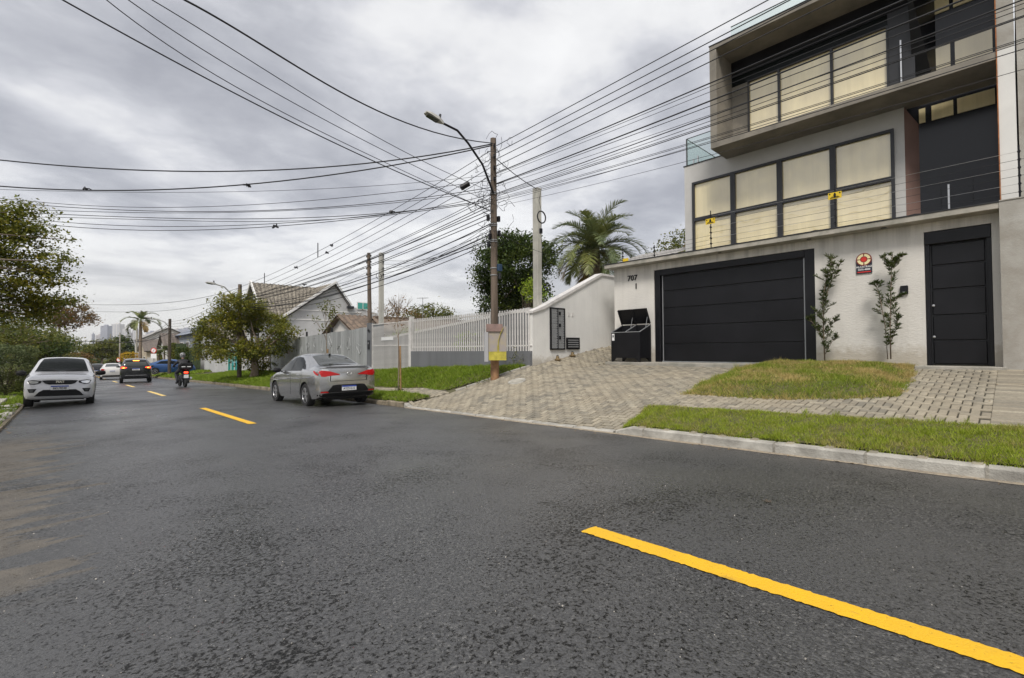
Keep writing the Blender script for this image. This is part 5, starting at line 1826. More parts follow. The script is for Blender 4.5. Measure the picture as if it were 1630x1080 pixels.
# ------------------------------------------------------------------ palms
def frond(mb, base, az, el, L, sag, nleaf, leafL, leafW, rnd, curve=1.0, vee=.5):
    """rachis arching out with two rows of strap leaflets"""
    base = Vector(base)
    h = Vector((math.cos(az), math.sin(az), 0)); z = Vector((0, 0, 1))
    side = h.cross(z)
    n = 12
    pts = []; p = base.copy(); e = el
    for i in range(n + 1):
        pts.append(p.copy())
        p = p + (h * math.cos(e) + z * math.sin(e)) * (L / n)
        e -= sag / n * (.5 + i / n) * curve
    mb.k = 0
    mb.tube(pts, [.022 * (1 - .8 * i / n) + .004 for i in range(n + 1)], 4)
    V = []; F = []
    for k in range(nleaf):
        t_ = .12 + .88 * (k + .5) / nleaf
        i = min(int(t_ * n), n - 1); f_ = t_ * n - i
        q = pts[i].lerp(pts[i + 1], f_); tang = (pts[i + 1] - pts[i]).normalized()
        upv = side.cross(tang)
        ll = leafL * (math.sin(math.pi * min(1, t_ * .86 + .14)) ** .6 * .9 + .15) * rnd.uniform(.85, 1.15)
        for s in (-1, 1):
            d = (side * s * (1 - .25 * t_) + tang * (.55 + .5 * t_) + upv * vee * rnd.uniform(.3, 1.2)).normalized()
            wv = d.cross(upv).normalized() * leafW
            m_ = q + d * ll * .55 + Vector((0, 0, -.04 * ll)); tp = q + d * ll + Vector((0, 0, -.22 * ll))
            o = len(V)
            V += [q - wv * .5, q + wv * .5, m_ + wv * .5, m_ - wv * .5, tp]
            F += [(o, o + 1, o + 2, o + 3), (o + 3, o + 2, o + 4)]
    mb.add(V, F)


def palm(name, label, base, top, r0, r1, nfr, L, leafL, leafW, nleaf, seed, els=(1.35, -.5), sag=1.9, dry=4):
    rnd = random.Random(seed)
    T_ = thing(name, label, 'palm tree', base)
    mb = MB(); pts = [Vector(base).lerp(Vector(top), i / 8) for i in range(9)]
    mb.tube(pts, [r0 + (r1 - r0) * i / 8 + (.012 if i % 2 else 0) for i in range(9)], 10)
    mb.build('trunk', M['bark'], T_, smooth='all')
    for k in range(nfr):
        az = k * 2.399 + rnd.uniform(-.25, .25); t_ = (k + .5) / nfr
        el = els[0] + (els[1] - els[0]) * t_ ** .9 + rnd.uniform(-.12, .12)
        f_ = MB(); frond(f_, top, az, el, L * rnd.uniform(.85, 1.1), sag * rnd.uniform(.8, 1.15), nleaf, leafL, leafW, rnd)
        f_.build('frond', M['leaf_palm_dry'] if k >= nfr - dry else M['leaf_palm'], T_)
    return T_


ptop = atD(947, 398, 22); pbase = Vector((ptop.x, ptop.y, -.3))
palm('feather_palm', 'large feathery grey-green palm with arching fronds behind the white wall', tuple(pbase), tuple(ptop), .28, .24, 46, 2.55, .64, .034, 46, 3, (1.5, -.45), 1.75, 3)
ptop = atD(224, 511, 66); pbase = Vector((ptop.x, ptop.y, -3.4))
palm('royal_palm', 'slim tall palm with drooping fronds beside the far street', tuple(pbase), tuple(ptop), .22, .16, 11, 2.9, .7, .13, 20, 9, (1.3, -.25), 2.0, 1)


# ------------------------------------------------------------------ the two young conifers against the wall
def young_conifer(label, base, stems, seed):
    rnd = random.Random(seed)
    T_ = thing('young_conifer', label, 'sapling', base, group='young conifers planted against the front wall')
    st_ = MB(); V = []; F = []
    for pts, r_, prof_ in stems:
        pts = [Vector(p) for p in pts]
        st_.tube(pts, [r_ * (1 - .75 * i / (len(pts) - 1)) for i in range(len(pts))], 5)
        seg = len(pts) - 1
        for k in range(prof_[0]):
            t_ = .10 + .90 * k / prof_[0]
            i = min(int(t_ * seg), seg - 1); q = pts[i].lerp(pts[i + 1], t_ * seg - i)
            if rnd.random() < .12: continue
            az = rnd.uniform(0, 6.28); L = prof_[1] * rnd.uniform(.45, 1.15) * (1.0 - .3 * t_) * (.75 + .4 * math.sin(t_ * 17 + seed))
            d = Vector((math.cos(az) * .7, math.sin(az), rnd.uniform(.35, 1.2))).normalized()
            if q.x + d.x * L > 12.86: d.x = -abs(d.x)
            e_ = q + d * L
            st_.tube([q, q + d * L * .5 + Vector((0, 0, -.01)), e_], [.005, .004, .002], 4)
            nl = int(34 * L / .22) + 12
            for j in range(nl):
                s_ = .15 + .9 * j / nl
                c = q + d * (L * s_)
                a2 = rnd.uniform(0, 6.28)
                ld = (d * .75 + Vector((math.cos(a2), math.sin(a2) , rnd.uniform(-.5, .9))) * .8).normalized()
                ll = rnd.uniform(.05, .095)
                wv = ld.cross(Vector((rnd.uniform(-1, 1), rnd.uniform(-1, 1), .6))).normalized() * .0078
                o = len(V)
                V += [tuple(c), tuple(c + ld * ll * .5 + wv), tuple(c + ld * ll), tuple(c + ld * ll * .5 - wv)]
                F.append((o, o + 1, o + 2, o + 3))
    st_.build('stem', M['bark'], T_, smooth='all')
    raw('foliage', V, F, M['leaf_conifer'], parent=T_)


def wy(px, py, X=12.6):
    p_ = atX(px, py, X); return (X, p_.y, p_.z)


young_conifer('taller bushy young conifer against the wall right of the garage door', wy(1313, 575), [
    ([wy(1313, 575), wy(1311, 530), wy(1310, 480), wy(1314, 450), wy(1321, 428), wy(1325, 411)], .016, (64, .27)),
    ([wy(1311, 500), wy(1318, 460), wy(1330, 436), wy(1340, 416)], .008, (24, .16)),
    ([wy(1312, 550), wy(1303, 528), wy(1292, 512), wy(1288, 505)], .008, (18, .15)),
    ([wy(1313, 545), wy(1322, 520), wy(1333, 506)], .008, (15, .14)),
    ([wy(1313, 565), wy(1324, 545), wy(1336, 532)], .008, (12, .13))], 3)
young_conifer('thin two-stemmed young conifer by the alarm sign and intercom', wy(1418, 572), [
    ([wy(1418, 572), wy(1417, 520), wy(1418, 470), wy(1419, 430), wy(1421, 405)], .013, (50, .17)),
    ([wy(1413, 572), wy(1409, 520), wy(1401, 475), wy(1394, 455), wy(1396, 450)], .010, (32, .14)),
    ([wy(1419, 425), wy(1428, 415), wy(1440, 406)], .009, (22, .10)),
    ([wy(1417, 430), wy(1408, 418), wy(1408, 405)], .007, (14, .08)),
    ([wy(1418, 485), wy(1430, 474), wy(1442, 469)], .008, (12, .09)),
    ([wy(1418, 545), wy(1428, 520), wy(1430, 500)], .008, (18, .11))], 8)


# ------------------------------------------------------------------ street saplings with bamboo stakes
def sapling(label, base, top, seed, crown):
    rnd = random.Random(seed)
    T_ = thing('staked_sapling', label, 'sapling', base)
    b = MB(); b.tube([Vector(base), Vector(base).lerp(Vector(top), .5) + Vector((.03, 0, 0)), Vector(top)], [.022, .017, .01], 6)
    br = []
    tips = []
    for k in range(9 if crown else 5):
        a = rnd.uniform(0, 6.28); s_ = Vector(base).lerp(Vector(top), rnd.uniform(.72, 1))
        e_ = s_ + Vector((math.cos(a) * .35, math.sin(a) * .35, rnd.uniform(.35, .8))) * (1.0 if crown else .6)
        b.tube([s_, s_.lerp(e_, .5) + Vector((0, 0, .04)), e_], [.009, .006, .003], 4); tips.append(e_)
        for j in range(3):
            e2_ = e_ + Vector((rnd.gauss(0, .12), rnd.gauss(0, .12), rnd.uniform(.05, .25)))
            b.tube([s_.lerp(e_, .6), e2_], [.004, .002], 3); tips.append(e2_)
    b.build('stem', M['bark'], T_)
    b = MB(); b.cyl(Vector(base) + Vector((.06, -.05, -.1)), Vector(base).lerp(Vector(top), .62) + Vector((.05, -.05, 0)), .026, .024, 7); b.build('stake', M['bamboo'], T_)
    pts = np.array([tuple(t) for t in tips for _ in range(9 if crown else 3)]) + RNG.normal(0, .07, (len(tips) * (9 if crown else 3), 3))
    V, F = leaf_cloud(pts, .10, .3, .55); raw('foliage', V, F, M['leaf_mid'] if crown else M['leaf_rust'], parent=T_)
    gx_, gy_, gz_ = base
    pts = np.array([[gx_, gy_, gz_ + .06]]) + np.abs(RNG.normal(0, .1, (160, 3))) * RNG.choice([-1, 1], (160, 3)) * np.array([1, 1, .8])
    V, F = leaf_cloud(pts, .07, -.4, .4); raw('root_weeds', V, F, M['leaf_dark'], parent=T_)


p1 = PG(634, 627)
sapling('nearly bare sapling tied to a bamboo stake on the near verge right of the sedan', (p1.x, p1.y, p1.z + .03), tuple(atD(633, 505, p1.dot(_f))), 3, False)
pb = Vector((7.2, 17.6, gz(7.2, 17.6) + .05)); pt = atD(519, 515, pb.dot(_f))
sapling('leafy-topped sapling on a stake behind the grey sedan', (pt.x, pt.y, gz(pt.x, pt.y)), tuple(pt), 5, True)

# weeds by the grey wall and in the lawn
for i, (px, py, s_, n_, L_) in enumerate(((822, 585, .22, 260, 'leafy weed climbing the grey wall near the white wall end'), (768, 612, .16, 160, 'pale weed tuft at the edge of the sloping lawn'))):
    p_ = PG(px, py)
    pts = np.array([[p_.x, p_.y, p_.z + s_ * .8]]) + RNG.normal(0, 1, (n_, 3)) * s_ * np.array([.6, .8, .8])
    pts = pts[pts[:, 2] > p_.z]
    V, F = leaf_cloud(pts, .06, -.2, .4)
    wd = thing('weed', L_, 'weed', tuple(p_)); raw('foliage', V, F, M['leaf_mid'], parent=wd)

# left side greenery
def bush(name, label, c, r, n, leaf, m, seed=1, cat='bush', group=None):
    v = RNG.normal(0, 1, (n, 3)); v /= np.linalg.norm(v, axis=1)[:, None]
    lump = 1 + .13 * np.sin(v[:, 0] * 5 + seed) * np.sin(v[:, 1] * 6 + seed * 2) + .1 * np.sin(v[:, 2] * 9 + seed)
    rad = (RNG.uniform(.55, 1, n) ** .4) * lump
    pts = np.array(c) + v * np.array(r) * rad[:, None]
    pts = pts[pts[:, 2] > c[2] - r[2] * .98]
    V, F = leaf_cloud(pts, leaf, .2, .45)
    T_ = thing(name, label, cat, (c[0], c[1], c[2] - r[2]), group=group)
    raw('foliage', V, F, m, parent=T_)
    b = MB()
    for k in range(5):
        a = k * 1.3; b.tube([(c[0], c[1], c[2] - r[2] - .1), (c[0] + math.cos(a) * r[0] * .3, c[1] + math.sin(a) * r[1] * .3, c[2]), (c[0] + math.cos(a) * r[0] * .6, c[1] + math.sin(a) * r[1] * .6, c[2] + r[2] * .5)], [.04, .03, .01], 5)
    b.build('branches', M['bark_dark'], T_)
    return T_


def at_ground_d(px, D, zb):
    p_ = atD(px, 560, D); return (p_.x, p_.y, zb)


c = atD(10, 590, 18.5)
bush('garden_bush', 'rounded grey-green garden bush beside the parked white hatchback', (c.x, c.y, -.62), (1.0, 1.1, 1.0), 15000, .085, M['leaf_bush'], 2)
c = atD(-30, 575, 21)
bush('garden_bush', 'dark bush cut by the left edge of the picture behind the rounded bush', (c.x, c.y, -.5), (1.3, 1.3, 1.2), 3500, .12, M['leaf_mid'], 5)
for i, (px, py, D, rx_, rz_, m_, L_) in enumerate((
        (20, 545, 27, 1.9, 1.2, 'leaf_mid', 'mid green shrubby tree above the grey-green bush on the left'),
        (60, 558, 30, 1.5, 1.0, 'leaf_dark', 'dark low tree right behind the parked white hatchback'),
        (75, 545, 36, 1.6, 1.0, 'leaf_mid', 'leafy tree between the hatchback roof and the brown canopy'),
        (35, 562, 24, .8, .5, 'leaf_yellow', 'yellow-green flowering shrub peeking above the rounded bush'))):
    p_ = atD(px, py, D)
    if i == 3:
        bush('flowering_shrub', L_, (p_.x, p_.y, p_.z), (rx_, rx_, rz_), 700, .12, M['leaf_mid'], 3)
    else:
        tree('garden_tree', L_, (p_.x, p_.y, -1.9), p_.z - rz_ * .6, [(p_.x + random.uniform(-.9, .9) * rx_ * .6, p_.y + random.uniform(-1, 1), p_.z + random.uniform(-.5, .5) * rz_, rx_ * .75, rx_ * .75, rz_ * .75) for _ in range(5)], 180, 26, .22, .17, M[m_], .12, seed=i)

# ================================================================== VEHICLES
def smooth_rows(st, n):
    """resample car stations (columns) with a monotone-ish Catmull-Rom"""
    A = np.array(st, float)
    x = A[:, 0]
    # denser near the ends
    t = np.linspace(0, 1, n)
    xs = x[0] + (x[-1] - x[0]) * (0.5 - 0.5 * np.cos(np.pi * t)) * .35 + (x[-1] - x[0]) * t * .65
    out = [xs]
    for c in range(1, A.shape[1]):
        y = A[:, c]
        h = np.diff(x); dlt = np.diff(y) / h
        m = np.zeros(len(x)); m[0] = dlt[0]; m[-1] = dlt[-1]
        for i in range(1, len(x) - 1):
            if dlt[i - 1] * dlt[i] > 0:
                w1 = 2 * h[i] + h[i - 1]; w2 = h[i] + 2 * h[i - 1]
                m[i] = (w1 + w2) / (w1 / dlt[i - 1] + w2 / dlt[i])
        k = np.clip(np.searchsorted(x, xs) - 1, 0, len(x) - 2)
        tt = (xs - x[k]) / h[k]
        h00 = 2 * tt ** 3 - 3 * tt ** 2 + 1; h10 = tt ** 3 - 2 * tt ** 2 + tt; h01 = -2 * tt ** 3 + 3 * tt ** 2; h11 = tt ** 3 - tt ** 2
        out.append(h00 * y[k] + h10 * h[k] * m[k] + h01 * y[k + 1] + h11 * h[k] * m[k + 1])
    return np.stack(out, 1)


def car_body(st, n=56):
    """st rows: x, zb, w, zbelt, wb, wr, ztop"""
    S_ = smooth_rows(st, n)
    rows = []
    for x, zb, w_, zbelt, wb, wr, zt in S_:
        zm = zb + (zbelt - zb) * .52
        P = [(0, zb), (w_ * .80, zb), (w_ * .94, zb + .03), (w_ * .985, zb + (zm - zb) * .45), (w_, zm), (w_ * .995, zm + (zbelt - zm) * .45), (w_ * .985, zbelt - .05),
             (wb, zbelt), (wb - (wb - wr) * .08, zbelt + (zt - zbelt) * .10), (wb + (wr - wb) * .5, zbelt + (zt - zbelt) * .54), (wr + (wb - wr) * .12, zbelt + (zt - zbelt) * .86),
             (wr * .93, zt - (zt - zbelt) * .035), (wr * .75, zt + .008), (wr * .4, zt + .022), (0, zt + .028)]
        rows.append(P)
    K = len(rows[0])
    V = []
    for (x, *_), P in zip(S_, rows):
        ring = [(x, y, z) for y, z in P] + [(x, -y, z) for y, z in P[-2:0:-1]]
        V += ring
    m = 2 * K - 2
    F = []
    for i in range(len(rows) - 1):
        for k in range(m):
            F.append((i * m + k, i * m + (k + 1) % m, (i + 1) * m + (k + 1) % m, (i + 1) * m + k))
    F.append(tuple(range(m))[::-1]); F.append(tuple(range((len(rows) - 1) * m, len(rows) * m)))
    return V, F


def carpaint(name, col, metal=.6, rough=.28):
    m = bpy.data.materials.new(name); m.use_nodes = True
    t = NT(m.node_tree)
    r_ = rough
    b = t('ShaderNodeBsdfPrincipled', {'Base Color': (*col, 1), 'Metallic': metal, 'Roughness': r_, 'Coat Weight': .8, 'Coat Roughness': .06})
    t('ShaderNodeOutputMaterial', {'Surface': b.outputs[0]})
    return m


M['tyre'] = mat('tyre', (.018, .018, .018), .85, 0, .2, 20)
M['rim'] = mat('rim', (.55, .55, .56), .28, .85)
M['black_plastic'] = mat('black_plastic', (.012, .012, .013), .55, spec=.2)
M['lamp_red'] = glassy('lamp_red', (.42, .012, .012), .12)
M['lamp_red_dark'] = glassy('lamp_red_dark', (.22, .01, .015), .12)
M['lamp_clear'] = mat('lamp_clear', (.75, .76, .78), .12, .6)
M['plate_white'] = mat('plate_white', (.75, .75, .75), .5)
M['plate_blue'] = mat('plate_blue', (.02, .06, .35), .5)
M['chrome'] = mat('chrome', (.75, .75, .75), .12, 1)
M['brake_glow'] = emis('brake_glow', (1.0, .05, .02), 2.2)
M['brake_amber'] = emis('brake_amber', (1.0, .32, .04), 3.0)


class Car:
    def __init__(s, label, cat, stations, paint, loc, rz, pitch=0.0, wheels=(), wr=.31, track=.74, group=None, name='parked_car', rim=5, n=56):
        s.root = thing(name, label, cat, loc, rz, group)
        s.root.rotation_euler = (0, pitch, rz)
        V, F = car_body(stations, n)
        me = bpy.data.meshes.new('body'); me.from_pydata(V, [], F)
        bm = bmesh.new(); bm.from_mesh(me); bmesh.ops.recalc_face_normals(bm, faces=bm.faces); bm.to_mesh(me); bm.free()
        me.materials.append(paint); me.materials.append(M['black_plastic'])
        tmp = bpy.data.objects.new('tmp', me); COL.objects.link(tmp)
        s.bvh = BVHTree.FromObject(tmp, bpy.context.evaluated_depsgraph_get())
        cut = MB()
        for wx in wheels:
            for sd in (-1, 1):
                cut.cyl((wx, sd * (track - .22), wr), (wx, sd * (track + .4), wr), wr * 1.17, n=28)
        cme = cut.mesh('cut', [M['black_plastic']]);
        co = bpy.data.objects.new('cut', cme); COL.objects.link(co)
        md = tmp.modifiers.new('b', 'BOOLEAN'); md.object = co; md.operation = 'DIFFERENCE'; md.solver = 'EXACT'
        md.material_mode = 'TRANSFER'
        dg = bpy.context.evaluated_depsgraph_get()
        res = bpy.data.meshes.new_from_object(tmp.evaluated_get(dg))
        bpy.data.objects.remove(tmp); bpy.data.objects.remove(co)
        res.polygons.foreach_set('use_smooth', [True] * len(res.polygons))
        res.set_sharp_from_angle(angle=R(38))
        o = bpy.data.objects.new('body', res); COL.objects.link(o); o.parent = s.root
        s.body = o; s.paint = paint
        s.ends = (stations[0][0], stations[-1][0])
        for wx in wheels:
            for sd in (-1, 1):
                s.wheel(wx, sd, wr, track, rim)

    def wheel(s, wx, sd, r_, track, spokes):
        w = thing('wheel', None, None, (wx, sd * track, r_)); w.parent = s.root
        b = MB(); W = .1
        prof_ = [(r_ * .66, -W * .9), (r_ * .93, -W), (r_, -W * .75), (r_ * 1.0, W * .75), (r_ * .93, W), (r_ * .66, W * .9)]
        b.lathe([(a, h * sd) for a, h in prof_], (0, 0, 0), 'Y', 28)
        b.build('tyre', M['tyre'], w, local=True, smooth=True)
        b = MB()
        b.lathe([(r_ * .67, -W * .8 * sd), (r_ * .67, W * .8 * sd), (r_ * .62, W * .72 * sd), (r_ * .60, W * .1 * sd), (0, W * .05 * sd)], (0, 0, 0), 'Y', 28)
        b.build('wheel_drum', M['black_plastic'], w, local=True, smooth=True)
        b = MB()
        b.lathe([(r_ * .67, W * .82 * sd), (r_ * .62, W * .88 * sd), (r_ * .60, W * .7 * sd)], (0, 0, 0), 'Y', 28)
        b.lathe([(0, W * .75 * sd), (r_ * .13, W * .74 * sd), (r_ * .15, W * .5 * sd)], (0, 0, 0), 'Y', 14)
        for k in range(spokes):
            for da in (-.14, .14):
                a = 2 * math.pi * k / spokes + .3
                p0 = Vector((math.cos(a) * r_ * .12, W * .66 * sd, math.sin(a) * r_ * .12)); p1 = Vector((math.cos(a + da) * r_ * .63, W * .76 * sd, math.sin(a + da) * r_ * .63))
                b.bar(p0, p1, r_ * .085, r_ * .07)
        b.build('rim', M['rim'], w, local=True)

    def decal(s, name, poly, axis, m, off=.006, frm=None, grid=.05, thick=0.0, parent=None):
        """project an outline onto the body. axis: '+y','-y' (x,z outline), '+x','-x' (y,z outline), '+z' (x,y outline)"""
        bm = bmesh.new()
        vs = [bm.verts.new((p[0], p[1], 0)) for p in poly]
        bm.faces.new(vs)
        xs = [p[0] for p in poly]; ys = [p[1] for p in poly]
        for lo, hi, ax in ((min(xs), max(xs), 0), (min(ys), max(ys), 1)):
            k = max(1, int((hi - lo) / grid))
            for i in range(1, k):
                c = lo + (hi - lo) * i / k
                co = (c, 0, 0) if ax == 0 else (0, c, 0); no = (1, 0, 0) if ax == 0 else (0, 1, 0)
                bmesh.ops.bisect_plane(bm, geom=bm.verts[:] + bm.edges[:] + bm.faces[:], plane_co=co, plane_no=no)
        bad = []
        for v in bm.verts:
            a, b_ = v.co.x, v.co.y
            if axis[1] == 'y':
                o = Vector((a, 3 if axis[0] == '+' else -3, b_)); d = Vector((0, -1 if axis[0] == '+' else 1, 0))
            elif axis[1] == 'x':
                o = Vector((4 if axis[0] == '+' else -4, a, b_)); d = Vector((-1 if axis[0] == '+' else 1, 0, 0))
            else:
                o = Vector((a, b_, 4)); d = Vector((0, 0, -1))
            h, nrm, idx, dist = s.bvh.ray_cast(o, d)
            if h is None:
                bad.append(v); continue
            v.co = h - d * off + nrm * (off if nrm.dot(d) < 0 else -off) * .5
        if bad:
            bmesh.ops.delete(bm, geom=bad, context='VERTS')
        bmesh.ops.triangulate(bm, faces=[f for f in bm.faces if len(f.verts) > 4])
        bmesh.ops.recalc_face_normals(bm, faces=bm.faces)
        dirv = {'+y': (0, 1, 0), '-y': (0, -1, 0), '+x': (1, 0, 0), '-x': (-1, 0, 0), '+z': (0, 0, 1)}[axis]
        av = Vector((0, 0, 0))
        for f in bm.faces: av += f.normal * f.calc_area()
        if av.dot(Vector(dirv)) < 0:
            bmesh.ops.reverse_faces(bm, faces=bm.faces)
        me = bpy.data.meshes.new(name); bm.to_mesh(me); bm.free()
        me.materials.append(m); me.polygons.foreach_set('use_smooth', [True] * len(me.polygons))
        o = bpy.data.objects.new(name, me); COL.objects.link(o); o.parent = parent or s.root
        return o

    def both(s, name, poly, m, **k):
        return [s.decal(name, poly, '+y', m, **k), s.decal(name, poly, '-y', m, **k)]

    def mir(s, name, poly, axis, m, **k):
        return [s.decal(name, poly, axis, m, **k), s.decal(name, [(-a, b) for a, b in poly][::-1], axis, m, **k)]

    def line(s, pts, sidey, m=None, w_=.006, name='panel_gap'):
        """thin shut line on the body side"""
        P = []
        for a, b_ in pts:
            P.append((a, b_))
        L_ = []
        for (a, b_), (c, d) in zip(P[:-1], P[1:]):
            k = max(1, int(math.hypot(c - a, d - b_) / .05))
            for i in range(k):
                L_.append((a + (c - a) * i / k, b_ + (d - b_) * i / k))
        L_.append(P[-1])
        out = []
        for a, b_ in L_:
            h = s.bvh.ray_cast(Vector((a, 3 * sidey, b_)), Vector((0, -sidey, 0)))[0]
            if h: out.append(h + Vector((0, .001 * sidey, 0)))
        b = MB(); b.tube(out, w_ * .5, 4)
        return b.build(name, m or M['black_plastic'], s.root, local=True)

    def mirror(s, x, y, z, m, sz=(.07, .11, .075)):
        for sd in (-1, 1):
            b = MB()
            b.lathe([(0, -1), (.55, -.92), (.85, -.6), (1, 0), (.85, .6), (.55, .92), (0, 1)], (0, 0, 0), 'Y', 12)
            b.v = [(x + v[0] * sz[0], sd * (y + .1) + v[1] * sz[1], z + v[2] * sz[2]) for v in b.v]
            b.bar((x + .03, sd * (y - .05), z - .05), (x, sd * (y + .05), z - .02), .04, .03)
            b.build('wing_mirror', m, s.root, local=True, smooth=True)

    def plate(s, x, z, front, txt, w_=.40, h=.13):
        sg = 1 if front else -1
        b = MB(); b.box(min(x, x + sg * .012), max(x, x + sg * .012), -w_ / 2, w_ / 2, z - h / 2, z + h / 2)
        p_ = b.build('number_plate', M['plate_white'], s.root, local=True)
        b = MB(); b.box(min(x + sg * .012, x + sg * .014), max(x + sg * .012, x + sg * .014), -w_ / 2, w_ / 2, z + h * .22, z + h / 2)
        b.build('plate_band', M['plate_blue'], p_, local=True)
        Mx = frame((x + sg * .0155, 0, z - h * .13), (0, sg, 0), (0, 0, 1))
        text('plate_text', txt, h * .62, Mx, M['black_plastic'], p_, .002, .0012, local=True)


# ------------------------------------------------------------------ grey fastback sedan, rear view
def road_pitch(y0, y1, X):
    return math.atan2(float(zroad(X, y1) - zroad(X, y0)), y1 - y0)


SED = [(-2.13, .50, .55, .84, .53, .42, .90), (-2.09, .34, .76, .96, .73, .60, 1.03), (-1.98, .25, .825, .99, .79, .66, 1.085), (-1.7, .2, .85, 1.0, .81, .68, 1.10),
       (-1.45, .2, .858, .995, .82, .64, 1.14), (-1.05, .19, .86, .985, .825, .58, 1.285), (-.6, .18, .862, .965, .83, .55, 1.41), (-.1, .17, .862, .95, .83, .545, 1.45), (.4, .17, .862, .935, .83, .545, 1.42),
       (.8, .17, .86, .92, .825, .57, 1.29), (1.2, .17, .855, .90, .82, .63, 1.06), (1.55, .18, .85, .85, .79, .62, .96), (1.9, .2, .82, .77, .73, .56, .86), (2.05, .24, .74, .68, .66, .50, .76), (2.13, .34, .55, .56, .5, .40, .60)]
M['paint_grey'] = carpaint('paint_grey', (.46, .46, .455), .85, .20)
sx, sy = 5.58, 14.52
C1 = Car('metallic grey fastback sedan parked along the kerb before the driveway', 'car', SED, M['paint_grey'], (sx, sy, float(zroad(5.6, 14.5)) - .005), R(90), -road_pitch(13.3, 15.8, 5.6), (-1.22, 1.31), .315, .755)
C1.both('side_window', [(.98, .965), (.55, 1.20), (.18, 1.345), (-.02, 1.37), (-.10, .975)], M['dark_glass'])
C1.both('side_window', [(-.14, .975), (-.08, 1.375), (-.45, 1.35), (-.80, 1.225), (-.90, 1.03), (-.88, .985)], M['dark_glass'])
C1.both('quarter_window', [(-.93, 1.04), (-.86, 1.19), (-1.13, 1.045), (-1.12, 1.02)], M['dark_glass'])
C1.decal('rear_window', [(-1.62, -.56), (-1.64, 0), (-1.62, .56), (-1.3, .53), (-.78, .47), (-.72, .2), (-.70, 0), (-.72, -.2), (-.78, -.47), (-1.3, -.53)], '+z', M['grey_glass'], grid=.08)
C1.decal('windscreen', [(.62, -.46), (.58, 0), (.62, .46), (1.22, .58), (1.28, 0), (1.22, -.58)], '+z', M['dark_glass'], grid=.08)
C1.mir('tail_light', [(.80, .955), (.72, .99), (.52, .965), (.27, .885), (.24, .86), (.50, .845), (.66, .82), (.73, .83)], '-x', M['lamp_red'])
C1.both('tail_light_side', [(-2.05, .90), (-1.86, .98), (-1.78, .975), (-1.90, .90), (-2.04, .855)], M['lamp_red'])
C1.decal('boot_spoiler', [(-.72, 1.045), (.72, 1.045), (.70, 1.085), (-.70, 1.085)], '-x', mat('dark_grey_trim', (.07, .07, .07), .35, .5), off=.01)
C1.decal('plate_recess', [(-.60, .40), (.60, .40), (.44, .585), (.36, .60), (-.36, .60), (-.44, .585)], '-x', M['black_plastic'])
C1.decal('lower_bumper', [(-.78, .26), (.78, .26), (.80, .36), (.55, .385), (-.55, .385), (-.80, .36)], '-x', M['black_plastic'])
C1.decal('bumper_crease', [(-.76, .665), (.76, .665), (.76, .68), (-.76, .68)], '-x', M['chrome'] if False else M['paint_grey'], off=.016)
C1.mir('reflector', [(.54, .40), (.76, .40), (.74, .435), (.58, .435)], '-x', M['lamp_red'], off=.012)
C1.plate(-2.135, .505, False, 'AYZ1G12')
C1.decal('boot_gap', [(-.52, .70), (-.50, .70), (-.485, .96), (-.505, .96)], '-x', M['black_plastic'], off=.004)
C1.decal('boot_gap', [(.52, .70), (.505, .96), (.485, .96), (.50, .70)], '-x', M['black_plastic'], off=.004)
C1.decal('boot_gap', [(-.50, .695), (.50, .695), (.50, .705), (-.50, .705)], '-x', M['black_plastic'], off=.004)
b = MB()
ex = C1.bvh.ray_cast(Vector((-4, 0, .89)), Vector((1, 0, 0)))[0].x - .02
ring = [(ex, .062 * math.cos(a), .89 + .034 * math.sin(a)) for a in np.linspace(0, 2 * math.pi, 21)]
b.tube(ring, .008, 5); b.bar((ex, -.02, .868), (ex, -.03, .912), .007); b.bar((ex, .03, .868), (ex, .02, .912), .007); b.bar((ex, -.028, .888), (ex, .028, .892), .007)
b.build('badge', M['rim'], C1.root, local=True)
b = MB(); b.prism([(-.86, 1.36), (-.74, 1.36), (-.84, 1.445), (-.87, 1.44)], 'Y', -.02, .02); b.v = [(v[0] + .0, v[1], v[2] + .005) for v in b.v]; b.build('shark_fin_antenna', M['black_plastic'], C1.root, local=True)
C1.mirror(.72, .86, .99, M['black_plastic'])
for sd in (1, -1):
    C1.line([(-.10, .96), (-.13, .60), (-.10, .30)], sd); C1.line([(.92, .93), (.98, .6), (.92, .28)], sd); C1.line([(-.95, .99), (-1.0, .80), (-.86, .55), (-.80, .3)], sd)
    C1.line([(-1.45, .98), (-1.2, 1.13), (-.62, 1.405), (-.1, 1.425), (.45, 1.35), (1.0, 1.0)], sd, M['paint_grey'], .012, 'roof_trim')
    for hx in (.10, -.72):
        b = MB(); yb = C1.bvh.ray_cast(Vector((hx, 3 * sd, .86)), Vector((0, -sd, 0)))[0].y
        b.tube([(hx - .09, yb + .006 * sd, .86), (hx - .06, yb + .03 * sd, .862), (hx + .06, yb + .03 * sd, .862), (hx + .09, yb + .006 * sd, .86)], .012, 6)
        b.build('door_handle', M['chrome'], C1.root, local=True, smooth=True)
    C1.line([(-1.75, .82), (-1.0, .77), (.3, .74), (1.4, .68)], sd, M['paint_grey'], .022, 'crease_line')
b = MB(); b.box(-1.9, 1.9, -.6, .6, .19, .26); b.build('underbody', M['black_plastic'], C1.root, local=True)

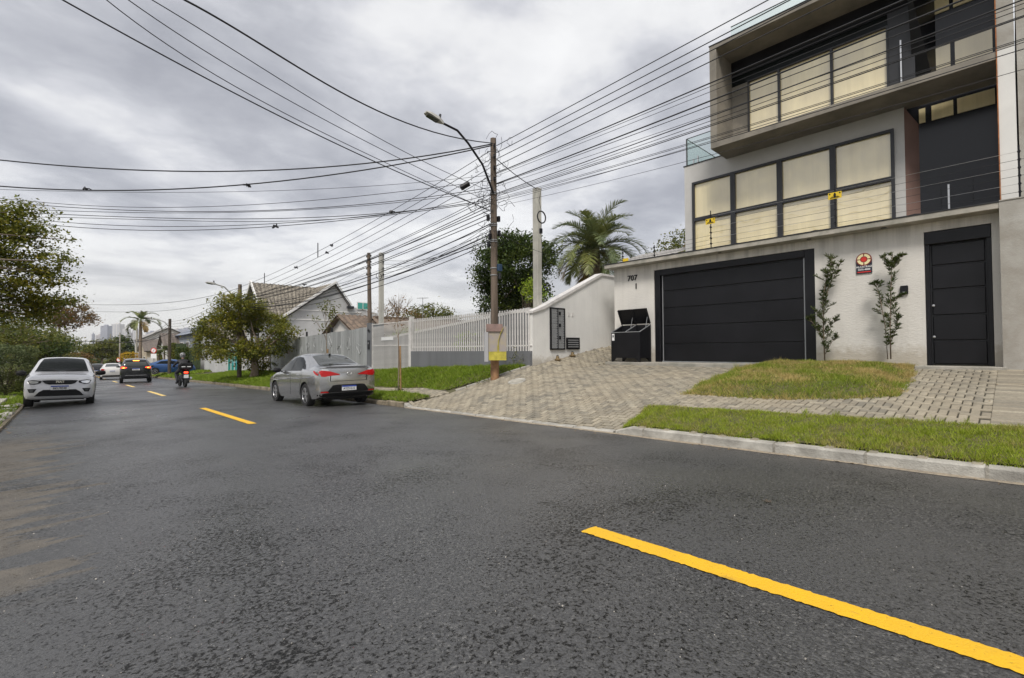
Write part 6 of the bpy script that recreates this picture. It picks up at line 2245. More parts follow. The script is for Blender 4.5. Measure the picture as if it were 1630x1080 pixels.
# ------------------------------------------------------------------ white-silver hatchback, front view
HAT = [(-1.79, .45, .60, .80, .57, .48, .95), (-1.74, .32, .74, .92, .70, .60, 1.2), (-1.6, .25, .79, .96, .76, .60, 1.38), (-1.2, .22, .81, .98, .78, .58, 1.49), (-.6, .2, .815, .98, .79, .575, 1.52), (-.1, .2, .815, .97, .79, .58, 1.50),
       (.3, .2, .815, .96, .79, .60, 1.38), (.85, .2, .815, .93, .79, .68, 1.06), (1.15, .2, .81, .90, .78, .66, .99), (1.5, .22, .80, .86, .76, .64, .94), (1.68, .24, .77, .78, .73, .60, .86), (1.76, .28, .70, .66, .66, .55, .74), (1.79, .34, .58, .52, .54, .44, .58)]
M['paint_white'] = carpaint('paint_white', (.62, .62, .64), .25, .25)
hx_, hy_ = -.10, 21.75
C2 = Car('silver-white hatchback parked facing the camera at the left kerb', 'car', HAT, M['paint_white'], (hx_, hy_, float(zroad(0, 21.7)) - .02), R(-92), road_pitch(20.5, 23, 0), (-1.15, 1.15), .29, .70)
C2.root.rotation_euler.x = R(-1.5)
C2.both('side_window', [(.72, 1.0), (.30, 1.30), (.05, 1.40), (-.12, 1.41), (-.14, 1.0)], M['dark_glass'])
C2.both('side_window', [(-.18, 1.0), (-.16, 1.42), (-.85, 1.40), (-1.05, 1.3), (-1.1, 1.05)], M['dark_glass'])
C2.decal('windscreen', [(.08, -.48), (.04, 0), (.08, .48), (.84, .63), (.90, .3), (.92, 0), (.90, -.3), (.84, -.63)], '+z', M['dark_glass'], grid=.08)
C2.decal('grille', [(-.40, .80), (-.33, .715), (-.24, .685), (.24, .685), (.33, .715), (.40, .80), (.30, .81), (-.30, .81)], '+x', M['black_plastic'], off=.01)
for k in range(2):
    C2.decal('grille_bar', [(-.34, .735 + k * .04), (.34, .735 + k * .04), (.34, .747 + k * .04), (-.34, .747 + k * .04)], '+x', M['charcoal'], off=.018)
C2.mir('headlight', [(.41, .79), (.42, .735), (.55, .69), (.66, .70), (.71, .80), (.60, .825)], '+x', M['black_plastic'], off=.008)
C2.mir('headlight_lens', [(.46, .775), (.50, .725), (.60, .71), (.655, .725), (.68, .79), (.60, .80)], '+x', M['lamp_clear'], off=.014)
C2.decal('lower_intake', [(-.55, .34), (.55, .34), (.45, .47), (.36, .53), (-.36, .53), (-.45, .47)], '+x', M['black_plastic'], off=.01)
C2.mir('fog_light', [(.50, .56), (.56, .45), (.66, .45), (.70, .56)], '+x', M['black_plastic'], off=.01)
C2.mir('fog_lens', [(.57, .48), (.64, .48), (.65, .53), (.57, .53)], '+x', M['grey_glass'], off=.018)
C2.both('wheel_arch_trim', [(1.15 + .40 * math.cos(a), .29 + .40 * math.sin(a)) for a in np.linspace(.12, math.pi - .12, 14)] + [(1.15 + .335 * math.cos(a), .29 + .335 * math.sin(a)) for a in np.linspace(math.pi - .12, .12, 14)], M['black_plastic'], off=.012)
C2.both('wheel_arch_trim', [(-1.15 + .40 * math.cos(a), .29 + .40 * math.sin(a)) for a in np.linspace(.12, math.pi - .12, 14)] + [(-1.15 + .335 * math.cos(a), .29 + .335 * math.sin(a)) for a in np.linspace(math.pi - .12, .12, 14)], M['black_plastic'], off=.012)
C2.both('sill_trim', [(.80, .22), (.80, .32), (-.80, .32), (-.80, .22)], M['black_plastic'], off=.008)
C2.plate(1.80, .585, True, 'BEU9E48')
xg = C2.bvh.ray_cast(Vector((4, 0, .76)), Vector((-1, 0, 0)))[0].x + .03
text('badge', 'FIAT', .095, frame((xg, 0, .762), (0, 1, 0), (0, 0, 1)), M['chrome'], C2.root, .012, .003, local=True)
C2.mirror(.60, .84, 1.02, M['black_plastic'], (.08, .12, .085))
for sd in (1, -1):
    C2.line([(-.16, .98), (-.2, .6), (-.15, .3)], sd); C2.line([(.75, .95), (.80, .6), (.72, .3)], sd)
    C2.line([(.86, 1.0), (.3, 1.36), (-.1, 1.46), (-.9, 1.46)], sd, M['paint_white'], .014, 'roof_trim')
C2.decal('bonnet_gap', [(.95, -.62), (.965, -.62), (1.0, 0), (.965, .62), (.95, .62), (.985, 0)], '+z', M['black_plastic'], off=.004)
for sd in (-1, 1):
    b = MB(); b.tube([(.93, sd * .08, 1.085), (.80, sd * .3, 1.13), (.74, sd * .5, 1.16)], .009, 4); b.build('wiper', M['black_plastic'], C2.root, local=True)
b = MB(); b.box(-1.5, 1.5, -.55, .55, .2, .27); b.build('underbody', M['black_plastic'], C2.root, local=True)
b = MB(); b.lathe([(.14 + .012 * math.cos(t), .012 * math.sin(t)) for t in np.linspace(0, 6.283, 7)], (.35, -.33, 1.02), 'X', 16); b.build('steering_wheel', M['black_plastic'], C2.root, local=True)

# ------------------------------------------------------------------ black SUV, rear view
SUV = [(-2.1, .55, .62, .90, .60, .5, 1.05), (-2.05, .36, .80, 1.05, .77, .62, 1.25), (-1.9, .28, .86, 1.10, .82, .62, 1.42), (-1.5, .26, .88, 1.12, .84, .62, 1.60), (-.8, .25, .885, 1.10, .85, .62, 1.66), (-.1, .25, .885, 1.08, .85, .62, 1.65),
       (.45, .25, .885, 1.06, .85, .64, 1.52), (1.0, .25, .88, 1.04, .84, .70, 1.18), (1.4, .26, .87, 1.0, .82, .68, 1.08), (1.85, .3, .84, .90, .77, .62, .98), (2.05, .34, .76, .76, .70, .55, .82), (2.12, .42, .6, .6, .56, .45, .64)]
M['paint_black'] = carpaint('paint_black', (.02, .022, .024), .3, .22)
cx0, cy0 = 3.62, 43.6
C3 = Car('black compact SUV driving away with lit brake lights', 'car', SUV, M['paint_black'], (cx0, cy0, float(zroad(3.6, 43.5))), R(86), -road_pitch(42, 45, 3.6), (-1.3, 1.3), .34, .78, name='moving_car', n=40)
C3.both('side_window', [(.95, 1.10), (.45, 1.42), (.1, 1.53), (-1.3, 1.52), (-1.65, 1.38), (-1.6, 1.14)], M['dark_glass'])
C3.decal('rear_window', [(-.60, 1.15), (.60, 1.15), (.52, 1.44), (-.52, 1.44)], '-x', M['grey_glass'])
C3.decal('roof_spoiler', [(-.56, 1.46), (.56, 1.46), (.52, 1.53), (-.52, 1.53)], '-x', M['black_plastic'], off=.03)
C3.decal('high_brake_light', [(-.17, 1.475), (.17, 1.475), (.17, 1.515), (-.17, 1.515)], '-x', M['brake_amber'], off=.05)
C3.mir('tail_light', [(.50, 1.02), (.80, .98), (.80, 1.08), (.74, 1.10), (.50, 1.06)], '-x', M['brake_glow'], off=.012)
C3.decal('tail_light_core', [(.60, 1.0), (.72, .99), (.72, 1.05), (.60, 1.05)], '-x', M['brake_amber'], off=.02)
C3.decal('tail_light_core', [(-.72, .99), (-.60, 1.0), (-.60, 1.05), (-.72, 1.05)], '-x', M['brake_amber'], off=.02)
C3.decal('silver_skid_trim', [(-.62, .48), (.62, .48), (.55, .54), (-.55, .54)], '-x', M['chrome'], off=.012)
C3.plate(-2.13, .92, False, 'BCF7H21')
C3.mirror(.8, .88, 1.12, M['paint_black'])
b = MB(); b.tube([(-1.6, .62, 1.60), (-.8, .66, 1.70), (.2, .66, 1.66)], .02, 5); b.tube([(-1.6, -.62, 1.60), (-.8, -.66, 1.70), (.2, -.66, 1.66)], .02, 5); b.build('roof_rails', M['chrome'], C3.root, local=True, kind='stuff')
b = MB(); b.box(-1.8, 1.8, -.6, .6, .26, .34); b.build('underbody', M['black_plastic'], C3.root, local=True)


# ------------------------------------------------------------------ smaller traffic farther off
def simple_car(label, paint, x, y, rz, st, rear=True, brake=False, wheels=(-1.2, 1.3), name='moving_car', zo=0.0, z=None):
    c = Car(label, 'car', st, paint, (x, y, (float(zroad(x, y)) if z is None else z) + zo), rz, -road_pitch(y - 1, y + 1, 3) * (1 if abs(math.sin(rz)) > .7 else 0) * (1 if rear else -1), wheels, .31, .76, name=name, n=30)
    c.both('side_window', [(.95, .98), (.45, 1.25), (.1, 1.34), (-.75, 1.28), (-1.15, 1.04)], M['dark_glass'], grid=.15)
    c.decal('rear_window', [(-1.5, -.5), (-1.5, .5), (-.8, .42), (-.8, -.42)], '+z', M['grey_glass'], grid=.15)
    c.decal('windscreen', [(.62, -.44), (.62, .44), (1.2, .56), (1.2, -.56)], '+z', M['dark_glass'], grid=.15)
    c.mir('tail_light', [(.45, .86), (.78, .82), (.78, .94), (.66, .97)], '-x', M['lamp_red'])
    c.plate(-2.14, .72, False, 'AKL3D05')
    c.decal('lower_bumper', [(-.7, .28), (.7, .28), (.7, .38), (-.7, .38)], '-x', M['black_plastic'])
    return c


M['paint_pearl'] = carpaint('paint_pearl', (.72, .70, .67), .1, .3)
M['paint_blue'] = carpaint('paint_blue', (.03, .09, .25), .4, .25)
M['paint_wine'] = carpaint('paint_wine', (.10, .012, .014), .3, .3)
simple_car('white saloon car driving away just left of the black SUV', M['paint_pearl'], 3.05, 57.5, R(88), SED)
c4 = simple_car('blue saloon car parked across a driveway behind the motorcyclist', M['paint_blue'], 7.6, 58.5, R(-8), SED, name='parked_car', z=float(zroad(6.4, 58)) + .38)
simple_car('dark car with red tail lights ahead of the white saloon', M['paint_black'], 2.6, 75, R(88), HAT, wheels=(-1.15, 1.15))
simple_car('dark red car coming along the far street', M['paint_wine'], 1.6, 92, R(-92), SED, rear=False)
simple_car('small white car far down the street by the trees', M['paint_pearl'], -.1, 98, R(-92), HAT, rear=False, wheels=(-1.15, 1.15), name='parked_car')

# ------------------------------------------------------------------ motorcycle and rider
mx, my = 4.45, 30.1
MZ = float(zroad(mx, my))
MO = thing('motorcycle', 'black motorcycle seen from behind with a wide top case and red tail light', 'motorcycle', (mx, my, MZ), R(91))
for wx in (-.66, .72):
    w = thing('wheel', None, None, (wx, 0, .31)); w.parent = MO
    b = MB(); b.lathe([(.22, -.055), (.27, -.06), (.31, -.035), (.315, 0), (.31, .035), (.27, .06), (.22, .055)], (0, 0, 0), 'Y', 24); b.build('tyre', M['tyre'], w, local=True, smooth=True)
    b = MB(); b.lathe([(.225, -.03), (.20, -.03), (.20, .03), (.225, .03)], (0, 0, 0), 'Y', 24)
    for k in range(5):
        a = k * 1.2566; b.bar((0, 0, 0), (.21 * math.cos(a), 0, .21 * math.sin(a)), .03, .02)
    b.build('rim', M['charcoal'], w, local=True)
b = MB(); b.tube([(-.66, .1, .31), (-.2, .09, .42), (.0, .08, .5)], .03, 6); b.tube([(-.66, -.1, .31), (-.2, -.09, .42), (.0, -.08, .5)], .03, 6)
b.tube([(.72, .09, .31), (.55, .09, .75), (.48, .08, .98)], .025, 6); b.tube([(.72, -.09, .31), (.55, -.09, .75), (.48, -.08, .98)], .025, 6)
b.tube([(-.45, .0, .72), (0, 0, .68), (.45, 0, .85)], .035, 6)
b.build('frame', M['charcoal'], MO, local=True)
b = MB(); b.lathe([(0, -.24), (.12, -.2), (.17, -.08), (.17, .08), (.12, .2), (0, .24)], (0, 0, 0), 'X', 14); b.v = [(v[0] + .08, v[1], v[2] * 1.15 + .46) for v in b.v]; b.build('engine', M['charcoal'], MO, local=True, smooth=True)
b = MB(); b.lathe([(0, -.28), (.1, -.24), (.15, -.05), (.16, .1), (.1, .25), (0, .28)], (0, 0, 0), 'X', 14); b.v = [(v[0] + .2, v[1], v[2] * .85 + .84) for v in b.v]; b.build('fuel_tank', M['paint_black'], MO, local=True, smooth=True)
b = MB(); b.prism([(-.75, .80), (-.1, .74), (0, .80), (-.1, .84), (-.7, .90)], 'Y', -.14, .14); b.build('seat', M['black_plastic'], MO, local=True, bevel=.03)
b = MB(); b.prism([(-.85, .72), (-.3, .62), (-.25, .74), (-.8, .82)], 'Y', -.11, .11); b.build('tail_fairing', M['paint_black'], MO, local=True, bevel=.02)
b = MB(); b.tube([(.0, -.17, .35), (-.4, -.2, .38), (-.85, -.22, .5)], [.03, .045, .055], 8); b.build('exhaust', M['steel'], MO, local=True, smooth=True)
b = MB(); b.tube([(.38, .38, 1.06), (.46, .2, 1.04), (.48, 0, 1.02), (.46, -.2, 1.04), (.38, -.38, 1.06)], .014, 6); b.build('handlebar', M['charcoal'], MO, local=True)
for sd in (-1, 1):
    b = MB(); b.tube([(.42, sd * .3, 1.05), (.46, sd * .38, 1.22)], .008, 4); b.obox((.44, sd * .42, 1.25), (.012, .07, .04), Matrix.Identity(3)); b.build('wing_mirror', M['black_plastic'], MO, local=True)
b = MB(); b.box(-.92, -.86, -.085, .085, .74, .83); b.build('tail_light', M['brake_glow'], MO, local=True, bevel=.01)
b = MB(); b.box(-.93, -.915, -.10, .10, .50, .67); b.build('number_plate', M['plate_white'], MO, local=True)
b = MB(); b.bar((-.8, 0, .66), (-.95, 0, .42), .15, .02); b.build('mudguard', M['black_plastic'], MO, local=True)
b = MB(); b.prism([(-.26, .0), (.26, .0), (.30, .08), (.30, .25), (.24, .34), (-.24, .34), (-.30, .25), (-.30, .08)], 'X', -.92, -.52); b.v = [(v[0], v[1], v[2] + .93) for v in b.v]
o = b.build('top_case', M['black_plastic'], MO, local=True, bevel=.03)
b = MB(); b.box(-.926, -.92, -.20, -.04, 1.06, 1.10); b.build('case_reflector', M['sign_white'], MO, local=True)
b = MB(); b.box(-.926, -.92, .04, .20, 1.06, 1.10); b.build('case_reflector', M['sign_white'], MO, local=True)


def skin_person(name, label, loc, rz, joints, edges, m, subd=1):
    me = bpy.data.meshes.new('body')
    me.from_pydata([j[0] for j in joints], edges, [])
    tmp = bpy.data.objects.new('tmp', me); COL.objects.link(tmp)
    md = tmp.modifiers.new('skin', 'SKIN'); md.use_smooth_shade = True
    for i, j in enumerate(joints):
        me.skin_vertices[0].data[i].radius = (j[1], j[2] if len(j) > 2 else j[1])
    me.skin_vertices[0].data[0].use_root = True
    sd = tmp.modifiers.new('s', 'SUBSURF'); sd.levels = subd; sd.render_levels = subd
    dg = bpy.context.evaluated_depsgraph_get()
    res = bpy.data.meshes.new_from_object(tmp.evaluated_get(dg)); bpy.data.objects.remove(tmp)
    res.materials.clear()
    for mm in (m if isinstance(m, list) else [m]): res.materials.append(mm)
    res.polygons.foreach_set('use_smooth', [True] * len(res.polygons))
    T_ = thing(name, label, 'person', loc, rz)
    o = bpy.data.objects.new('body', res); COL.objects.link(o); o.parent = T_
    return T_, o


M['skin'] = mat('skin', (.35, .20, .14), .6)
M['jacket'] = mat('jacket', (.018, .018, .022), .7, 0, .3, 8)
M['trousers'] = mat('trousers', (.03, .032, .04), .85)
J = [((-.22, 0, .95), .15, .17), ((-.16, 0, 1.12), .14, .18), ((-.08, 0, 1.30), .13, .19), ((-.02, 0, 1.43), .075, .08), ((.02, 0, 1.52), .055, .055), ((.03, 0, 1.60), .095, .085), ((.04, 0, 1.69), .09, .08)]
Eg = [(0, 1), (1, 2), (2, 3), (3, 4), (4, 5), (5, 6)]
for sd in (1, -1):
    k = len(J)
    J += [((-.05, sd * .20, 1.36), .075), ((.10, sd * .36, 1.14), .055), ((.34, sd * .34, 1.06), .042), ((.40, sd * .34, 1.06), .035)]
    Eg += [(2, k), (k, k + 1), (k + 1, k + 2), (k + 2, k + 3)]
    k = len(J)
    J += [((-.12, sd * .14, .90), .11), ((.18, sd * .27, .72), .08), ((-.02, sd * .24, .32), .055), ((.0, sd * .25, .24), .045), ((.14, sd * .26, .22), .04)]
    Eg += [(0, k), (k, k + 1), (k + 1, k + 2), (k + 2, k + 3), (k + 3, k + 4)]
RD, body = skin_person('person', 'person in black jacket and helmet riding the motorcycle away from the camera', (mx, my, MZ), R(91), J, Eg, [M['jacket'], M['trousers'], M['skin']])
for p_ in body.data.polygons:
    c = p_.center
    p_.material_index = 1 if c.z < .93 else (2 if c.z > 1.50 and c.z < 1.6 else 0)
b = MB(); b.lathe([(0, -.15), (.08, -.135), (.125, -.06), (.135, .02), (.115, .09), (.06, .135), (0, .145)], (.045, 0, 1.66), 'Z', 16); b.build('helmet', mat('helmet', (.05, .05, .055), .2, 0, 0, 14, col2=(.35, .35, .36)), RD, local=True, smooth=True)
b = MB(); b.box(.12, .175, -.09, .09, 1.60, 1.69); b.build('visor', M['dark_glass'], RD, local=True, bevel=.02)
for sd in (-1, 1):
    b = MB()
    for f_ in range(4):
        b.tube([(.38, sd * (.31 + .022 * f_), 1.075), (.43, sd * (.31 + .022 * f_), 1.085), (.445, sd * (.31 + .022 * f_), 1.055), (.42, sd * (.31 + .022 * f_), 1.03)], [.013, .012, .010, .008], 5)
    b.tube([(.37, sd * .31, 1.05), (.40, sd * .285, 1.03), (.43, sd * .29, 1.02)], [.014, .011, .008], 5)
    b.build('glove', M['black_plastic'], RD, local=True)
    b = MB(); b.lathe([(0, -.14), (.045, -.12), (.052, 0), (.045, .09), (0, .13)], (0, 0, 0), 'X', 10); b.v = [(v[0] + .06, v[1] + sd * .255, v[2] + .22) for v in b.v]; b.build('shoe', M['black_plastic'], RD, local=True, smooth=True)

# ================================================================== HOUSES AND THE FAR STREET
M['wall_a'] = mat('wall_a', (.47, .47, .47), .9, 0, .08, 1.5)
M['wall_b'] = mat('wall_b', (.62, .60, .57), .9, 0, .08, 1.5)
M['wall_c'] = mat('wall_c', (.48, .41, .30), .9, 0, .1, 1.5)
M['wall_d'] = mat('wall_d', (.20, .22, .26), .9, 0, .08, 1.5)
M['white_trim'] = mat('white_trim', (.72, .71, .69), .8)
M['wall_blue'] = mat('wall_blue', (.24, .26, .29), .9, 0, .1, 1.5)
M['tile_red'] = mat('tile_red', (.17, .145, .125), .9, 0, 0, 6, col2=(.10, .08, .07))


def corr_roof(name, a, b_, c, d, n, m, parent, amp=.035):
    """pitched roof slab with rows of tile ridges running a->b (eaves) up to d->c (ridge)"""
    a, b_, c, d = map(Vector, (a, b_, c, d))
    V = []; F = []
    nrm = (b_ - a).cross(d - a).normalized()
    if nrm.z < 0: nrm = -nrm
    rows = 7
    for j in range(rows + 1):
        for i in range(2 * n + 1):
            t_ = i / (2 * n)
            p_ = a.lerp(b_, t_).lerp(d.lerp(c, t_), j / rows)
            V.append(p_ + nrm * (amp * (1 if i % 2 else -1) + .02 * (rows - j) % .02))
    w_ = 2 * n + 1
    for j in range(rows):
        for i in range(2 * n):
            F.append((j * w_ + i, j * w_ + i + 1, (j + 1) * w_ + i + 1, (j + 1) * w_ + i))
    nb_ = len(V)
    V += [a - nrm * .14, b_ - nrm * .14, c - nrm * .14, d - nrm * .14]
    F += [(nb_, nb_ + 3, nb_ + 2, nb_ + 1)]
    o = MB(); o.add(V, F)
    return o.build(name, m, parent)


def win(parent, face, u0, u1, z0, z1, pos, glass='dark_glass', frm='white_trim'):
    """window on a face: 'x' plane facing -X at pos, 'y' plane facing -Y at pos"""
    f_ = MB(); p_ = MB(); t_ = .06
    if face == 'x':
        f_.box(pos - .06, pos - .001, u0, u1, z0, z1); p_.box(pos - .075, pos - .061, u0 + t_, u1 - t_, z0 + t_, z1 - t_)
        mid = MB(); um = (u0 + u1) / 2; mid.box(pos - .09, pos - .076, um - .02, um + .02, z0 + t_, z1 - t_)
    else:
        f_.box(u0, u1, pos - .06, pos - .001, z0, z1); p_.box(u0 + t_, u1 - t_, pos - .075, pos - .061, z0 + t_, z1 - t_)
        mid = MB(); um = (u0 + u1) / 2; mid.box(um - .02, um + .02, pos - .09, pos - .076, z0 + t_, z1 - t_)
    w_ = f_.build('window', M[frm], parent)
    p_.build('pane', M[glass], w_); mid.build('glazing_bar', M[frm], w_)


# grey gabled house
A = thing('gabled_house', 'tall grey gabled house with mossy tiled roof and teal glass window beyond the sheet fence', 'house', (15, 40, -1.3))
gp = lambda px, py: atY(px, py, 36.0)
pk_ = gp(533, 452); le = gp(455, 502); r1 = gp(558, 488); r2 = gp(597, 499)
b = MB(); b.prism([(le.x, -1.8), (r2.x + .3, -1.8), (r2.x + .3, r2.z), (r1.x, r1.z), (pk_.x, pk_.z), (le.x, le.z)], 'Y', 36, 46); b.build('wall', M['wall_a'], A)
for (pxa, pya, pxb, pyb) in ((457, 508, 580, 513), (470, 493, 575, 497)):
    a_ = gp(pxa, pya); c_ = gp(pxb, pyb); b = MB(); b.box(a_.x, c_.x, 35.97, 35.998, a_.z - .04, a_.z + .04); b.build('string_course', M['white_trim'], A)
corr_roof('roof_slope', (le.x - .5, 46.3, le.z - .35), (le.x - .5, 35.7, le.z - .35), (pk_.x, 35.7, pk_.z + .08), (pk_.x, 46.3, pk_.z + .08), 26, M['tile_mossy'], A)
corr_roof('roof_slope', (r1.x, 46.3, r1.z + .02), (r1.x, 35.8, r1.z + .02), (pk_.x, 35.8, pk_.z + .06), (pk_.x, 46.3, pk_.z + .06), 26, M['tile_mossy'], A)
b = MB(); b.bar((le.x - .5, 35.68, le.z - .28), (pk_.x, 35.68, pk_.z + .12), .1, .16); b.bar((pk_.x, 35.72, pk_.z + .10), (r1.x, 35.72, r1.z + .06), .1, .06); b.build('barge_board', M['white_trim'], A)
# cross gable towards the street
gx_, ry_, rz_ = le.x - 1.2, 38.9, pk_.z - .05
b = MB(); b.prism([(36.4, -1.8), (41.4, -1.8), (41.4, le.z + .2), (38.9, rz_ - .1), (36.4, le.z + .2)], 'X', gx_, le.x + 2.4); b.build('front_wing_wall', M['wall_a'], A)
corr_roof('roof_slope', (gx_ - .35, 36.0, le.z - .1), (le.x + 1.8, 36.0, le.z - .1), (le.x + 3.2, ry_, rz_), (gx_ - .35, ry_, rz_), 16, M['tile_mossy'], A)
corr_roof('roof_slope', (gx_ - .35, 41.8, le.z - .1), (le.x + 1.8, 41.8, le.z - .1), (le.x + 3.2, ry_, rz_), (gx_ - .35, ry_, rz_), 16, M['tile_mossy'], A)
b = MB(); b.bar((gx_ - .38, 36.0, le.z - .06), (gx_ - .38, ry_, rz_ + .05), .08, .2); b.bar((gx_ - .38, 41.8, le.z - .06), (gx_ - .38, ry_, rz_ + .05), .08, .2); b.build('barge_board', M['white_trim'], A)
win(A, 'x', 38.2, 39.7, le.z - .3, le.z + 1.0, gx_, 'grey_glass')
a_ = gp(568, 481); c_ = gp(586, 494)
win(A, 'y', a_.x, c_.x, c_.z, a_.z, 36.0, 'teal_glass')
b = MB(); b.obox(gp(556, 490) + Vector((0, -.2, 0)), (.25, .12, .1), Matrix.Identity(3)); b.build('floodlight', M['charcoal'], A)

# low white house with brown tiles just behind the fence
A = thing('low_house', 'low white house with weathered brown tiled roof behind the metal gate', 'house', (15, 24, -.9))
q = lambda px, py, Y: atY(px, py, Y)
b = MB(); b.box(13.0, 20, 23.5, 29, -1.6, 1.0); b.build('wall', M['wall_b'], A)
rl = q(600, 498, 24.5); rr_ = q(690, 503, 24.5)
corr_roof('roof_slope', (12.2, 22.9, 1.05), (21, 22.9, 1.10), (21, 26.2, 1.95), (13.2, 26.2, 1.95), 26, M['tile_brown'], A)
corr_roof('roof_slope', (12.2, 29.5, 1.05), (21, 29.5, 1.10), (21, 26.2, 1.95), (13.2, 26.2, 1.95), 26, M['tile_brown'], A)
b = MB(); b.box(13.3, 21, 26.1, 26.3, 1.95, 2.05); b.build('ridge_tile', M['tile_brown'], A)
win(A, 'y', 15, 16.4, .1, 1.0, 23.5)
A = thing('white_shed', 'small white gabled outhouse with brown roof edge behind the sheet fence', 'house', (12.6, 25, -1))
b = MB(); b.prism([(24.6, -1.6), (29.0, -1.6), (29.0, 1.0), (26.8, 2.0), (24.6, 1.0)], 'X', 11.6, 12.9); b.build('wall', M['wall_b'], A)
corr_roof('roof_slope', (11.3, 24.2, .85), (13.2, 24.2, .85), (13.2, 26.8, 2.1), (11.3, 26.8, 2.1), 6, M['tile_brown'], A)
corr_roof('roof_slope', (11.3, 29.4, .85), (13.2, 29.4, .85), (13.2, 26.8, 2.1), (11.3, 26.8, 2.1), 6, M['tile_brown'], A)
# TV aerial
An = thing('tv_aerial', 'thin metal television aerial standing above the low roofs', 'aerial', tuple(q(673, 505, 27)))
t0, t1 = q(673, 500, 27), q(673, 474, 27)
b = MB(); b.cyl((t0.x, t0.y, 1.3), t1, .02, n=5); b.bar(q(664, 475, 27), q(682, 474.5, 27), .025); b.bar(q(665, 486, 27), q(683, 486, 27), .02)
for k in range(4):
    c_ = q(667 + 4 * k, 475, 27); b.bar(c_ - Vector((0, .25, 0)), c_ + Vector((0, .25, 0)), .012)
b.build('antenna_rods', M['galv'], An)

# small leafless and rusty trees behind the gate, hill trees behind
base_t = q(628, 530, 31)
tree('garden_tree', 'rusty-leaved garden tree behind the concrete post and gate', (base_t.x, 31, -1.2), .9, [(q(612, 503, 31).x, 31, q(612, 500, 31).z, 1.6, 1.2, .7), (q(645, 503, 31).x, 31, q(645, 503, 31).z, 1.5, 1.2, .7), (q(628, 490, 31).x, 31, q(628, 490, 31).z, 1.0, .8, .6)], 80, 16, .22, .13, M['leaf_rust'], .1, seed=21)
base_t = q(640, 530, 30)
b = MB(); rnd = random.Random(2); top = Vector(q(634, 500, 30))
B_ = thing('bare_tree', 'nearly leafless young tree reaching above the low roofs', 'tree', (top.x, 30, -1.2))
b.tube([(top.x, 30, -1.2), tuple(top)], [.07, .05], 6)
for k in range(14):
    a = rnd.uniform(-.8, .8); l_ = rnd.uniform(.5, 1.5)
    e_ = top + Vector((math.sin(a) * l_, rnd.uniform(-.4, .4), math.cos(a) * l_)); b.tube([top - Vector((0, 0, rnd.uniform(0, .6))), top.lerp(e_, .5) + Vector((rnd.gauss(0, .06), 0, 0)), e_], [.03, .018, .006], 4)
    for j in range(4):
        b.tube([top.lerp(e_, .6), e_ + Vector((rnd.gauss(0, .2), rnd.gauss(0, .2), rnd.uniform(0, .3)))], [.010, .004], 3)
b.build('trunk', M['bark'], B_)
p_ = atD(684, 503, 60)
tree('hill_tree', 'domed bushy tree in the distance right of the television aerial', (p_.x, p_.y, -2), p_.z - 1.5, [(p_.x, p_.y, p_.z - .2, 3.6, 3, 1.5), (p_.x + 2.5, p_.y, p_.z - .9, 2.4, 2, 1.1)], 200, 20, .4, .34, M['leaf_mid'], .25, seed=22)
p_ = atD(1072, 392, 42)
tree('hill_tree', 'olive wooded slope tree above the grey tiled roof left of the house', (p_.x, p_.y, 2), p_.z - 2.5, [(p_.x + 1.2, p_.y, p_.z - .4, 2.6, 2.6, 1.5), (p_.x + 4, p_.y, p_.z + .6, 3, 2.6, 2.0), (p_.x - .6, p_.y, p_.z - 1.4, 1.8, 2, 1.0)], 240, 20, .3, .26, M['leaf_mid'], .25, seed=23)
p_ = atD(800, 500, 20)
bush('hedge_bush', 'low green hedge bush showing between the pickets left of the pole', (q(765, 545, 14.5).x, 14.5, .25), (1.3, .6, .55), 2200, .09, M['leaf_lime'], 3)
bush('hedge_bush', 'tall dark shrub behind the pickets right of the wooden pole', (q(812, 520, 13).x, 13, .5), (.8, .5, .8), 1800, .09, M['leaf_mid'], 4)
bush('hedge_bush', 'yellow-green shrub behind the metal gate bars', (q(640, 520, 22).x + .5, 22, .6), (1.2, .7, .6), 1500, .1, M['leaf_lime'], 6)

# properties behind the verge tree
A = thing('corner_house', 'white and grey front wall with glazed teal gate behind the verge tree', 'house', (10.2, 45, -1.8))
b = MB(); b.box(10, 10.25, 38.0, 41.0, -2.2, .3); b.build('front_wall', M['wall_a'], A)
b = MB(); b.box(10, 10.25, 46.0, 55.5, -2.4, .2); b.build('front_wall', M['wall_a'], A)
b = MB(); b.box(9.9, 10.3, 41.0, 42.6, -2.3, .35); b.build('white_pillar', M['white_trim'], A)
for y0 in (42.7, 43.8, 44.9):
    b = MB(); b.box(9.98, 10.03, y0, y0 + 1.0, -2.2, .1); b.build('gate_pane', M['teal_glass'], A)
b = MB()
for y0 in (42.62, 43.72, 44.82, 45.92):
    b.box(9.95, 10.06, y0, y0 + .07, -2.3, .3)
b.box(9.95, 10.06, 42.6, 46, .12, .3); b.build('gate_frame', M['white_trim'], A)
b = MB(); b.box(12.5, 20, 41, 50, -2.2, 1.0); b.build('wall', M['wall_b'], A)
corr_roof('roof_slope', (12, 40.6, 1.0), (20.5, 40.6, 1.0), (20.5, 45.5, 2.2), (12, 45.5, 2.2), 18, M['tile_grey'], A)
corr_roof('roof_slope', (12, 50.4, 1.0), (20.5, 50.4, 1.0), (20.5, 45.5, 2.2), (12, 45.5, 2.2), 18, M['tile_grey'], A)
A = thing('old_fence', 'old white and dark slatted fence between the verge tree and the sheet fence', 'fence', (9.9, 35.5, -1.6))
for k in range(22):
    y0 = 33.6 + k * .21
    b = MB(); b.box(9.86, 9.9, y0, y0 + .14, -1.9, -.25 + .05 * math.sin(k * 2.1)); b.build('slat', M['fence_white'] if k % 3 else M['bark_dark'], A)
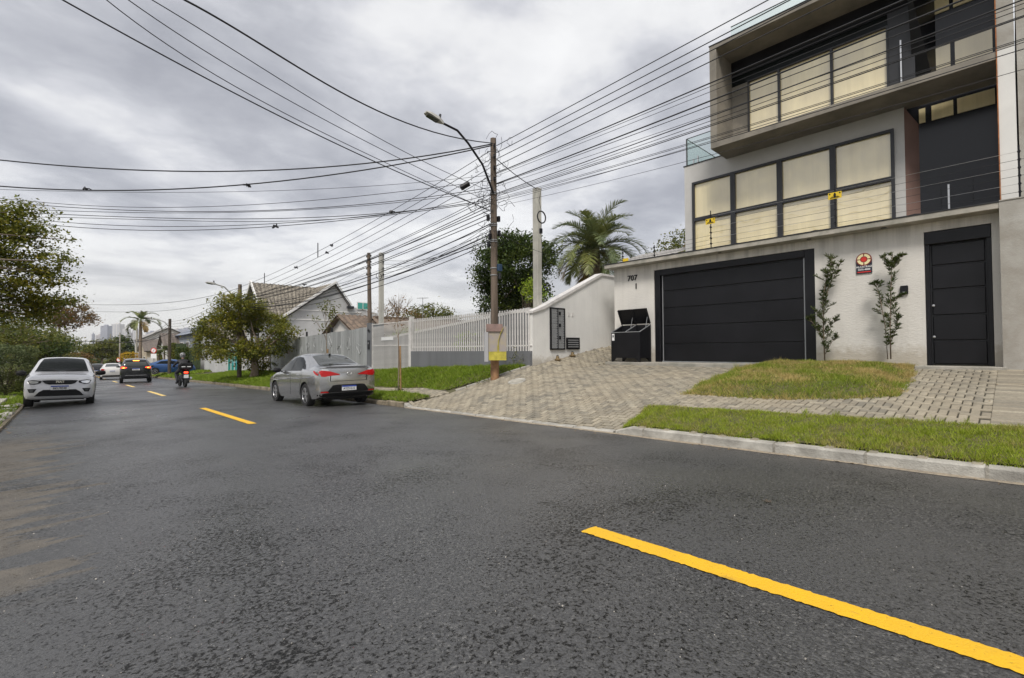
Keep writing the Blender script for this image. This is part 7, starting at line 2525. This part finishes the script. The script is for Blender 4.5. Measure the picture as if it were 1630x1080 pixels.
for y0 in (33.7, 35.3, 36.9, 38.0):
    b = MB(); b.box(9.78, 9.86, y0, y0 + .12, -1.9, .45); b.build('post', M['bark_dark'], A)
b = MB(); b.box(9.79, 9.85, 33.6, 38, .2, .3); b.build('rail', M['bark_dark'], A)
A = thing('carport', 'low grey carport roof over brown posts at the far end of the sheet fence', 'carport', (11, 34.5, -1.5))
b = MB(); b.prism([(33.0, .75), (36, .62), (36, .74), (33.0, .9)], 'X', 10.2, 14); b.build('roof', M['tile_grey'], A)
for y0 in (33.2, 35.8):
    b = MB(); b.box(10.3, 10.42, y0, y0 + .12, -1.8, .62); b.build('post', M['bark_dark'], A)
b = MB(); b.box(13.8, 14, 33, 36, -1.8, .6); b.build('wall', M['wall_c'], A)

# hedge walls and houses left of the verge tree
for i, (y0, y1, zt, L_) in enumerate(((58.5, 66, .45, 'tall dark clipped hedge wall left of the verge tree'), (66.6, 70, 1.0, 'brownish ivy-covered column beside the clipped hedge'))):
    n = 5200 if i == 0 else 2600
    fx_ = RNG.uniform(0, 1, (n, 3))
    P = np.stack([9.2 + .35 * np.abs(RNG.normal(0, .3, n)) * -1, y0 + (y1 - y0) * fx_[:, 1], -3 + (zt + 3) * fx_[:, 2]], 1)
    V, F = leaf_cloud(P, .22, .2, .6)
    T_ = thing('hedge', L_, 'hedge', (9.6, (y0 + y1) / 2, -2.6)); raw('foliage', V, F, M['leaf_mid' if i else 'leaf_dark'], parent=T_)
    b = MB(); b.box(9.2, 10.2, y0, y1, -3.2, zt - .1); b.build('core', M['hedge_wall'], T_)


def house(label, x0, x1, y0, y1, zb, ze, zr, wall, roof, axis='X', wins=(), name='house', cat='house'):
    A = thing(name, label, cat, ((x0 + x1) / 2, (y0 + y1) / 2, zb))
    b = MB()
    if axis == 'X':       # ridge runs along X, gables face the street
        ym = (y0 + y1) / 2
        b.prism([(y0, zb), (y1, zb), (y1, ze), (ym, zr - .12), (y0, ze)], 'X', x0, x1); b.build('wall', wall, A)
        for s_, yy in ((0, y0 - .4), (1, y1 + .4)):
            corr_roof('roof_slope', (x0 - .4, yy, ze - .12), (x1 + .4, yy, ze - .12), (x1 + .4, ym, zr), (x0 - .4, ym, zr), 12, roof, A, .03)
    else:
        xm = (x0 + x1) / 2
        b.prism([(x0, zb), (x1, zb), (x1, ze), (xm, zr - .12), (x0, ze)], 'Y', y0, y1); b.build('wall', wall, A)
        for xx in (x0 - .4, x1 + .4):
            corr_roof('roof_slope', (xx, y0 - .4, ze - .12), (xx, y1 + .4, ze - .12), (xm, y1 + .4, zr), (xm, y0 - .4, zr), 12, roof, A, .03)
    for f_ in wins:
        win(A, *f_)
    return A


house('blue-grey house with a dark sloping roof behind the distant dark pole', 11, 20, 68, 78, -3.2, 2.2, 4.8, M['wall_blue'], M['wall_d'], 'Y', [('x', 70, 72, -.2, 1.2, 11), ('x', 74, 76, -.2, 1.2, 11), ('y', 12, 14, .2, 1.6, 68)])
house('white house with small muted brown gable roof left of the dark pole', 9.5, 14, 76, 82, -3.4, .6, 2.5, M['wall_b'], M['tile_red'], 'X', [('x', 77, 78.4, -1.2, 0, 9.5)])
house('grey house with steep white-edged gables behind the clipped hedge', 11.5, 18, 58.5, 66, -2.8, 1.4, 3.6, M['wall_a'], M['tile_mossy'], 'X', [('x', 61, 63, -.3, 1.2, 11.5)])
house('low beige house far along the right side of the street', 9, 16, 92, 102, -4, .2, 2.0, M['wall_c'], M['tile_red'], 'X', [('x', 94, 96, -2, -.8, 9), ('x', 98, 100, -2, -.8, 9)])
house('pale two-storey house far beyond the palm', 10, 18, 110, 122, -4.5, 2.4, 4.6, M['wall_b'], M['tile_grey'], 'Y', [('x', 112, 114, .2, 1.8, 10), ('x', 117, 119, .2, 1.8, 10), ('y', 11, 13, .2, 1.8, 110)])
for i, (px, D, h_, L_) in enumerate(((238, 62, 1.7, 'pale gate pillar left of the blue car'), (246, 64, 2.0, 'taller pale gate pillar behind the blue car'))):
    p_ = atD(px, 575, D); b = MB(); b.box(p_.x - .25, p_.x + .25, p_.y - .25, p_.y + .25, -3.2, -3 + h_ + .5)
    tag(b.build('gate_pillar', M['wall_b'], None), L_, 'pillar')

# traffic sign, small banana-like plants, yellow shrub
p_ = atD(245, 565, 50)
Sg = thing('traffic_sign', 'round red and white traffic sign with a plate below near the blue car', 'traffic sign', (p_.x, p_.y, -2.2))
b = MB(); b.cyl((p_.x, p_.y, -2.4), (p_.x, p_.y, .35), .035, n=6); b.build('post', M['galv'], Sg)
d_ = -Vector((_f.x, _f.y, 0)).normalized()
for r_, off_, m_, nm in ((.30, .03, 'sign_red', 'rim_disc'), (.22, .05, 'sign_white', 'face_disc')):
    b = MB(); c_ = Vector((p_.x, p_.y, .1)) + d_ * off_; b.cyl(c_, c_ + d_ * .015, r_, n=24); b.build(nm, M[m_], Sg)
b = MB(); c_ = Vector((p_.x, p_.y, .1)) + d_ * .07; b.bar(c_ + Vector((0, 0, -.18)) - rt * .1, c_ + Vector((0, 0, .18)) + rt * .1, .05, .01); b.build('red_bar', M['sign_red'], Sg)
b = MB(); c_ = Vector((p_.x, p_.y, -.48)) + d_ * .04
q3 = Matrix((rt, Vector((0, 0, 1)), d_)).transposed(); b.obox(c_, (.3, .24, .008), q3); b.build('plate', M['sign_white'], Sg)
p_ = atD(189, 577, 78)
Sg = thing('traffic_sign', 'tiny round white traffic sign far down above the white saloon', 'traffic sign', (p_.x, p_.y, -3.2))
b = MB(); b.cyl((p_.x, p_.y, -3.4), (p_.x, p_.y, p_.z + .6), .04, n=6); b.build('post', M['galv'], Sg)
b = MB(); c_ = Vector((p_.x, p_.y, p_.z + .4)); b.cyl(c_ + d_ * .03, c_ + d_ * .05, .34, n=20); b.build('rim_disc', M['sign_red'], Sg)
b = MB(); b.cyl(c_ + d_ * .055, c_ + d_ * .07, .25, n=20); b.build('face_disc', M['sign_white'], Sg)
for i, (px, py, D, h_) in enumerate(((253, 566, 54, .9), (262, 560, 57, 1.2))):
    p_ = atD(px, py, D)
    palm('garden_palm', ['small bright garden palm right of the traffic sign', 'taller bright garden palm beside the dark pole'][i], (p_.x, p_.y, -2.6), (p_.x, p_.y, p_.z + .1), .1, .07, 9, 1.1, .35, .10, 12, 30 + i, (1.4, .2), 1.6, 0)
p_ = atD(207, 570, 72)
bush('flowering_bush', 'bright yellow-orange shrub behind the black SUV roof', (p_.x, p_.y, p_.z + .1), (1.3, 1.2, .9), 900, .25, M['leaf_yellow'], 3)
for i, (px, D, y0, L_) in enumerate(((218, 75, 520, 'bare concrete pole left of the tall palm trunk'), (231, 78, 545, 'short white concrete pole right of the palm trunk'), (176, 110, 532, 'grey far-off pole beside the street trees'), (191, 100, 530, 'pale far-off lamp pole by the round street tree'))):
    t_ = atD(px, y0, D); b = MB(); b.cyl((t_.x, t_.y, -5), tuple(t_), .16, .11, 8)
    tag(b.build('street_pole', M['concrete_pale'], None), L_, 'utility pole')

# big trees farther along both sides
specs = [(95, 505, 80, 5.0, 3.2, 'leaf_rust', 'wide brown-green canopy over the left side of the far street', -2.2),
         (163, 556, 100, 5.0, 2.8, 'leaf_mid', 'rounded green and yellow street tree in the middle of the far street', None),
         (182, 553, 118, 3.6, 3.4, 'leaf_dark', 'tall dark tree rising behind the rounded street tree', None),
         (128, 580, 120, 6.5, 2.6, 'leaf_dark', 'low dark trees closing the street between the hatchback and the rounded tree', None),
         (100, 572, 95, 5.0, 2.2, 'leaf_rust', 'brownish low tree behind the roof of the parked hatchback', None),
         (196, 576, 110, 3.5, 1.9, 'leaf_mid', 'green shrubby tree behind the yellow-orange shrub', None),
         (243, 558, 100, 3.0, 2.4, 'leaf_dark', 'dark tree between the palm trunk and the blue-grey house', None),
         (212, 568, 125, 4.0, 2.2, 'leaf_dark', 'dark tree cluster behind the concrete pole by the palm', None),
         (262, 572, 66, 1.7, 1.2, 'leaf_mid', 'green shrub between the blue car and the distant dark pole', None),
         (60, 555, 60, 5.0, 2.6, 'leaf_mid', 'dense green tree mass behind the left bushes', None),
         (20, 520, 48, 4.5, 3.0, 'leaf_dark', 'dark tall tree behind the overhanging olive tree', None)]
for i, (px, py, D, rx_, rz_, m_, L_, sx_) in enumerate(specs):
    p_ = atD(px, py, D)
    zb = float(zroad(3, p_.y)) - .1
    rnd = random.Random(50 + i)
    bl = [(p_.x + rnd.uniform(-.5, .5) * rx_, p_.y + rnd.uniform(-.6, .6) * rx_, p_.z + rnd.uniform(-.45, .45) * rz_, rx_ * rnd.uniform(.45, .7), rx_ * .6, rz_ * rnd.uniform(.4, .65)) for _ in range(7)]
    lf = .0042 * D + .03
    tree('distant_tree', L_, (p_.x, p_.y, zb), max(zb + 1, p_.z - rz_ * .5), bl, 300, 16, .10 * rx_ ** .8, lf, M[m_], .22, seed=60 + i, hollow=.3)
for i, (px, D, y0, r_) in enumerate(((167, 95, 560, .18), (148, 90, 566, .13))):
    pass

# ------------------------------------------------------------------ the city far away
M['far_grass'] = mat('far_grass', (.05, .075, .03), .95, 0, .4, .02)
M['tower_a'] = mat('tower_a', (.62, .60, .58), .9, 0, .06, .05); M['tower_b'] = mat('tower_b', (.30, .31, .36), .9, 0, .06, .05); M['tower_c'] = mat('tower_c', (.48, .44, .42), .9, 0, .06, .05)
tw = [(146, 149, 532, 'b'), (160, 171, 519, 'b'), (177, 190, 516, 'a'), (171, 177, 528, 'a'), (195, 203, 524, 'a'), (203, 208, 530, 'c'), (210, 219, 525, 'a'), (219, 224, 529, 'c'), (233, 244, 529, 'b'), (244, 254, 530, 'b'),
      (276, 283, 524, 'a'), (284, 302, 524, 'b'), (152, 160, 534, 'c'), (224, 232, 533, 'a'), (262, 268, 533, 'c')]
wh = ['low blue-grey', 'blue-grey pointed', 'tall white twin-topped', 'narrow white', 'white', 'narrow beige', 'pale white', 'narrow dull', 'dark blue', 'second dark blue', 'slim pale', 'wide blue-grey', 'low dull', 'low white', 'small dull']
wh2 = ['at the left end of the skyline', 'left of the tall white tower', 'near the centre of the skyline', 'between the blue-grey and tall white towers', 'left of the palm crown', 'just left of the palm crown', 'left of the palm trunk', 'just behind the palm trunk',
       'right of the palm', 'beside its twin right of the palm', 'behind the distant dark pole', 'right of the distant dark pole', 'left of the pointed blue tower', 'right of the palm trunk below the fronds', 'left of the distant dark pole']
for i, (x0, x1, yt, k) in enumerate(tw):
    D = 1500 + (i * 137) % 500
    a_ = atD(x0, yt, D); c_ = atD(x1, yt, D)
    w_ = (Vector((c_.x, c_.y, 0)) - Vector((a_.x, a_.y, 0))); L_ = w_.length; w_.normalize(); n_ = Vector((-w_.y, w_.x, 0))
    T_ = thing('tower_block', wh[i] + ' tower block ' + wh2[i], 'tower', (a_.x, a_.y, -60), group='tower blocks on the skyline')
    b = MB()
    q3 = Matrix((w_, n_, Vector((0, 0, 1)))).transposed()
    zc_ = (a_.z - 60) / 2
    c0 = Vector((a_.x, a_.y, zc_)) + w_ * L_ / 2 + n_ * L_ * .4
    b.obox(c0, (L_ / 2, L_ * .4, (a_.z + 60) / 2), q3); b.build('wall', M['tower_' + k], T_)
    b = MB(); b.obox(Vector((c0.x, c0.y, a_.z + 2)), (L_ * .2, L_ * .15, 2.5), q3); b.build('roof_housing', M['tower_' + k], T_)
    b = MB()
    nf = int((a_.z + 30) / 4); nc = 3
    for f_ in range(nf):
        z_ = a_.z - 3 - f_ * 4
        for g_ in range(nc):
            cc = Vector((a_.x, a_.y, z_)) + w_ * (L_ * (g_ + .5) / nc) - n_ * .2
            b.obox(cc, (L_ / nc * .32, .15, 1.0), q3)
    b.build('windows', M['tower_b'], T_, kind='stuff')
# low roofs and blocks scattered over the far slope
b = MB(); rnd = random.Random(4)
for k in range(420):
    px = rnd.uniform(20, 330); D = rnd.uniform(420, 1500)
    p_ = atD(px, 557, D); z_ = -14 + (D - 400) * .020
    s_ = rnd.uniform(5, 11); h_ = rnd.uniform(3, 9) * (1 + D / 2200)
    b.box(p_.x - s_, p_.x + s_, p_.y - s_ * .6, p_.y + s_ * .6, z_ - 12, z_ + h_)
b.build('far_city_blocks', mat('far_block', (.52, .50, .47), .9, rand='island', rvar=.5), kind='stuff')
P = []
for k in range(900):
    px = rnd.uniform(-200, 700); D = rnd.uniform(170, 1500)
    p_ = atD(px, 557, D); z_ = -9 + (D - 150) * .016
    P.append((p_.x, p_.y, z_, 4 + D * .012))
P = np.array(P)
per = 26
pts = np.repeat(P[:, :3], per, 0) + RNG.normal(0, 1, (len(P) * per, 3)) * np.repeat(P[:, 3], per)[:, None] * np.array([.6, .6, .28])
V, F = leaf_cloud(pts, 1.0, .1, .7)
c_ = np.repeat(np.repeat(P[:, 3], per), 4)[:, None]
ctr = np.repeat(pts, 4, 0)
V = ctr + (V - ctr) * c_ * .34
raw('far_woods', V, F, M['leaf_dark'], kind='stuff')

# ------------------------------------------------------------------ air
hz = MB(); hz.box(-2600, 2600, -70, 2400, -300, 120)
hm = bpy.data.materials.new('haze'); hm.use_nodes = True
ht = NT(hm.node_tree)
pv = ht('ShaderNodeVolumePrincipled', {'Color': (.86, .90, .97, 1), 'Density': 0.00016, 'Anisotropy': 0.0})
ht('ShaderNodeOutputMaterial', {'Volume': pv.outputs[0]})
haze = hz.build('haze', hm, None, kind='stuff')
